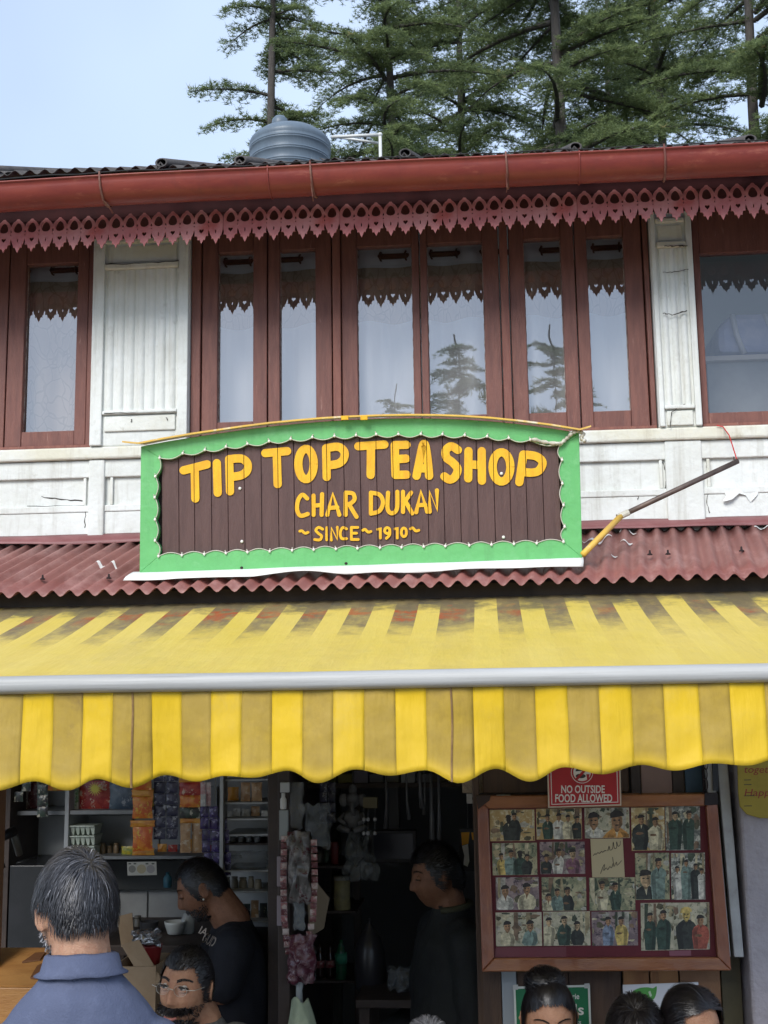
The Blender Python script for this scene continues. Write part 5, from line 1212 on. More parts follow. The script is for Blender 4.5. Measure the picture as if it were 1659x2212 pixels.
o = MB().add([at(680,1900,.3), at(712,1940,.3), at(700,2005,.32), at(668,2025,.32), at(664,1930,.31)], [(0,1,2,3,4)]).build('paper_bag', mat('kraft_paper', (.26,.21,.15), rough=.8), None, solid=.006); tag(o, 'brown paper bag hanging behind the right hand sweet string', 'bag')
MO = empty('monitor', at(850, 1865, 1.0), 'dark monitor screen mounted in the inner room', 'monitor')
wbox('screen', mat('screen_glass', (.02,.022,.035), rough=.15), 808, 1800, 893, 1856, .998, 1.0, MO); wbox('bezel', cm(.008,.008,.01,.4), 802, 1794, 899, 1864, 1.001, 1.05, MO)
MB().box(at(840,1864,1.02).x, at(862,1864,1.02).x, 1.055, 1.09, at(850,1864,1.02).z-.02, zc_-.01).build('mount', cm(.008,.008,.01,.4), MO)
# hanging deity figure (simple seated form with large ears)
GN = empty('deity_figure', at(762, 1790, .45), 'small grey seated deity figure with wide ears hanging in the inner room', 'figurine')
GM = mat('grey_stone_figure', (.13,.13,.135), (.075,.075,.08), 30, .6, .2)
def gp(a, b): return at(a, b, .45)
u_ = (gp(800,1740).x-gp(700,1740).x)/100
mb = MB().ball(gp(762,1768), 22*u_, .025, 20*u_).ball(gp(762,1728), 15*u_, .03, 17*u_).ball(gp(742,1728), 10*u_, .008, 14*u_).ball(gp(782,1728), 10*u_, .008, 14*u_).ball(gp(762,1706), 9*u_, .015, 12*u_)
mb.tube([gp(762,1732)-Vector((0,.03,0)), gp(763,1748)-Vector((0,.04,0)), gp(768,1760)-Vector((0,.035,0))], [.012,.009,.006], 8)
for s_ in (-1, 1): mb.tube([gp(762+s_*18,1758), gp(762+s_*28,1770)-Vector((0,.02,0)), gp(762+s_*14,1778)-Vector((0,.035,0))], [.011,.010,.008], 8); mb.tube([gp(762+s_*10,1780), gp(762+s_*26,1788)-Vector((0,.02,0)), gp(762+s_*4,1792)-Vector((0,.04,0))], [.016,.015,.011], 8)
mb.build('body', GM, GN, smooth=True); MB().tube([gp(762,1700), gp(762,1560)], .0015, 4).build('cord', cm(.1,.1,.1,.7), GN)
WC = empty('wind_chime', at(800, 1800, .4), 'small wooden wind chime with pale beads in the inner room', 'wind chime')
wbox('block', cm(.12,.10,.05,.6), 784, 1722, 815, 1746, .40, .42, WC)
for a in (786, 795, 810):
    MB().tube([at(a,1746,.41), at(a,1802,.41)], .001, 4).build('thread', cm(.2,.2,.2,.7), WC)
    for b in (1770+(a % 3)*3, 1800): MB().ball(at(a, b, .41), .008, nu=8, nv=6).build('bead', cm(.40,.40,.42,.4), WC, smooth=True)
crumple('clear_bag', CLR2, 838, 2090, 905, 2140, .35, 'white plastic bag lying on the inner table', 'bag', .05, depth=.06)
IT = empty('inner_table', at(880, 2200, .5), 'dark table in the dim inner room', 'table')
zt_ = at(870, 2140, .35).z
MB().box(at(780,2100,.4).x, at(960,2100,.4).x, .20, .70, zt_-.03, zt_).build('top', DKWD, IT, bevel=.004)
for x in (at(785,2100,.4).x, at(950,2100,.4).x-.04):
    for y in (.22, .62): MB().box(x, x+.04, y, y+.04, .12, zt_-.0305).build('leg', DKWD, IT)
lathe_px('kettle', cm(.03,.03,.035,.3), 800, 1985, 2138, [(30,0),(34,.05),(34,.55),(24,.75),(10,.85),(10,.9),(3,.95),(3,1)], .5, 'dark tall kettle on the inner table', 'kettle')
CC = empty('wall_device', at(1020, 1735, -.22), 'small box with round lens on the post top above the photo board corner', 'device')
wbox('box', mat('patterned_card', (.30,.24,.17), (.16,.12,.09), 40, .6), 998, 1640, 1046, 1713, -.225, -.185, CC); wbox('lens_box', cm(.30,.29,.28,.5), 1008, 1714, 1036, 1736, -.23, -.20, CC)
MB().ball(at(1026,1725,-.235), .010, nu=10, nv=8).build('lens', cm(.01,.01,.01,.2), CC, smooth=True)

# ------------------------------------------------------------------ more stock
def row(kind, px0, px1, ybase, Y, mats_, label, cat, group, hmin, hmax, wmin, wmax, seed):
    rr = random.Random(seed); a = px0; k = 0; base = label
    while a < px1-wmin:
        w = rr.uniform(wmin, wmax); h = rr.uniform(hmin, hmax); m = rr.choice(mats_); label = base+', '+'first second third fourth fifth sixth seventh eighth ninth'.split()[k]+' from the left'; k += 1
        if kind == 'jar': lathe_px('storage_jar', m, a+w/2, ybase-h, ybase, [(w*.46,0),(w*.5,.04),(w*.5,.72),(w*.38,.82),(w*.38,.86),(w*.42,.87),(w*.42,1)], Y+rr.uniform(0,.05), label, cat, group, n=12)
        elif kind == 'box':
            o = wbox('goods_box', m, a, ybase-h, a+w, ybase, Y+rr.uniform(0,.03), Y+.10); tag(o, label, cat, group)
        else:
            packet(label, m, a, ybase-h, a+w, ybase, Y+.03+rr.uniform(0,.04), cat, group)
        a += w+rr.uniform(.5, 3)
DKJ = [cm(.10,.09,.07,.3), cm(.06,.07,.08,.3), cm(.12,.06,.04,.3), cm(.05,.08,.05,.3)]
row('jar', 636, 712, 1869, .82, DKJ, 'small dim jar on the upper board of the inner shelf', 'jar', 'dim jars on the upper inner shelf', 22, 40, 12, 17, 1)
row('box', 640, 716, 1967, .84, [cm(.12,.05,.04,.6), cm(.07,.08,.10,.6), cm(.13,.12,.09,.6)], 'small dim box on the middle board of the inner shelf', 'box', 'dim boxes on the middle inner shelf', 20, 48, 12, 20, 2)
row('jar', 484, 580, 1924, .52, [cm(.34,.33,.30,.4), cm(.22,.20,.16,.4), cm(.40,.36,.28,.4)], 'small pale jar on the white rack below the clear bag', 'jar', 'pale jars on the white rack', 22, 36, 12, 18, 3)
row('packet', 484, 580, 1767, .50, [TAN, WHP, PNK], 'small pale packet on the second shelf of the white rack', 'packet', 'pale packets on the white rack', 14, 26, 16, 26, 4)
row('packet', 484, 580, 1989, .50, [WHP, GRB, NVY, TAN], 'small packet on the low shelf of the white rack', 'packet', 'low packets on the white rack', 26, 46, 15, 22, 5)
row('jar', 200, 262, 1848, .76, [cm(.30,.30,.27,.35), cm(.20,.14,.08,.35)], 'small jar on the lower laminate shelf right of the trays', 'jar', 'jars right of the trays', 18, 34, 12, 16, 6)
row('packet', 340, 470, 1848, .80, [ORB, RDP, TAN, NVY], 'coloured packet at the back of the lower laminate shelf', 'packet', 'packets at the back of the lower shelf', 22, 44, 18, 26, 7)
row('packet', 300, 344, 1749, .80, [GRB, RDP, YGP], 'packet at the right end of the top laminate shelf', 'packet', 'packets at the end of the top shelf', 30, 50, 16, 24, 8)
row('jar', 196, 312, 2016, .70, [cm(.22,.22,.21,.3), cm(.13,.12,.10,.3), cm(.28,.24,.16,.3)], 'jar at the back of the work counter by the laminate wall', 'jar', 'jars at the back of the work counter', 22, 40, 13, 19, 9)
# straps, ladles and dark strips hanging in the inner room
for k, (a, y0, y1, w) in enumerate(((832,1690,1790,5), (905,1690,1745,8), (915,1690,1760,3), (930,1690,1900,11), (946,1690,1880,8), (876,1690,1770,4))):
    o = MB().tube([at(a, 1600, .5), at(a+3, (y0+y1)/2, .5), at(a+8*(k % 2), y1, .5)], [.002, .0008*w+.002, .0012*w+.003], 7).build('hanging_ladle' if k % 2 else 'hanging_strap', cm(.10,.10,.105,.35), None, smooth=True)
    tag(o, ('thin strap hanging in the inner room, nearest the wind chime', 'short ladle hanging in the inner room beside a thin wire', 'thin wire-like strap hanging right of the short ladle', 'long dark ladle hanging above the head of the dim man', 'long dark strap hanging right of the long ladle', 'short ladle hanging above the right side of the monitor')[k], 'utensil', 'utensils hanging in the inner room')
strip('dark strip of sachets hanging in the inner room left of the deity figure', GRP, [(NVY,690+18*c,1690+22*r,707+18*c,1711+22*r) for r in range(4) for c in range(2)], .55)
strip('long dark strip of sachets hanging beside the left post', GRP, [(GRB,30+17*(r % 2),1664+23*r,50+17*(r % 2),1686+23*r) for r in range(3)], .62)

o = empty('outdoor_gap_panel', at(1008, 1870, .6), 'narrow orange and white poster painted as the bright gap to outdoors beside the photo board corner', 'panel'); f7 = flat_frame(.6)  # painted panel in place of an opening onto bright outdoors
MB().prism([(992,1790),(1030,1790),(1030,1882),(992,1882)], lambda a, b: f7(a, b, 0), lambda a, b: f7(a, b, .004)).build('sheet', cm(.03,.03,.035,.5), o)
poly2('orange_daylight', [(996,1798),(1014,1797),(1012,1822),(998,1826)], f7, .0046, cm(.85,.40,.02,.5), o); poly2('orange_daylight', [(1018,1798),(1028,1798),(1028,1814),(1020,1814)], f7, .0046, cm(.85,.40,.02,.5), o)
poly2('white_daylight', [(998,1827),(1011,1823),(1014,1860),(1010,1872),(1001,1868),(1003,1848)], f7, .0046, cm(.88,.88,.86,.5), o)
MB().tube([at(1010,1790,.602), at(1010,1600,.602)], .0015, 4).build('hanging_string', cm(.1,.1,.1,.7), o)
# ------------------------------------------------------------------ curtains and things behind the windows
def curtain_mat():
    m = bpy.data.materials.new('branch_print_curtain'); m.use_nodes = True; n, l = m.node_tree.nodes, m.node_tree.links
    b = n['Principled BSDF']; b.inputs['Roughness'].default_value = .85
    a = n.new('ShaderNodeAttribute'); a.attribute_name = 'along'
    tc_ = n.new('ShaderNodeTexCoord'); mp = n.new('ShaderNodeMapping'); mp.inputs['Scale'].default_value = (1, 0, .55); l.new(tc_.outputs['Object'], mp.inputs[0])
    nn = n.new('ShaderNodeTexNoise'); nn.inputs['Scale'].default_value = 9; l.new(mp.outputs[0], nn.inputs['Vector'])
    va = n.new('ShaderNodeMix'); va.data_type = 'VECTOR'; va.inputs['Factor'].default_value = .12; l.new(mp.outputs[0], va.inputs['A']); l.new(nn.outputs['Color'], va.inputs['B'])
    v = n.new('ShaderNodeTexVoronoi'); v.feature = 'DISTANCE_TO_EDGE'; v.inputs['Scale'].default_value = 30; l.new(va.outputs['Result'], v.inputs['Vector'])
    r = n.new('ShaderNodeMapRange'); r.inputs[1].default_value = .03; r.inputs[2].default_value = .07; l.new(v.outputs['Distance'], r.inputs[0])
    x = n.new('ShaderNodeMix'); x.data_type = 'RGBA'; x.inputs['A'].default_value = (.46,.355,.25,1); x.inputs['B'].default_value = (.58,.46,.34,1); l.new(r.outputs[0], x.inputs['Factor'])
    t = n.new('ShaderNodeMath'); t.operation = 'GREATER_THAN'; t.inputs[1].default_value = .5; l.new(a.outputs['Fac'], t.inputs[0])
    y = n.new('ShaderNodeMix'); y.data_type = 'RGBA'; y.inputs['B'].default_value = (.86,.85,.83,1); l.new(x.outputs['Result'], y.inputs['A']); l.new(t.outputs[0], y.inputs['Factor'])
    l.new(y.outputs['Result'], b.inputs['Base Color'])
    tr = n.new('ShaderNodeBsdfTranslucent'); l.new(y.outputs['Result'], tr.inputs['Color']); xs = n.new('ShaderNodeMixShader'); xs.inputs[0].default_value = .22
    l.new(b.outputs[0], xs.inputs[1]); l.new(tr.outputs[0], xs.inputs[2]); l.new(xs.outputs[0], n['Material Output'].inputs[0]); return m
CUR = curtain_mat(); ROD = mat('bronze_rod', (.10,.06,.03), rough=.4, metal=.6)
def curtain(a, b, ytop, ym, label, per=.205, ph=0, yband=46, white=True):
    Y = .135; x0, x1 = at(a, ym, Y).x, at(b, ym, Y).x; cm_ = (a+b)/2
    zt = at(cm_, ytop-12, Y).z; zb = zsill-.10; zbn = at(cm_, ytop+yband, Y).z; zr = at(cm_, ytop+22, Y).z
    nu = max(40, int((x1-x0)/.008)); zw = at(cm_, ytop+165, Y).z; rows = [zt, (zt+zbn)/2, zbn+.0005, zbn, zbn-.1, zw+.0005, zw, (zw+zb)/2, zb]; vs = []; vv = []
    for j, z in enumerate(rows):
        for i in range(nu+1):
            x = x0+(x1-x0)*i/nu; s_ = math.cos(2*PI*(x-ph)/per); k = 1+.25*noise.noise((x*5, z*2, 1))
            vs.append((x, Y+.030*s_*k*(1+.8*(j > 5)*noise.noise((x*14,2,0))), z+.008*s_*(1 if z in (zbn, zbn+.0005) else 0)-(.006 if j == 0 else 0)*s_)); vv.append(1.0 if j < 3 or (white and j > 5) else 0.0)
    fs = [(j*(nu+1)+i, j*(nu+1)+i+1, (j+1)*(nu+1)+i+1, (j+1)*(nu+1)+i) for j in range(len(rows)-1) for i in range(nu)]
    me = bpy.data.meshes.new('drape'); me.from_pydata(vs, [], fs); at_ = me.attributes.new('along', 'FLOAT', 'POINT'); at_.data.foreach_set('value', vv)
    me.polygons.foreach_set('use_smooth', [True]*len(fs)); me.materials.append(CUR)
    o = empty('curtain', ((x0+x1)/2, Y, zb), label, 'curtain', 'brown eyelet curtains behind the casement panes')
    d = bpy.data.objects.new('drape', me); COL.objects.link(d); wparent(d, o)
    k = math.floor((x0-ph)/per)
    while ph+k*per < x1+per:
        for s_ in (.25, .75):
            x = ph+(k+s_)*per
            if x0 < x < x1:
                pts = [(x+.004*math.cos(t), Y+.018*math.cos(t), zr+.018*math.sin(t)) for t in [2*PI*q/12 for q in range(13)]]
                MB().tube(pts, .004, 6, False).build('eyelet', ROD, o, smooth=True)
        k += 1
    return x0, x1, zr
rods = []
rods.append(curtain(-140, 196, 567, 760, 'brown eyelet curtain behind the leftmost window', white=False, ph=at(140,600,.13).x))
rods.append(curtain(452, 715, 541, 720, 'brown eyelet curtain behind the two narrow panes left of the sign top', ph=at(515,560,.13).x))
rods.append(curtain(740, 1078, 529, 720, 'brown eyelet curtain behind the two wide middle panes', ph=at(850,550,.13).x))
rods.append(curtain(1108, 1390, 516, 720, 'brown eyelet curtain behind the two narrow panes beside the right pilaster', ph=at(1310,530,.13).x))
for (x0, x1, zr), w in zip(rods, ('leftmost window', 'narrow left pair of panes', 'wide middle pair of panes', 'narrow right pair of panes')):
    o = MB().tube([(x0-.02, .135, zr), (x1+.02, .135, zr)], .0115, 10).build('curtain_rod', ROD, None, smooth=True, origin=((x0+x1)/2, .135, zr)); tag(o, 'bronze curtain rod behind the '+w, 'curtain rod', 'curtain rods')
# cupboard and packed quilt behind the right window
x0, x1 = at(1522,780,.28).x+.02, XR-.25
zk = at(1590, 765, .30).z
CU_ = empty('low_cupboard', ((x0+x1)/2, .5, zfl), 'grey cupboard with pale top edge behind the right window', 'cupboard')
MB().box(x0, x1, .34, .80, zfl+.001, zk-.022).build('front', mat('grey_cupboard', (.30,.31,.32), (.24,.25,.26), 6, .6), CU_); MB().box(x0-.02, x1, .31, .82, zk-.0215, zk).build('top', mat('pale_cupboard_top', (.50,.46,.43), rough=.6), CU_, bevel=.003)
QL = empty('packed_quilt', at(1640, 765, .45), 'pale blue quilt packed in a zipped clear bag behind the right window', 'quilt bag')
QM = mat('pale_blue_quilt', (.36,.40,.62), (.50,.52,.68), 9, .5, .4, 14); qa = [at(a, b, .40) for a, b in ((1548,766),(1545,712),(1580,678),(1720,676),(1740,766))]
yq = .16
MB().prism([(p.x, p.z) for p in qa], lambda a, b: (a, .38, b), lambda a, b: (a, .38+.34, b)).build('quilt', QM, QL, bevel=.03)
for (a, b, c, d) in ((1582,680,1608,764), (1652,678,1700,764)):
    MB().tube([at(a,b,.372), at((a+c)/2-4,(b+d)/2,.362), at(c,d,.372)], .011, 8).build('piping', cm(.66,.66,.72,.4), QL, smooth=True)

# ------------------------------------------------------------------ water tank on the back slope
TKM = mat('blue_grey_tank', (.125,.165,.205), (.105,.138,.175), 4, .42, .12, 20, stretch=(3,3,.6), col3=(.21,.25,.28), scale3=7, lo3=.58, hi3=.8)
YT = 4.0; tb = at(627, 385, YT); k = (at(677,350,YT).x-at(577,350,YT).x)/100; r = 87.5*k
zt = at(627, 288, YT-r*.55).z
TK = empty('water_tank', (tb.x, YT, zt-.62), 'ribbed blue-grey plastic water tank standing behind the roof', 'water tank')
c0 = Vector((tb.x, YT, zt-.62)); prof = [(r*.97, 0)]
zz = 0
for q in range(6):
    zb_ = .03+q*.09
    prof += [(r*.975, zb_), (r*.975, zb_+.055), (r, zb_+.06), (r, zb_+.066), (r*.985, zb_+.069), (r*.985, zb_+.072), (r, zb_+.075), (r, zb_+.081), (r*.975, zb_+.086)]
prof += [(r*.985,.585),(r*1.0,.60),(r*.985,.62),(r*.92,.648),(r*.75,.69),(r*.5,.722),(r*.24,.735)]
MB().lathe(prof, c0, 48).build('shell', TKM, TK, smooth=True)
MB().lathe([(r*.20,0),(r*.20,.060),(r*.185,.090),(r*.12,.112),(.002,.118)], c0+Vector((-r*.22,-.06,.700)), 24).build('lid', TKM, TK, smooth=True)
ST = empty('tank_stand', (tb.x, YT, zt-.9), 'iron stand under the water tank', 'stand')
zrf = roofz(0, 2.9)+.02-(YT-2.9)*.44
MB().box(tb.x-r, tb.x+r, YT-r, YT+r, zt-.66, zt-.621).build('platform', STEEL, ST)
for sx in (-1, 1):
    for sy in (-1, 1):
        yy = YT+sy*(r-.03); MB().box(tb.x+sx*(r-.03)-.02, tb.x+sx*(r-.03)+.02, yy-.02, yy+.02, roofz(0,2.9)+.01-(yy-2.9)*.44, zt-.6605).build('leg', STEEL, ST)
PV = empty('white_pipes', at(820, 360, 3.9), 'white plastic water pipes beside the tank', 'pipe'); PVM = mat('white_pvc', (.62,.63,.60), rough=.4)
e1, e2 = at(716, 296, YT), at(821, 291, YT)
MB().tube([e1, e2], .0125, 10).build('pipe', PVM, PV, smooth=True); MB().tube([e2, Vector((at(823,340,YT).x, YT, roofz(0,2.9)+.02-(YT-2.9)*.44))], .0125, 10).build('pipe', PVM, PV, smooth=True)
MB().ball(e2, .019, nu=10, nv=8).build('elbow', PVM, PV, smooth=True); MB().tube([at(728,296,YT+.1), at(816,309,YT+.05)], .010, 10).build('pipe', PVM, PV, smooth=True)

# ------------------------------------------------------------------ deodar cedars
import numpy as np
def needle_mat(name, c_dark, c_light, c_dry):
    m = bpy.data.materials.new(name); m.use_nodes = True; n, l = m.node_tree.nodes, m.node_tree.links
    b = n['Principled BSDF']; b.inputs['Roughness'].default_value = .6; b.inputs['Specular IOR Level'].default_value = .25
    a = n.new('ShaderNodeAttribute'); a.attribute_name = 'tone'
    r = n.new('ShaderNodeValToRGB'); r.color_ramp.elements[0].position = 0; r.color_ramp.elements[0].color = (*c_dark, 1)
    r.color_ramp.elements[1].position = .85; r.color_ramp.elements[1].color = (*c_light, 1); e = r.color_ramp.elements.new(.97); e.color = (*c_dry, 1)
    l.new(a.outputs['Fac'], r.inputs['Fac']); l.new(r.outputs[0], b.inputs['Base Color'])
    tr = n.new('ShaderNodeBsdfTranslucent'); l.new(r.outputs[0], tr.inputs['Color']); xs = n.new('ShaderNodeMixShader'); xs.inputs[0].default_value = .45
    l.new(b.outputs[0], xs.inputs[1]); l.new(tr.outputs[0], xs.inputs[2]); l.new(xs.outputs[0], n['Material Output'].inputs[0])
    return m
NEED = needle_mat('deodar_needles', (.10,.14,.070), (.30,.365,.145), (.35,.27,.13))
BARK = mat('deodar_bark', (.075,.066,.058), (.045,.040,.036), 6, .9, .6, 20, stretch=(4,4,.8))
def deodar(seed, H, h0, Rmax, dens, whorl=.42, sparse=0.0):
    rs = np.random.RandomState(seed); tips = []; limbs = []; P = []; D = []; T = []
    h = h0
    while h < H-.3:
        f = (h-h0)/(H-h0); L0 = Rmax*(1-f)**.8+.25
        nl = rs.randint(3, 6)
        for q in range(nl):
            if rs.rand() < sparse: continue
            az = rs.rand()*2*PI; L = L0*rs.uniform(.55, 1.12); hh = h+rs.uniform(-.2, .2)
            up = rs.uniform(.02, .30); dr = rs.uniform(.18, .42); bend = rs.uniform(-.35, .35)
            def lp(t, az=az, L=L, hh=hh, up=up, dr=dr, bend=bend):
                a = az+bend*t; return np.array([L*t*math.cos(a), L*t*math.sin(a), hh+L*(up*t-dr*t*t)])
            limbs.append(([lp(t) for t in np.linspace(0, 1, 7)], .012+.018*L))
            t = .05
            while t < 1.0:
                b = lp(t); fw = lp(min(1, t+.03))-lp(t-.03); fw /= np.linalg.norm(fw); sd = np.array([-fw[1], fw[0], 0]); sd /= np.linalg.norm(sd)+1e-9
                for s in (-1, 1):
                    if rs.rand() < .12: continue
                    bl_ = (.18+.34*L*(1-t)**.8*min(1, t*2.5))*rs.uniform(.6, 1.25)
                    ang = rs.uniform(.7, 1.25); d = fw*math.cos(ang)+sd*s*math.sin(ang); drp = rs.uniform(.05, .55)
                    nt = max(2, int(bl_/.046*dens*(1 if h < 23 else .3))); u = (np.arange(nt)+rs.rand(nt))/nt
                    pts = b[None]+d[None]*(bl_*u)[:, None]; pts[:, 2] += bl_*(.08*u-drp*u*u)
                    # short twigs either side of the branchlet
                    lat = np.cross(d, [0, 0, 1]); lat /= np.linalg.norm(lat)+1e-9
                    w = (.13*np.sin(PI*np.clip(u*.9+.08, 0, 1)))*rs.uniform(-1, 1, nt); pts += lat[None]*w[:, None]
                    pts[:, 2] += rs.uniform(-.03, .03, nt)-np.abs(w)*.25
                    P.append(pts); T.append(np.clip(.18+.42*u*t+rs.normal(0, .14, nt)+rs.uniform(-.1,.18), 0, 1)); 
                t += (.098 if h < 23 else .24)/L*rs.uniform(.8, 1.25)
        h += whorl*rs.uniform(.7, 1.3)
    P = np.concatenate(P); T = np.concatenate(T); N = len(P); K = 9
    # each tuft: K narrow needles sprayed over the upper half
    az = rs.rand(N, K)*2*PI; el = rs.uniform(-.35, 1.0, (N, K)); ln = rs.uniform(.07, .16, (N, K))
    dv = np.stack([np.cos(az)*np.cos(el), np.sin(az)*np.cos(el), np.sin(el)], -1)
    pr = np.cross(dv, rs.normal(size=(N, K, 3))); pr /= np.linalg.norm(pr, axis=-1, keepdims=True)+1e-9
    c = P[:, None, :]+dv*.008; tip = P[:, None, :]+dv*ln[..., None]; wd = .0088
    V = np.stack([c-pr*wd, c+pr*wd, tip], 2).reshape(-1, 3).astype(np.float32); M3 = N*K
    me = bpy.data.meshes.new('crown'); me.vertices.add(M3*3); me.vertices.foreach_set('co', V.ravel())
    me.loops.add(M3*3); me.loops.foreach_set('vertex_index', np.arange(M3*3, dtype=np.int32)); me.polygons.add(M3)
    me.polygons.foreach_set('loop_start', np.arange(0, M3*3, 3, dtype=np.int32)); me.polygons.foreach_set('loop_total', np.full(M3, 3, dtype=np.int32))
    a = me.attributes.new('tone', 'FLOAT', 'FACE'); a.data.foreach_set('value', np.repeat(T, K).astype(np.float32))
    me.materials.append(NEED); me.update(calc_edges=True); me.validate()
    mb = MB(); tr_ = .0075*H; print('tufts', N)
    mb.tube([(0.10*math.sin(z*.3), .1*math.cos(z*.23)-.1, z) for z in np.linspace(0, H, 16)], [max(.02, tr_*(1-z/H)**.85) for z in np.linspace(0, H, 16)], 10)
    tm = mb.mesh('trunk', True, False); tm.materials.append(BARK)
    mb = MB()
    for pts, r in limbs: mb.tube([tuple(p) for p in pts], [max(.006, r*(1-i/6.5)) for i in range(7)], 5, False)
    bm_ = mb.mesh('limbs', True, False); bm_.materials.append(BARK)
    return me, tm, bm_, N
VA = deodar(3, 30, 8.0, 4.6, .85, .62, .10)
VB = deodar(11, 28, 8.0, 3.0, .9, .52, .12)
VC = deodar(23, 31, 8.5, 5.0, .85, .70, .10)
VD = deodar(31, 13, 3.0, 3.4, .9, .40)
def plant(v, x, y, rot, s, label, group, z=0):
    o = empty('cedar_tree', (x, y, z), label, 'tree', group, (0, 0, rot)); o.scale = (s, s, s)
    for nm, me in zip(('crown', 'trunk', 'limb_set'), v[:3]):
        c = bpy.data.objects.new(nm, me); COL.objects.link(c); c.parent = o
        if nm != 'trunk': c['kind'] = 'stuff'
    return o
GT = 'cedar trees rising behind the roof'
def tx(px, Y): return at(px, 150, Y).x
plant(VB, tx(590, 23), 23, .4, .98, 'slender cedar with bare thin trunk, leftmost behind the water tank', GT)
plant(VA, tx(830, 19), 19, 2.1, .80, 'cedar with arching branches just right of the water tank', GT)
plant(VC, tx(1195, 21), 21, 1.0, .95, 'broad cedar with thick trunk above the middle of the roof', GT)
plant(VA, tx(1000, 26), 26, 4.2, .95, 'dark cedar between the tank and the thick-trunked cedar, standing farther back', GT)
plant(VA, tx(1420, 24), 24, 3.3, .92, 'dense cedar above the right pilaster', GT)
plant(VC, tx(1640, 19), 19, 5.0, .85, 'broad pale cedar at the right edge of the picture', GT)
plant(VB, tx(1320, 30), 30, 5.9, 1.1, 'tall cedar far back between two denser cedars on the right', GT)
GB = 'cedar trees across the road, mirrored in the window panes'
for k, (x, y, s, rot) in enumerate(((-.7,-36,1.14,.3), (-3.1,-37,1.03,1.7), (2.4,-35,1.12,2.9), (6.5,-40,1.1,4.0))):
    plant(VD, x, y, rot, s, ('cedar across the road mirrored in the right one of the wide middle panes', 'cedar across the road mirrored lowest in the left wide middle pane',
          'cedar across the road mirrored in the narrow pane right of the middle', 'cedar across the road standing farthest right behind the viewer')[k], GB)
# ------------------------------------------------------------------ people
SKIN = mat('warm_brown_skin', (.37,.195,.115), (.29,.14,.08), 22, .5, .3, 260, col3=(.24,.10,.06), scale3=45, lo3=.55, hi3=.75, sss=.08, spec=.4)
SKIN2 = mat('brown_skin', (.27,.13,.075), (.20,.09,.05), 22, .48, .3, 260, col3=(.16,.065,.04), scale3=45, lo3=.55, hi3=.75, sss=.06, spec=.4)
def tone_mat(name, stops, rough=.45):
    m = bpy.data.materials.new(name); m.use_nodes = True; n, l = m.node_tree.nodes, m.node_tree.links
    b = n['Principled BSDF']; b.inputs['Roughness'].default_value = rough; b.inputs['Specular IOR Level'].default_value = .5
    a = n.new('ShaderNodeAttribute'); a.attribute_name = 'tone'; r = n.new('ShaderNodeValToRGB')
    e = r.color_ramp.elements; e[0].position, e[0].color = stops[0][0], (*stops[0][1], 1); e[1].position, e[1].color = stops[-1][0], (*stops[-1][1], 1)
    for p, c in stops[1:-1]: q = e.new(p); q.color = (*c, 1)
    l.new(a.outputs['Fac'], r.inputs['Fac']); l.new(r.outputs[0], b.inputs['Base Color']); return m
GREYH = tone_mat('salt_and_pepper_hair', [(0, (.012,.012,.014)), (.45, (.05,.05,.058)), (.75, (.19,.19,.205)), (1, (.42,.42,.44))])
BLACKH = tone_mat('black_hair', [(0, (.006,.005,.006)), (.8, (.014,.012,.013)), (1, (.04,.036,.038))], .35)
def G(x, s): return math.exp(-(x/s)**2)
def sstep(a, b, x): t = min(1, max(0, (x-a)/(b-a))); return t*t*(3-2*t)
def head_pts(fem=0, nu=72, nv=60):
    V = []
    for j in range(nv):
        th = PI*j/(nv-1)
        for i in range(nu):
            ph = 2*PI*i/nu; s_ = math.sin(th)
            x, y, z = .0745*s_*math.cos(ph), .095*s_*math.sin(ph), .117*math.cos(th)
            if z < 0:
                t = -z/.117; x *= 1-.26*t*t*(1.15 if fem else 1); 
                if y > 0: y *= 1-.42*t
                else: y *= 1+.10*t*(1-t)*2
            if y < -.055: y = -.055+(y+.055)*.86
            if y < 0:
                w = sstep(.0, .045, -y); ax = abs(x)
                prof = sstep(.040, -.020, z)*(1-sstep(-.030, -.043, z))
                d = .026*G(x, .0115)*prof + .009*G(ax-.013, .0075)*G(z+.031, .010) + (.006 if not fem else .003)*G(z-.036, .012)*G(x, .05)
                d += -.0105*G(ax-.031, .017)*G(z-.013, .013) + .0035*G(ax-.031, .010)*G(z-.012, .008) + .005*G(ax-.042, .02)*G(z+.022, .02)
                d += .0065*G(x, .020)*(G(z+.057, .0055)+1.15*G(z+.071, .0065)) - .003*G(x, .024)*G(z+.0635, .003) + .011*G(x, .021)*G(z+.100, .014)
                y -= w*d
            V.append(Vector((x, y, z)))
    F = []
    for j in range(nv-1):
        for i in range(nu): F.append((j*nu+i, (j+1)*nu+i, (j+1)*nu+(i+1) % nu, j*nu+(i+1) % nu))
    return V, F
HEAD_V, HEAD_F = head_pts(); HEADF_V, HEADF_F = head_pts(1)
def hmat(loc, yaw, pitch=0, roll=0, s=1.0):
    """yaw 0 faces the viewer (-Y); positive turns towards the picture's left ... pitch>0 looks down"""
    return Matrix.Translation(loc) @ Matrix.Rotation(-yaw, 4, 'Z') @ Matrix.Rotation(pitch, 4, 'X') @ Matrix.Rotation(roll, 4, 'Y') @ Matrix.Scale(s, 4)
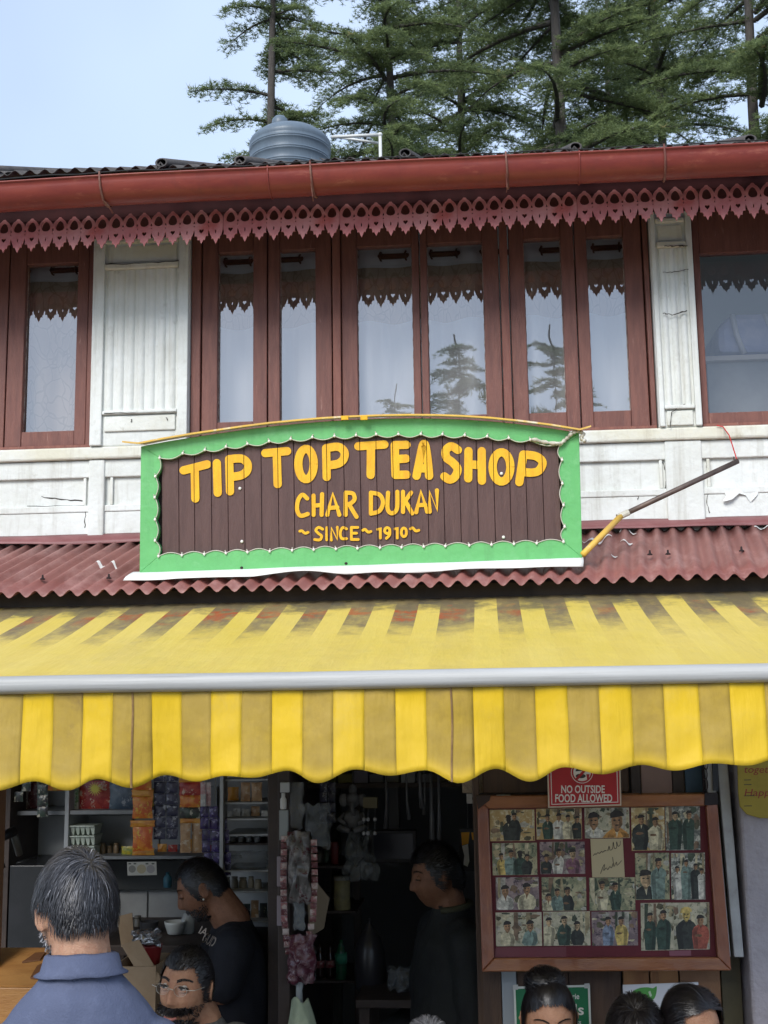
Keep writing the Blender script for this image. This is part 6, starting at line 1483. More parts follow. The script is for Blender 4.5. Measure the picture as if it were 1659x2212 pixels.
def remesh(name, mb, mat_, voxel, parent, wrinkle=0, smooth_it=4, wscale=9, origin=None):
    me = mb.mesh('tmp', False, True); ob = bpy.data.objects.new('tmp', me); COL.objects.link(ob)
    m = ob.modifiers.new('r', 'REMESH'); m.mode = 'VOXEL'; m.voxel_size = voxel
    m = ob.modifiers.new('s', 'SMOOTH'); m.iterations = smooth_it; m.factor = .5
    dg = bpy.context.evaluated_depsgraph_get(); out = bpy.data.meshes.new_from_object(ob.evaluated_get(dg)); bpy.data.objects.remove(ob)
    out.polygons.foreach_set('use_smooth', [True]*len(out.polygons)); out.materials.clear(); out.materials.append(mat_)
    if wrinkle:
        nr = [v.normal.copy() for v in out.vertices]
        for v, n_ in zip(out.vertices, nr):
            p = v.co; q = noise.noise((p.x*wscale, p.y*wscale, p.z*wscale*.5))+.6*noise.noise((p.x*wscale*2.3+5, p.y*wscale*2.3, p.z*wscale*1.3))
            v.co = p+n_*wrinkle*(1-abs(q)*2)
    out.update(); o = bpy.data.objects.new(name, out); COL.objects.link(o); wparent(o, parent); return o
def capsule(mb, pts, rs, n=14): 
    mb.tube(pts, rs, n)
    for p, r in zip(pts, rs): mb.ball(p, r*.985, nu=12, nv=8)
    return mb
def strands(name, parent, M, roots, comb, length, n, width, mat_, tone, ell=(.0805,.101,.123), attach=True, lift=.10, segs=6, seed=1, cap=None, stiff=0, jitter=.6):
    rs = random.Random(seed); vs = []; fs = []; tn = []; E_ = Vector(ell)
    if cap:   # close-fitting under layer so no scalp shows through
        nu, nv = 48, 36; idx = {}
        for j in range(nv):
            for i in range(nu):
                th, ph = PI*j/(nv-1), 2*PI*i/nu; p = Vector((ell[0]*math.sin(th)*math.cos(ph), ell[1]*math.sin(th)*math.sin(ph), ell[2]*math.cos(th))); idx[j, i] = (p, cap(p))
        for j in range(nv-1):
            for i in range(nu):
                c = [idx[j, i], idx[j+1, i], idx[j+1, (i+1) % nu], idx[j, (i+1) % nu]]
                if all(q[1] for q in c):
                    b = len(vs); vs += [M @ (q[0]*1.0) for q in c]; fs.append((b, b+1, b+2, b+3)); tn.append(.05)
    for k in range(n):
        p = roots(rs)
        if p is None: continue
        L = length(p, rs); t_ = tone(p, rs); st = L/segs; pts = [p.copy()]; ax = 1.0; jit = Vector((rs.gauss(0,1), rs.gauss(0,1), rs.gauss(0,1)))*.22
        d = None; lf = lift*rs.uniform(.3, 1.2)
        for s_ in range(segs):
            nrm = Vector((p.x/E_.x**2, p.y/E_.y**2, p.z/E_.z**2)).normalized()
            c = comb(p)+jit*jitter
            c = (c-nrm*c.dot(nrm)); c = c.normalized() if c.length > 1e-6 else c
            d = c if d is None else (d*stiff+c*(1-stiff)).normalized()
            q = p+d*st
            if attach:
                r = math.sqrt((q.x/E_.x)**2+(q.y/E_.y)**2+(q.z/E_.z)**2); tt = (s_+1)/segs
                q = q/r*(1+lf*math.sin(PI*min(1, tt*.75)))
            p = q; pts.append(p.copy())
        b = len(vs); w = width*rs.uniform(.6, 1.3)
        for i, q in enumerate(pts):
            nrm = Vector((q.x/E_.x**2, q.y/E_.y**2, q.z/E_.z**2)).normalized(); tg = (pts[min(i+1, segs)]-pts[max(i-1, 0)])
            sd_ = tg.cross(nrm); sd_ = sd_.normalized() if sd_.length > 1e-9 else Vector((1,0,0)); ww = w*(1-.75*(i/segs)**2)
            vs += [M @ (q-sd_*ww*.5), M @ (q+sd_*ww*.5)]
        for i in range(segs): fs.append((b+2*i, b+2*i+1, b+2*i+3, b+2*i+2)); tn.append(t_)
    me = bpy.data.meshes.new(name); me.from_pydata([tuple(v) for v in vs], [], fs); a = me.attributes.new('tone', 'FLOAT', 'FACE'); a.data.foreach_set('value', tn)
    me.polygons.foreach_set('use_smooth', [True]*len(fs)); me.materials.append(mat_); me.update()
    o = bpy.data.objects.new(name, me); COL.objects.link(o); wparent(o, parent); return o
def scalp(mask, ell=(.0805,.101,.123)):
    def f(rs):
        for _ in range(40):
            v = Vector((rs.gauss(0,1), rs.gauss(0,1), rs.gauss(0,1))).normalized(); p = Vector((v.x*ell[0], v.y*ell[1], v.z*ell[2]))
            if mask(p): return p
        return None
    return f
def hairline(front=.066, side=-.005, back=-.070, burn=-.03):
    def m(p):
        if p.y > .035: return p.z > back+(.035-.0)*max(0, (.06-p.y))/.06*1.0
        if p.y > -.025: return p.z > (side if p.y > -.005 else burn) if abs(p.x) > .05 else True
        if p.y > -.055: return p.z > burn+.0+(abs(p.y)-.025)*2.6
        return p.z > front-.012*(1-abs(p.x)/.05 if abs(p.x) < .05 else 0)
    return m
EYEW = mat('eye_white', (.46,.42,.38), rough=.25); IRIS = mat('dark_iris', (.015,.009,.006), rough=.1)
def eyes(parent, M, lidm, look=(0, -1, 0), closed=False):
    for s_ in (-1, 1):
        c = Vector((s_*.031, -.0735, .012))
        if not closed:
            MB().ball(M @ c, .0118, nu=14, nv=10).build('eye', EYEW, parent, smooth=True)
            d = Vector(look).normalized(); MB().ball(M @ (c+d*.0074), .0064, nu=12, nv=8).build('iris', IRIS, parent, smooth=True)
        for (dz, t0) in ((.0062, 1), (-.0066, -1)):
            pts = [M @ Vector((s_*.031+.0165*math.cos(a), -.0735-.0128*math.sin(a)*1.0, .012+dz*math.sin(a)*(.25 if closed else 1)-(.0045 if closed else 0))) for a in [PI*(.05+.9*q/8) for q in range(9)]]
            MB().tube(pts, [.0022+.0014*math.sin(PI*q/8) for q in range(9)], 6).build('eyelid', lidm if t0 < 0 else mat('lash_line', (.02,.012,.01), rough=.6), parent, smooth=True)
        if closed: MB().ball(M @ (c+Vector((0,0,.001))), .0122, nu=14, nv=10).build('eyelid', lidm, parent, smooth=True)
def brows(parent, M, seed, thick=1.0):
    rs = random.Random(seed); vs = []; fs = []
    for s_ in (-1, 1):
        for k in range(150):
            t = rs.random(); x = .012+.040*t; z = .030+.010*math.sin(PI*(t*.75+.1))+rs.uniform(-.0035, .0035)*thick*(1-.5*t); y = -.0885+.019*(x/.052)**2*1.3-.002
            a = Vector((s_*x, y, z)); d = Vector((s_*.008, .001+.003*t, .004*(1-1.6*t))); n_ = Vector((0, 0, 1))
            b = len(vs); vs += [M @ (a+Vector((0,0,.0007))), M @ (a-Vector((0,0,.0007))), M @ (a+d+Vector((0,-.001,0)))]; fs.append((b, b+1, b+2))
    MB().add(vs, fs).build('eyebrow_hair', mat('brow_hair', (.012,.009,.008), rough=.7), parent, fix=False)
def facial(name, parent, M, HV, mask, n, length, down, mat_, width=.0016, seed=3):
    rs = random.Random(seed); C_ = [v for v in HV if mask(v)]; vs = []; fs = []; tn = []
    for k in range(n):
        a = rs.choice(C_)+Vector((rs.uniform(-.003,.003), rs.uniform(-.001,.001), rs.uniform(-.003,.003))); nrm = Vector((a.x/.0056, a.y/.009, a.z/.0137)).normalized()
        d = (nrm*.5+Vector(down)+Vector((rs.gauss(0,.3), rs.gauss(0,.3), rs.gauss(0,.3)))).normalized()*length*rs.uniform(.6, 1.3)
        s_ = d.cross(nrm).normalized()*width; b = len(vs); a = a-nrm*.001
        vs += [M @ (a-s_), M @ (a+s_), M @ (a+d*.6+s_*.6+nrm*.002), M @ (a+d)]; fs.append((b, b+1, b+2, b+3)); tn.append(rs.random())
    me = bpy.data.meshes.new(name); me.from_pydata([tuple(v) for v in vs], [], fs); q = me.attributes.new('tone', 'FLOAT', 'FACE'); q.data.foreach_set('value', tn); me.materials.append(mat_)
    o = bpy.data.objects.new(name, me); COL.objects.link(o); wparent(o, parent); return o
def ears(mb, M):
    for s_ in (-1, 1):
        R = Matrix.Translation((s_*.0800, .012, -.004)) @ Matrix.Rotation(s_*.5, 4, 'Z') @ Matrix.Rotation(-.15, 4, 'X')
        q = MB().ball((0,0,0), .0075, .0185, .031, 12, 10); mb.add([M @ R @ Vector(v) for v in q.v], q.f)
        pts = [M @ R @ Vector((s_*.005, .0185*math.cos(a), .030*math.sin(a))) for a in [-1.2+4.2*k/12 for k in range(13)]]; mb.tube(pts, .0042, 6)
def body_mesh(parent, M, HV, HF, skin, neck, parts, voxel, neck_r=.056):
    """head + neck + limbs fused into one skin"""
    mb = MB().add([M @ v for v in HV], HF); ears(mb, M)
    a = M @ Vector((0, .022, -.055)); b = M @ Vector((0, .030, -.02))
    capsule(mb, [b, a, neck], [neck_r*.92, neck_r, neck_r*1.12])
    for pts, rs in parts: capsule(mb, pts, rs)
    return remesh('body', mb, skin, voxel, parent, 0, 3)
def hand(mb, wrist, d, up, s=1.0):
    """palm and five curled fingers built from capsules"""
    d = Vector(d).normalized(); up = Vector(up); side = d.cross(up).normalized(); up = side.cross(d).normalized()
    capsule(mb, [wrist, wrist+d*.045*s, wrist+d*.085*s], [.024*s, .030*s, .026*s])
    for k, (o_, L) in enumerate(((-.028,.062), (-.010,.075), (.009,.072), (.026,.056))):
        b = wrist+d*.085*s+side*o_*s; capsule(mb, [b, b+d*L*.45*s-up*.008*s, b+d*L*.8*s-up*.026*s, b+d*L*.85*s-up*.045*s], [.0095*s, .009*s, .0085*s, .0075*s], 8)
    b = wrist+d*.025*s-side*.026*s; capsule(mb, [b, b+d*.03*s-side*.022*s-up*.01*s, b+d*.06*s-side*.026*s-up*.025*s], [.012*s, .0105*s, .009*s], 8)
def torso_parts(neck, f, lean=0, w=.185, seat=None, h=.50):
    """neck base point, facing unit vector; returns key joints"""
    f = Vector(f).normalized(); sd_ = f.cross(Vector((0,0,1))).normalized()      # sd_ = the figure's right... 
    dn = Vector((0, 0, -1))+f*-lean
    chest = neck+dn*.17; belly = neck+dn*.36; hip = neck+dn*h
    return f, sd_, dn, chest, belly, hip
def loft(mb, rings):
    """rings: (centre, half width vector, half depth vector) -> closed elliptical loft"""
    n = 22; vs = []; fs = []
    for (c, a, b) in rings:
        for k in range(n): t = 2*PI*k/n; vs.append(c+a*math.cos(t)+b*math.sin(t))
    for i in range(len(rings)-1):
        for k in range(n): fs.append((i*n+k, i*n+(k+1) % n, (i+1)*n+(k+1) % n, (i+1)*n+k))
    fs += [tuple(range(n)), tuple(range(len(rings)*n-1, (len(rings)-1)*n-1, -1))]
    return mb.add(vs, fs)
def garment(parent, neck, f, sd_, dn, mat_, voxel=.011, w=.19, dep=.115, arms=(), wrinkle=.004, h=.55, name='shirt', belly=1.0, top=.0):
    mb = MB(); Z = Vector((0,0,1)); fw = f
    loft(mb, [(neck+Z*(.012+top), sd_*.068, fw*.066), (neck+dn*.02, sd_*.085, fw*.08), (neck+dn*.05-fw*.005, sd_*(w*.64), fw*.094), (neck+dn*.09, sd_*w*.83, fw*dep*.95), (neck+dn*.145, sd_*w, fw*dep), (neck+dn*.22+fw*.01, sd_*w*.98, fw*dep*1.08*belly), (neck+dn*.36+fw*.012, sd_*w*.92, fw*dep*1.1*belly), (neck+dn*h, sd_*w*.95, fw*dep*1.08*belly)])
    for pts, rs in arms: capsule(mb, pts, rs)
    return remesh(name, mb, mat_, voxel, parent, wrinkle, 4)
def trousers(parent, hip, f, sd_, mat_, seated, floor=0.0):
    mb = MB(); Z = Vector((0,0,1))
    for s_ in (-1, 1):
        h_ = hip+sd_*s_*.085
        if seated:
            kn = h_+f*.40-Z*.02; an = Vector((kn.x+f.x*.02, kn.y+f.y*.02, floor+.09)); pts = [h_, kn, an]
        else:
            kn = Vector((h_.x+f.x*.02, h_.y+f.y*.02, floor+(h_.z-floor)*.54)); an = Vector((h_.x, h_.y, floor+.08)); pts = [h_, kn, an]
        capsule(mb, pts, [.092, .066, .048]); capsule(mb, [an-f*.03-Z*.045, an+f*.16-Z*.055], [.036, .032])
    mb.ball(hip, .15, .13, .12)
    remesh('trousers', mb, mat_, .016, parent, .003, 3)
def bench(loc, top, label, w=.5):
    o = empty('wooden_bench', (loc.x, loc.y, 0), label, 'bench', 'benches outside the shop front'); x, y = loc.x, loc.y
    for k in range(3): MB().box(x-w/2, x+w/2, y-.15+k*.102, y-.15+k*.102+.096, top-.03, top).build('slat', CW, o, bevel=.003)
    for sx in (-1, 1):
        for sy in (-1, 1): MB().box(x+sx*(w/2-.05)-.02, x+sx*(w/2-.05)+.02, y+sy*.12-.02, y+sy*.12+.02, 0, top-.0305).build('leg', CW, o)

# ---- 1: man in blue-grey shirt, seen from behind
def man_blue():
    H = at(164, 1968, -1.88); M = hmat(H, math.radians(180-40), math.radians(4), 0, 1.0)
    o = empty('person', (H.x, H.y, 0), 'man seen from behind in a blue-grey collared shirt, with greying hair', 'person')
    f = Vector((-.25, .97, 0)).normalized(); neck = at(176, 2090, -1.90); f, sd_, dn, chest, belly, hip = torso_parts(neck, f, -.03, h=.58)
    arms = []; sk = []; hb = []
    for s_ in (-1, 1):
        sh = neck+dn*.172+sd_*s_*.152; el = sh+Vector((0,0,-.29))+sd_*s_*.05+f*.02; wr = el+Vector((0,0,-.12))+f*.22-sd_*s_*.05
        arms.append(([sh-sd_*s_*.07+Vector((0,0,.030)), sh, sh.lerp(el, .55), sh.lerp(el, .9)], [.052, .064, .063, .060])); sk.append(([sh, el, wr], [.048, .042, .029])); hb.append((wr, (wr-el).normalized()))
    mb = MB().add([M @ v for v in HEAD_V], HEAD_F); ears(mb, M)
    capsule(mb, [M @ Vector((0,.028,-.02)), M @ Vector((0,.030,-.06)), neck], [.056, .059, .066])
    loft(mb, [(neck, sd_*.07, f*.07), (neck+dn*.10, sd_*.115, f*.08), (neck+dn*.16, sd_*.14, f*.09), (neck+dn*.3, sd_*.14, f*.1), (hip, sd_*.15, f*.1)])
    for p, r in sk: capsule(mb, p, r)
    for wr, d in hb: hand(mb, wr, d, (0,0,1))
    remesh('body', mb, mat('fair_brown_skin', (.47,.27,.175), (.40,.215,.135), 22, .5, .3, 260, col3=(.34,.16,.10), scale3=45, lo3=.55, hi3=.75, sss=.08, spec=.4), .0065, o, 0, 3)
    SH1 = mat('blue_grey_shirt', (.088,.105,.172), (.075,.09,.15), 5, .8, .25, 260, stretch=(1,1,1), col3=(.105,.125,.20), scale3=40, lo3=.5, hi3=.7)
    garment(o, neck, f, sd_, dn, SH1, .010, .178, .112, arms, .0035, .62)
    # collar: stand and fold as one swept band, open at the front
    vs = []; fs = []; n = 40; prof = [(.066, -.006), (.063, .026), (.066, .034), (.072, .030), (.080, .000), (.083, -.008)]
    for i in range(n+1):
        a = -2.65+5.3*i/n; rr = sd_*math.sin(a)-f*math.cos(a)
        for (r, z) in prof: vs.append(neck+rr*r*(1.05+.12*abs(math.sin(a))*(r > .08))+Vector((0,0, z+.004-.03*(1-math.cos(a))*.5*.6+.002*noise.noise((a*3, z*40, 0)))))
    m = len(prof)
    for i in range(n):
        for k in range(m-1): fs.append((i*m+k, i*m+k+1, (i+1)*m+k+1, (i+1)*m+k))
    MB().add(vs, fs).build('collar', SH1, o, smooth=True, solid=.003)
    trousers(o, hip, f, sd_, cm(.04,.045,.06,.8), False)
    W_ = Vector((-.012, .062, .100)); base = hairline(.070, -.004, -.022, -.02)
    def mask(p): return base(p) and not (abs(p.x) > .058 and p.z < .014 and -.04 < p.y < .048)
    comb = lambda p: (p-W_).normalized()*1.0+Vector((0,.15,-.55))
    def tone(p, rs): return min(1, max(0, .14+2.5*(p.z-.02)+rs.gauss(0,.20)))
    ell = (.0835,.1035,.126)
    strands('hair', o, M, scalp(mask, ell), comb, lambda p, rs: (rs.uniform(.035,.07) if p.z > .035 else rs.uniform(.016,.034)) if not (abs(p.x) > .055 and p.z < .04 and p.y < .05) else rs.uniform(.010,.022), 8000, .0018, GREYH, tone, ell, True, .09, 6, 5, cap=mask, stiff=.5)
    facial('beard', o, M, HEAD_V, lambda v: v.z < -.035 and v.z > -.115 and v.y < .015 and (abs(v.x) > .035 or v.z < -.07), 900, .010, (0,0,-.6), GREYH)
    # spectacle arm over the ear
    MB().tube([M @ Vector((-.083,.03,-.015)), M @ Vector((-.082,.012,.014)), M @ Vector((-.080,-.06,.016))], .0018, 6).build('spectacle_arm', cm(.5,.48,.4,.3), o)
man_blue()

# ---- 2: shopkeeper in black T-shirt, in profile, looking down
BLK = mat('black_tshirt', (.010,.011,.016), (.014,.015,.022), 6, .85, .2, 200)
def man_black():
    H = at(437, 1920, .18); M = hmat(H, math.radians(82), math.radians(26), 0, .98)
    o = empty('person', (H.x+.1, H.y, .12), 'shopkeeper in a black T-shirt in profile, looking down behind the counter', 'person')
    f = Vector((-.98, -.18, 0)).normalized(); neck = at(503, 1992, .20); f, sd_, dn, chest, belly, hip = torso_parts(neck, f, -.02, h=.60)
    arms = []; mb = MB().add([M @ v for v in HEAD_V], HEAD_F); ears(mb, M)
    capsule(mb, [M @ Vector((0,.030,-.02)), M @ Vector((0,.034,-.055)), neck], [.060, .064, .072])
    loft(mb, [(neck, sd_*.07, f*.07), (neck+dn*.10, sd_*.115, f*.08), (neck+dn*.16, sd_*.14, f*.09), (neck+dn*.3, sd_*.14, f*.12), (hip, sd_*.16, f*.12)])
    near = at(500, 2052, .02); eln = at(478, 2140, -.02); wrn = at(410, 2122, -.06)
    far = neck+dn*.10+sd_*.17*(1 if sd_.y > 0 else -1); elf = far+Vector((-.10,-.02,-.24)); wrf = elf+Vector((-.20,-.12,.02))
    for (s1, e1, w1) in ((near, eln, wrn), (far, elf, wrf)):
        arms.append(([s1.lerp(neck, .45)+Vector((0,0,-.02)), s1, s1.lerp(e1, .55), s1.lerp(e1, .82)], [.075, .080, .074, .072])); capsule(mb, [s1, e1, w1], [.055, .050, .034]); hand(mb, w1, (w1-e1).normalized(), (0,0,1))
    remesh('body', mb, SKIN2, .0065, o, 0, 3)
    sh = garment(o, neck, f, sd_, dn, BLK, .011, .195, .135, arms, .004, .66, belly=1.1)
    trousers(o, hip, f, sd_, cm(.02,.02,.03,.8), False, .12)
    ell = (.0805,.100,.1225); base = hairline(.082, -.005, -.055, -.03)
    strands('hair', o, M, scalp(base, ell), lambda p: Vector((0,.7,-.5))+p*3, lambda p, rs: rs.uniform(.014,.030), 5200, .0015, BLACKH, lambda p, rs: rs.random(), ell, True, .05, 4, 8, cap=base)
    facial('beard', o, M, HEAD_V, lambda v: (v.z < -.048 and v.y < .0 and v.z > -.114) and not (abs(v.x) < .016 and v.z > -.078 and v.z < -.05), 1500, .007, (0,0,-.5), BLACKH)
    facial('moustache', o, M, HEAD_V, lambda v: v.y < -.05 and -.053 < v.z < -.042 and abs(v.x) < .028, 260, .012, (0,0,-.9), BLACKH)
    eyes(o, M, SKIN2, (0,-.8,-.6), closed=True); brows(o, M, 4, 1.3)
    MB().ball(M @ Vector((.083,-.001,-.03)), .004, nu=8, nv=6).build('ear_stud', cm(.7,.68,.6,.2), o, smooth=True)
    # chest print, laid on the cloth
    from mathutils.bvhtree import BVHTree
    bv = BVHTree.FromPolygons([v.co.copy() for v in sh.data.vertices], [tuple(p.vertices) for p in sh.data.polygons])
    def onshirt(px_, py_, d):
        dr = ray(px_, py_).normalized(); h = bv.ray_cast(CAM, dr); p = h[0] if h[0] else at(px_, py_, .05); return p-dr*.003
    c, s_ = math.cos(.5), math.sin(.5)
    def tf(cx, cy): return lambda a, b, d: onshirt(cx+a*c-b*s_, cy+a*s_+b*c, d)
    PR = cm(.40,.34,.29,.7)
    put_text('IA', PR, tf(441, 2012), -10, 8, 9, -8, o, 0, .02, 'chest_print'); put_text('GUD', PR, tf(452, 2030), -14, 14, 12, -12, o, 0, .02, 'chest_print')
man_black()

# ---- 3: seated man with moustache and rimless glasses
def man_moustache():
    H = at(402, 2133, -.65); M = hmat(H, math.radians(14), math.radians(-2), math.radians(3), .98)
    o = empty('person', (H.x, H.y, 0), 'seated man with big moustache, rimless glasses and grey checked shirt', 'person')
    f = Vector((-.25, -.97, 0)).normalized(); neck = at(434, 2206, -.585); f, sd_, dn, chest, belly, hip = torso_parts(neck, f, 0, h=.52)
    mb = MB().add([M @ v for v in HEAD_V], HEAD_F); ears(mb, M)
    capsule(mb, [M @ Vector((0,.028,-.02)), M @ Vector((0,.030,-.06)), neck], [.058, .061, .068])
    loft(mb, [(neck, sd_*.07, f*.07), (neck+dn*.10, sd_*.115, f*.08), (neck+dn*.16, sd_*.14, f*.09), (neck+dn*.3, sd_*.14, f*.12), (hip, sd_*.16, f*.12)])
    arms = []
    for s_ in (-1, 1):
        sh = neck+dn*.085+sd_*s_*.185; el = sh+Vector((0,0,-.27))+sd_*s_*.04+f*.05; wr = el+f*.23+Vector((0,0,-.03))-sd_*s_*.06
        arms.append(([sh-sd_*s_*.06+Vector((0,0,.025)), sh, sh.lerp(el, .55), el], [.066, .072, .064, .058])); capsule(mb, [sh, el, wr], [.048, .042, .029]); hand(mb, wr, (wr-el).normalized(), (0,0,1))
    remesh('body', mb, SKIN, .006, o, 0, 3)
    garment(o, neck, f, sd_, dn, mat('grey_check_shirt', (.10,.10,.095), (.055,.055,.055), 70, .8, .2, 200), .011, .20, .12, arms, .004, .56)
    trousers(o, hip, f, sd_, cm(.03,.03,.035,.8), True); bench(Vector((hip.x, hip.y+.02, 0)), hip.z-.10, 'slatted bench under the seated man with moustache')
    ell = (.0805,.100,.1225); base = hairline(.072, -.005, -.055, -.035)
    strands('hair', o, M, scalp(base, ell), lambda p: Vector((.2,.6,.1)), lambda p, rs: rs.uniform(.018,.034), 5200, .0015, BLACKH, lambda p, rs: rs.random(), ell, True, .09, 4, 12, cap=base)
    facial('moustache', o, M, HEAD_V, lambda v: v.y < -.045 and -.056 < v.z < -.041 and abs(v.x) < .040, 900, .020, (0,-.2,-.75), BLACKH, .002)
    facial('moustache', o, M, HEAD_V, lambda v: v.y < -.045 and -.062 < v.z < -.048 and .022 < abs(v.x) < .050, 360, .020, (0,-.1,.1), BLACKH, .002)
    facial('beard', o, M, HEAD_V, lambda v: (v.z < -.080 and v.y < -.01 and v.z > -.116) or (v.z < -.035 and v.z > -.11 and abs(v.x) > .047 and v.y < .0), 1900, .0065, (0,0,-.5), BLACKH, .0013)
    eyes(o, M, SKIN, (-.4,-1,.05)); brows(o, M, 9, 1.4)
    GL = glassy('spectacle_lens', .04, (1,1,1)); RIM = cm(.45,.42,.36,.25)
    for s_ in (-1, 1):
        ring = [M @ Vector((s_*.031+.022*math.cos(a), -.101+.004*abs(math.cos(a)), .010+.0165*math.sin(a))) for a in [2*PI*k/20 for k in range(20)]]
        MB().add(ring, [tuple(range(20))]).build('spectacle_lens', GL, o, fix=False); MB().tube(ring+[ring[0]], .00045, 5, False).build('lens_edge', RIM, o)
        MB().tube([M @ Vector((s_*.053,-.098,.014)), M @ Vector((s_*.074,-.085,.014)), M @ Vector((s_*.080,.01,.014))], .0010, 6).build('spectacle_arm', RIM, o)
    MB().tube([M @ Vector((-.010,-.104,.012)), M @ Vector((0,-.108,.015)), M @ Vector((.010,-.104,.012))], .0012, 6).build('spectacle_bridge', RIM, o)
    lip = [M @ Vector((.020*math.cos(a), -.0965-.004*math.sin(a)**2+.006*abs(math.cos(a))**2, -.070-.006*math.sin(a))) for a in [PI*k/10 for k in range(11)]]
    MB().tube(lip, [.0028+.0022*math.sin(PI*k/10) for k in range(11)], 8).build('lower_lip', mat('lip', (.28,.10,.08), rough=.45), o, smooth=True)
man_moustache()

# ---- 4: man in dark jacket in the dim inner room
def man_dim():
    H = at(942, 1893, .22); M = hmat(H, math.radians(72), math.radians(10), 0, .98)
    o = empty('person', (H.x, H.y, .12), 'man in a dark jacket standing in the dim doorway beside the photo board', 'person')
    f = Vector((-.93, -.35, 0)).normalized(); neck = at(975, 1972, .24); f, sd_, dn, chest, belly, hip = torso_parts(neck, f, 0, h=.58)
    mb = MB().add([M @ v for v in HEAD_V], HEAD_F); ears(mb, M); capsule(mb, [M @ Vector((0,.028,-.02)), M @ Vector((0,.030,-.06)), neck], [.056, .059, .066])
    loft(mb, [(neck, sd_*.07, f*.07), (neck+dn*.10, sd_*.115, f*.08), (neck+dn*.16, sd_*.14, f*.09), (neck+dn*.3, sd_*.14, f*.1), (hip, sd_*.15, f*.1)]); arms = []
    for s_ in (-1, 1):
        sh = neck+dn*.09+sd_*s_*.19; el = sh+Vector((0,0,-.29))+sd_*s_*.04; wr = el+f*.20+Vector((0,0,-.10))
        arms.append(([sh-sd_*s_*.06+Vector((0,0,.025)), sh, sh.lerp(el, .55), el, el.lerp(wr, .9)], [.068, .076, .07, .062, .048])); capsule(mb, [sh, el, wr], [.048, .042, .029]); hand(mb, wr, (wr-el).normalized(), (0,0,1))
    remesh('body', mb, SKIN2, .008, o, 0, 3)
    JK = mat('dark_jacket', (.020,.022,.021), (.014,.015,.016), 8, .8, .25, 120)
    garment(o, neck, f, sd_, dn, JK, .012, .21, .135, arms, .005, .66, 'jacket', top=.02); trousers(o, hip, f, sd_, cm(.015,.015,.02,.8), False, .12)
    MB().tube([neck+sd_*.07*math.sin(a)-f*.075*math.cos(a)+Vector((0,0,.035-.02*(1-math.cos(a))*.5)) for a in [-2.4+4.8*k/16 for k in range(17)]], .012, 8).build('collar', mat('olive_collar', (.06,.06,.035), rough=.8), o, smooth=True)
    ell = (.083,.103,.127); base = hairline(.070, -.005, -.055, -.03)
    strands('hair', o, M, scalp(base, ell), lambda p: Vector((0,.5,-.2))+p*2, lambda p, rs: rs.uniform(.02,.045), 4000, .0017, BLACKH, lambda p, rs: rs.random(), ell, True, .12, 4, 15, cap=base)
    eyes(o, M, SKIN2, (0,-.9,-.4), closed=True); brows(o, M, 14)
man_dim()

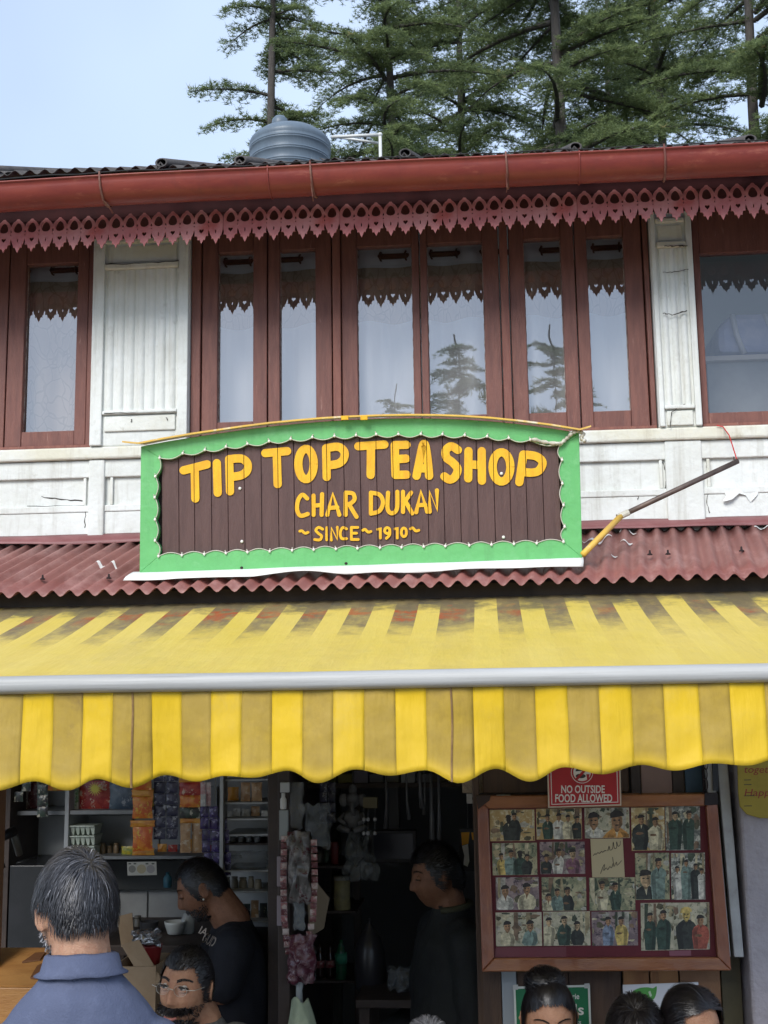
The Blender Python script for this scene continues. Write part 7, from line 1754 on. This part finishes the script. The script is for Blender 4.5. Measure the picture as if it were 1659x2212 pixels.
# ---- 5-8: heads along the bottom edge
def sitter(px_, py_, Y, yaw, pitch, label, kind, seed, skin=SKIN, top=None):
    H = at(px_, py_, Y); M = hmat(H, yaw, pitch, 0, .95); fem = kind in ('bun', 'long')
    o = empty('person', (H.x, H.y, 0), label, 'person')
    f = Vector((-math.sin(yaw), -math.cos(yaw), 0)); neck = M @ Vector((0, .038, -.145)); neck.z -= .01; f, sd_, dn, chest, belly, hip = torso_parts(neck, f, 0, h=.50)
    mb = MB().add([M @ v for v in (HEADF_V if fem else HEAD_V)], HEAD_F); ears(mb, M); capsule(mb, [M @ Vector((0,.026,-.02)), M @ Vector((0,.028,-.06)), neck], [.050, .052, .058])
    loft(mb, [(neck, sd_*.06, f*.06), (neck+dn*.10, sd_*.14, f*.08), (neck+dn*.3, sd_*.13, f*.1), (hip, sd_*.14, f*.1)]); arms = []
    for s_ in (-1, 1):
        sh = neck+dn*.085+sd_*s_*.165; el = sh+Vector((0,0,-.26))+sd_*s_*.03+f*.04; wr = el+f*.21+Vector((0,0,-.02))-sd_*s_*.05
        arms.append(([sh-sd_*s_*.05+Vector((0,0,.02)), sh, sh.lerp(el, .55), el], [.058, .062, .055, .05])); capsule(mb, [sh, el, wr], [.042, .037, .026]); hand(mb, wr, (wr-el).normalized(), (0,0,1), .92)
    remesh('body', mb, skin, .007, o, 0, 3)
    col = {'bun': (.18,.05,.08), 'long': (.10,.09,.12), 'short': (.05,.06,.10), 'grey': (.12,.12,.12)}[kind]
    garment(o, neck, f, sd_, dn, mat('cloth_'+kind, col, tuple(c*.8 for c in col), 8, .8, .2, 150), .012, .175, .11, arms, .003, .54, 'top')
    trousers(o, hip, f, sd_, cm(.04,.035,.05,.8), True); bench(Vector((hip.x, hip.y+.02*0, 0)), hip.z-.10, 'slatted bench under the '+{'bun': 'woman with the hair bun', 'long': 'woman with loose hair', 'short': 'person with short black hair', 'grey': 'grey haired person'}[kind])
    if kind == 'bun':
        ell = (.083,.102,.124); bun = Vector((-.008, .022, .112))
        base = lambda p: (p.z > .078-.9*max(0, abs(p.x)-.030) and p.y <= -.03) or (p.y > -.03 and p.z > -.05)
        strands('hair', o, M, scalp(base, ell), lambda p: (bun-p).normalized(), lambda p, rs: rs.uniform(.05,.10), 6500, .0015, BLACKH, lambda p, rs: rs.random(), ell, True, .06, 6, seed, cap=base, stiff=.3, jitter=1.0)
        MBn = M @ Matrix.Translation(bun+Vector((0, .006, -.008))); e2 = (.047,.042,.036)
        strands('hair_bun', o, MBn, scalp(lambda p: True, e2), lambda p: Vector((-p.y, p.x, .030*math.sin(p.x*120+p.y*70+p.z*90))), lambda p, rs: rs.uniform(.03,.08), 3000, .0018, BLACKH, lambda p, rs: rs.random()*.9, e2, True, .42, 6, seed+1, cap=lambda p: True, stiff=.2, jitter=.12)
    elif kind == 'long':
        ell = (.086,.107,.128); part = Vector((.015, -.05, .125))
        base = lambda p: not (p.y < -.020 and p.z < .088-.35*abs(p.x-.012) and abs(p.x-.008) < .064) 
        strands('hair', o, M, scalp(base, ell), lambda p: Vector((1.6 if p.x > .015 else -1.6, 1.0+.0*p.y, -.2-12*max(0, abs(p.x)-.045))), lambda p, rs: rs.uniform(.09,.20), 7000, .0016, BLACKH, lambda p, rs: rs.random(), ell, True, .13, 8, seed, cap=base, stiff=.2, jitter=1.6)
    else:
        ell = (.086,.106,.128); base = hairline(.068, -.01, -.075, -.03); wh = Vector((0,.05,.11))
        strands('hair', o, M, scalp(base, ell), lambda p: (p-wh).normalized()+Vector((0,0,-.5)), lambda p, rs: rs.uniform(.04,.075), 6000, .0017, GREYH if kind == 'grey' else BLACKH, (lambda p, rs: rs.uniform(.5,1)) if kind == 'grey' else (lambda p, rs: rs.random()), ell, True, .14, 6, seed, cap=base, stiff=.4)
    if kind in ('bun', 'long'):
        eyes(o, M, skin, (0,-1,-.5), closed=(kind == 'bun')); brows(o, M, seed, .8)
sitter(1186, 2202, -.75, math.radians(-6), math.radians(14), 'woman with black hair pinned up in a bun, looking down, before the green notice', 'bun', 21, SKIN)
sitter(1375, 2250, -.80, math.radians(185), math.radians(-8), 'person with short glossy black hair between the two women, seen from behind', 'short', 22)
sitter(1497, 2222, -.78, math.radians(-18), math.radians(8), 'woman with loose black hair in front of the white leaf notice', 'long', 23)
sitter(926, 2300, -.72, math.radians(170), 0, 'grey haired person at the bottom edge in front of the dim doorway', 'grey', 24)
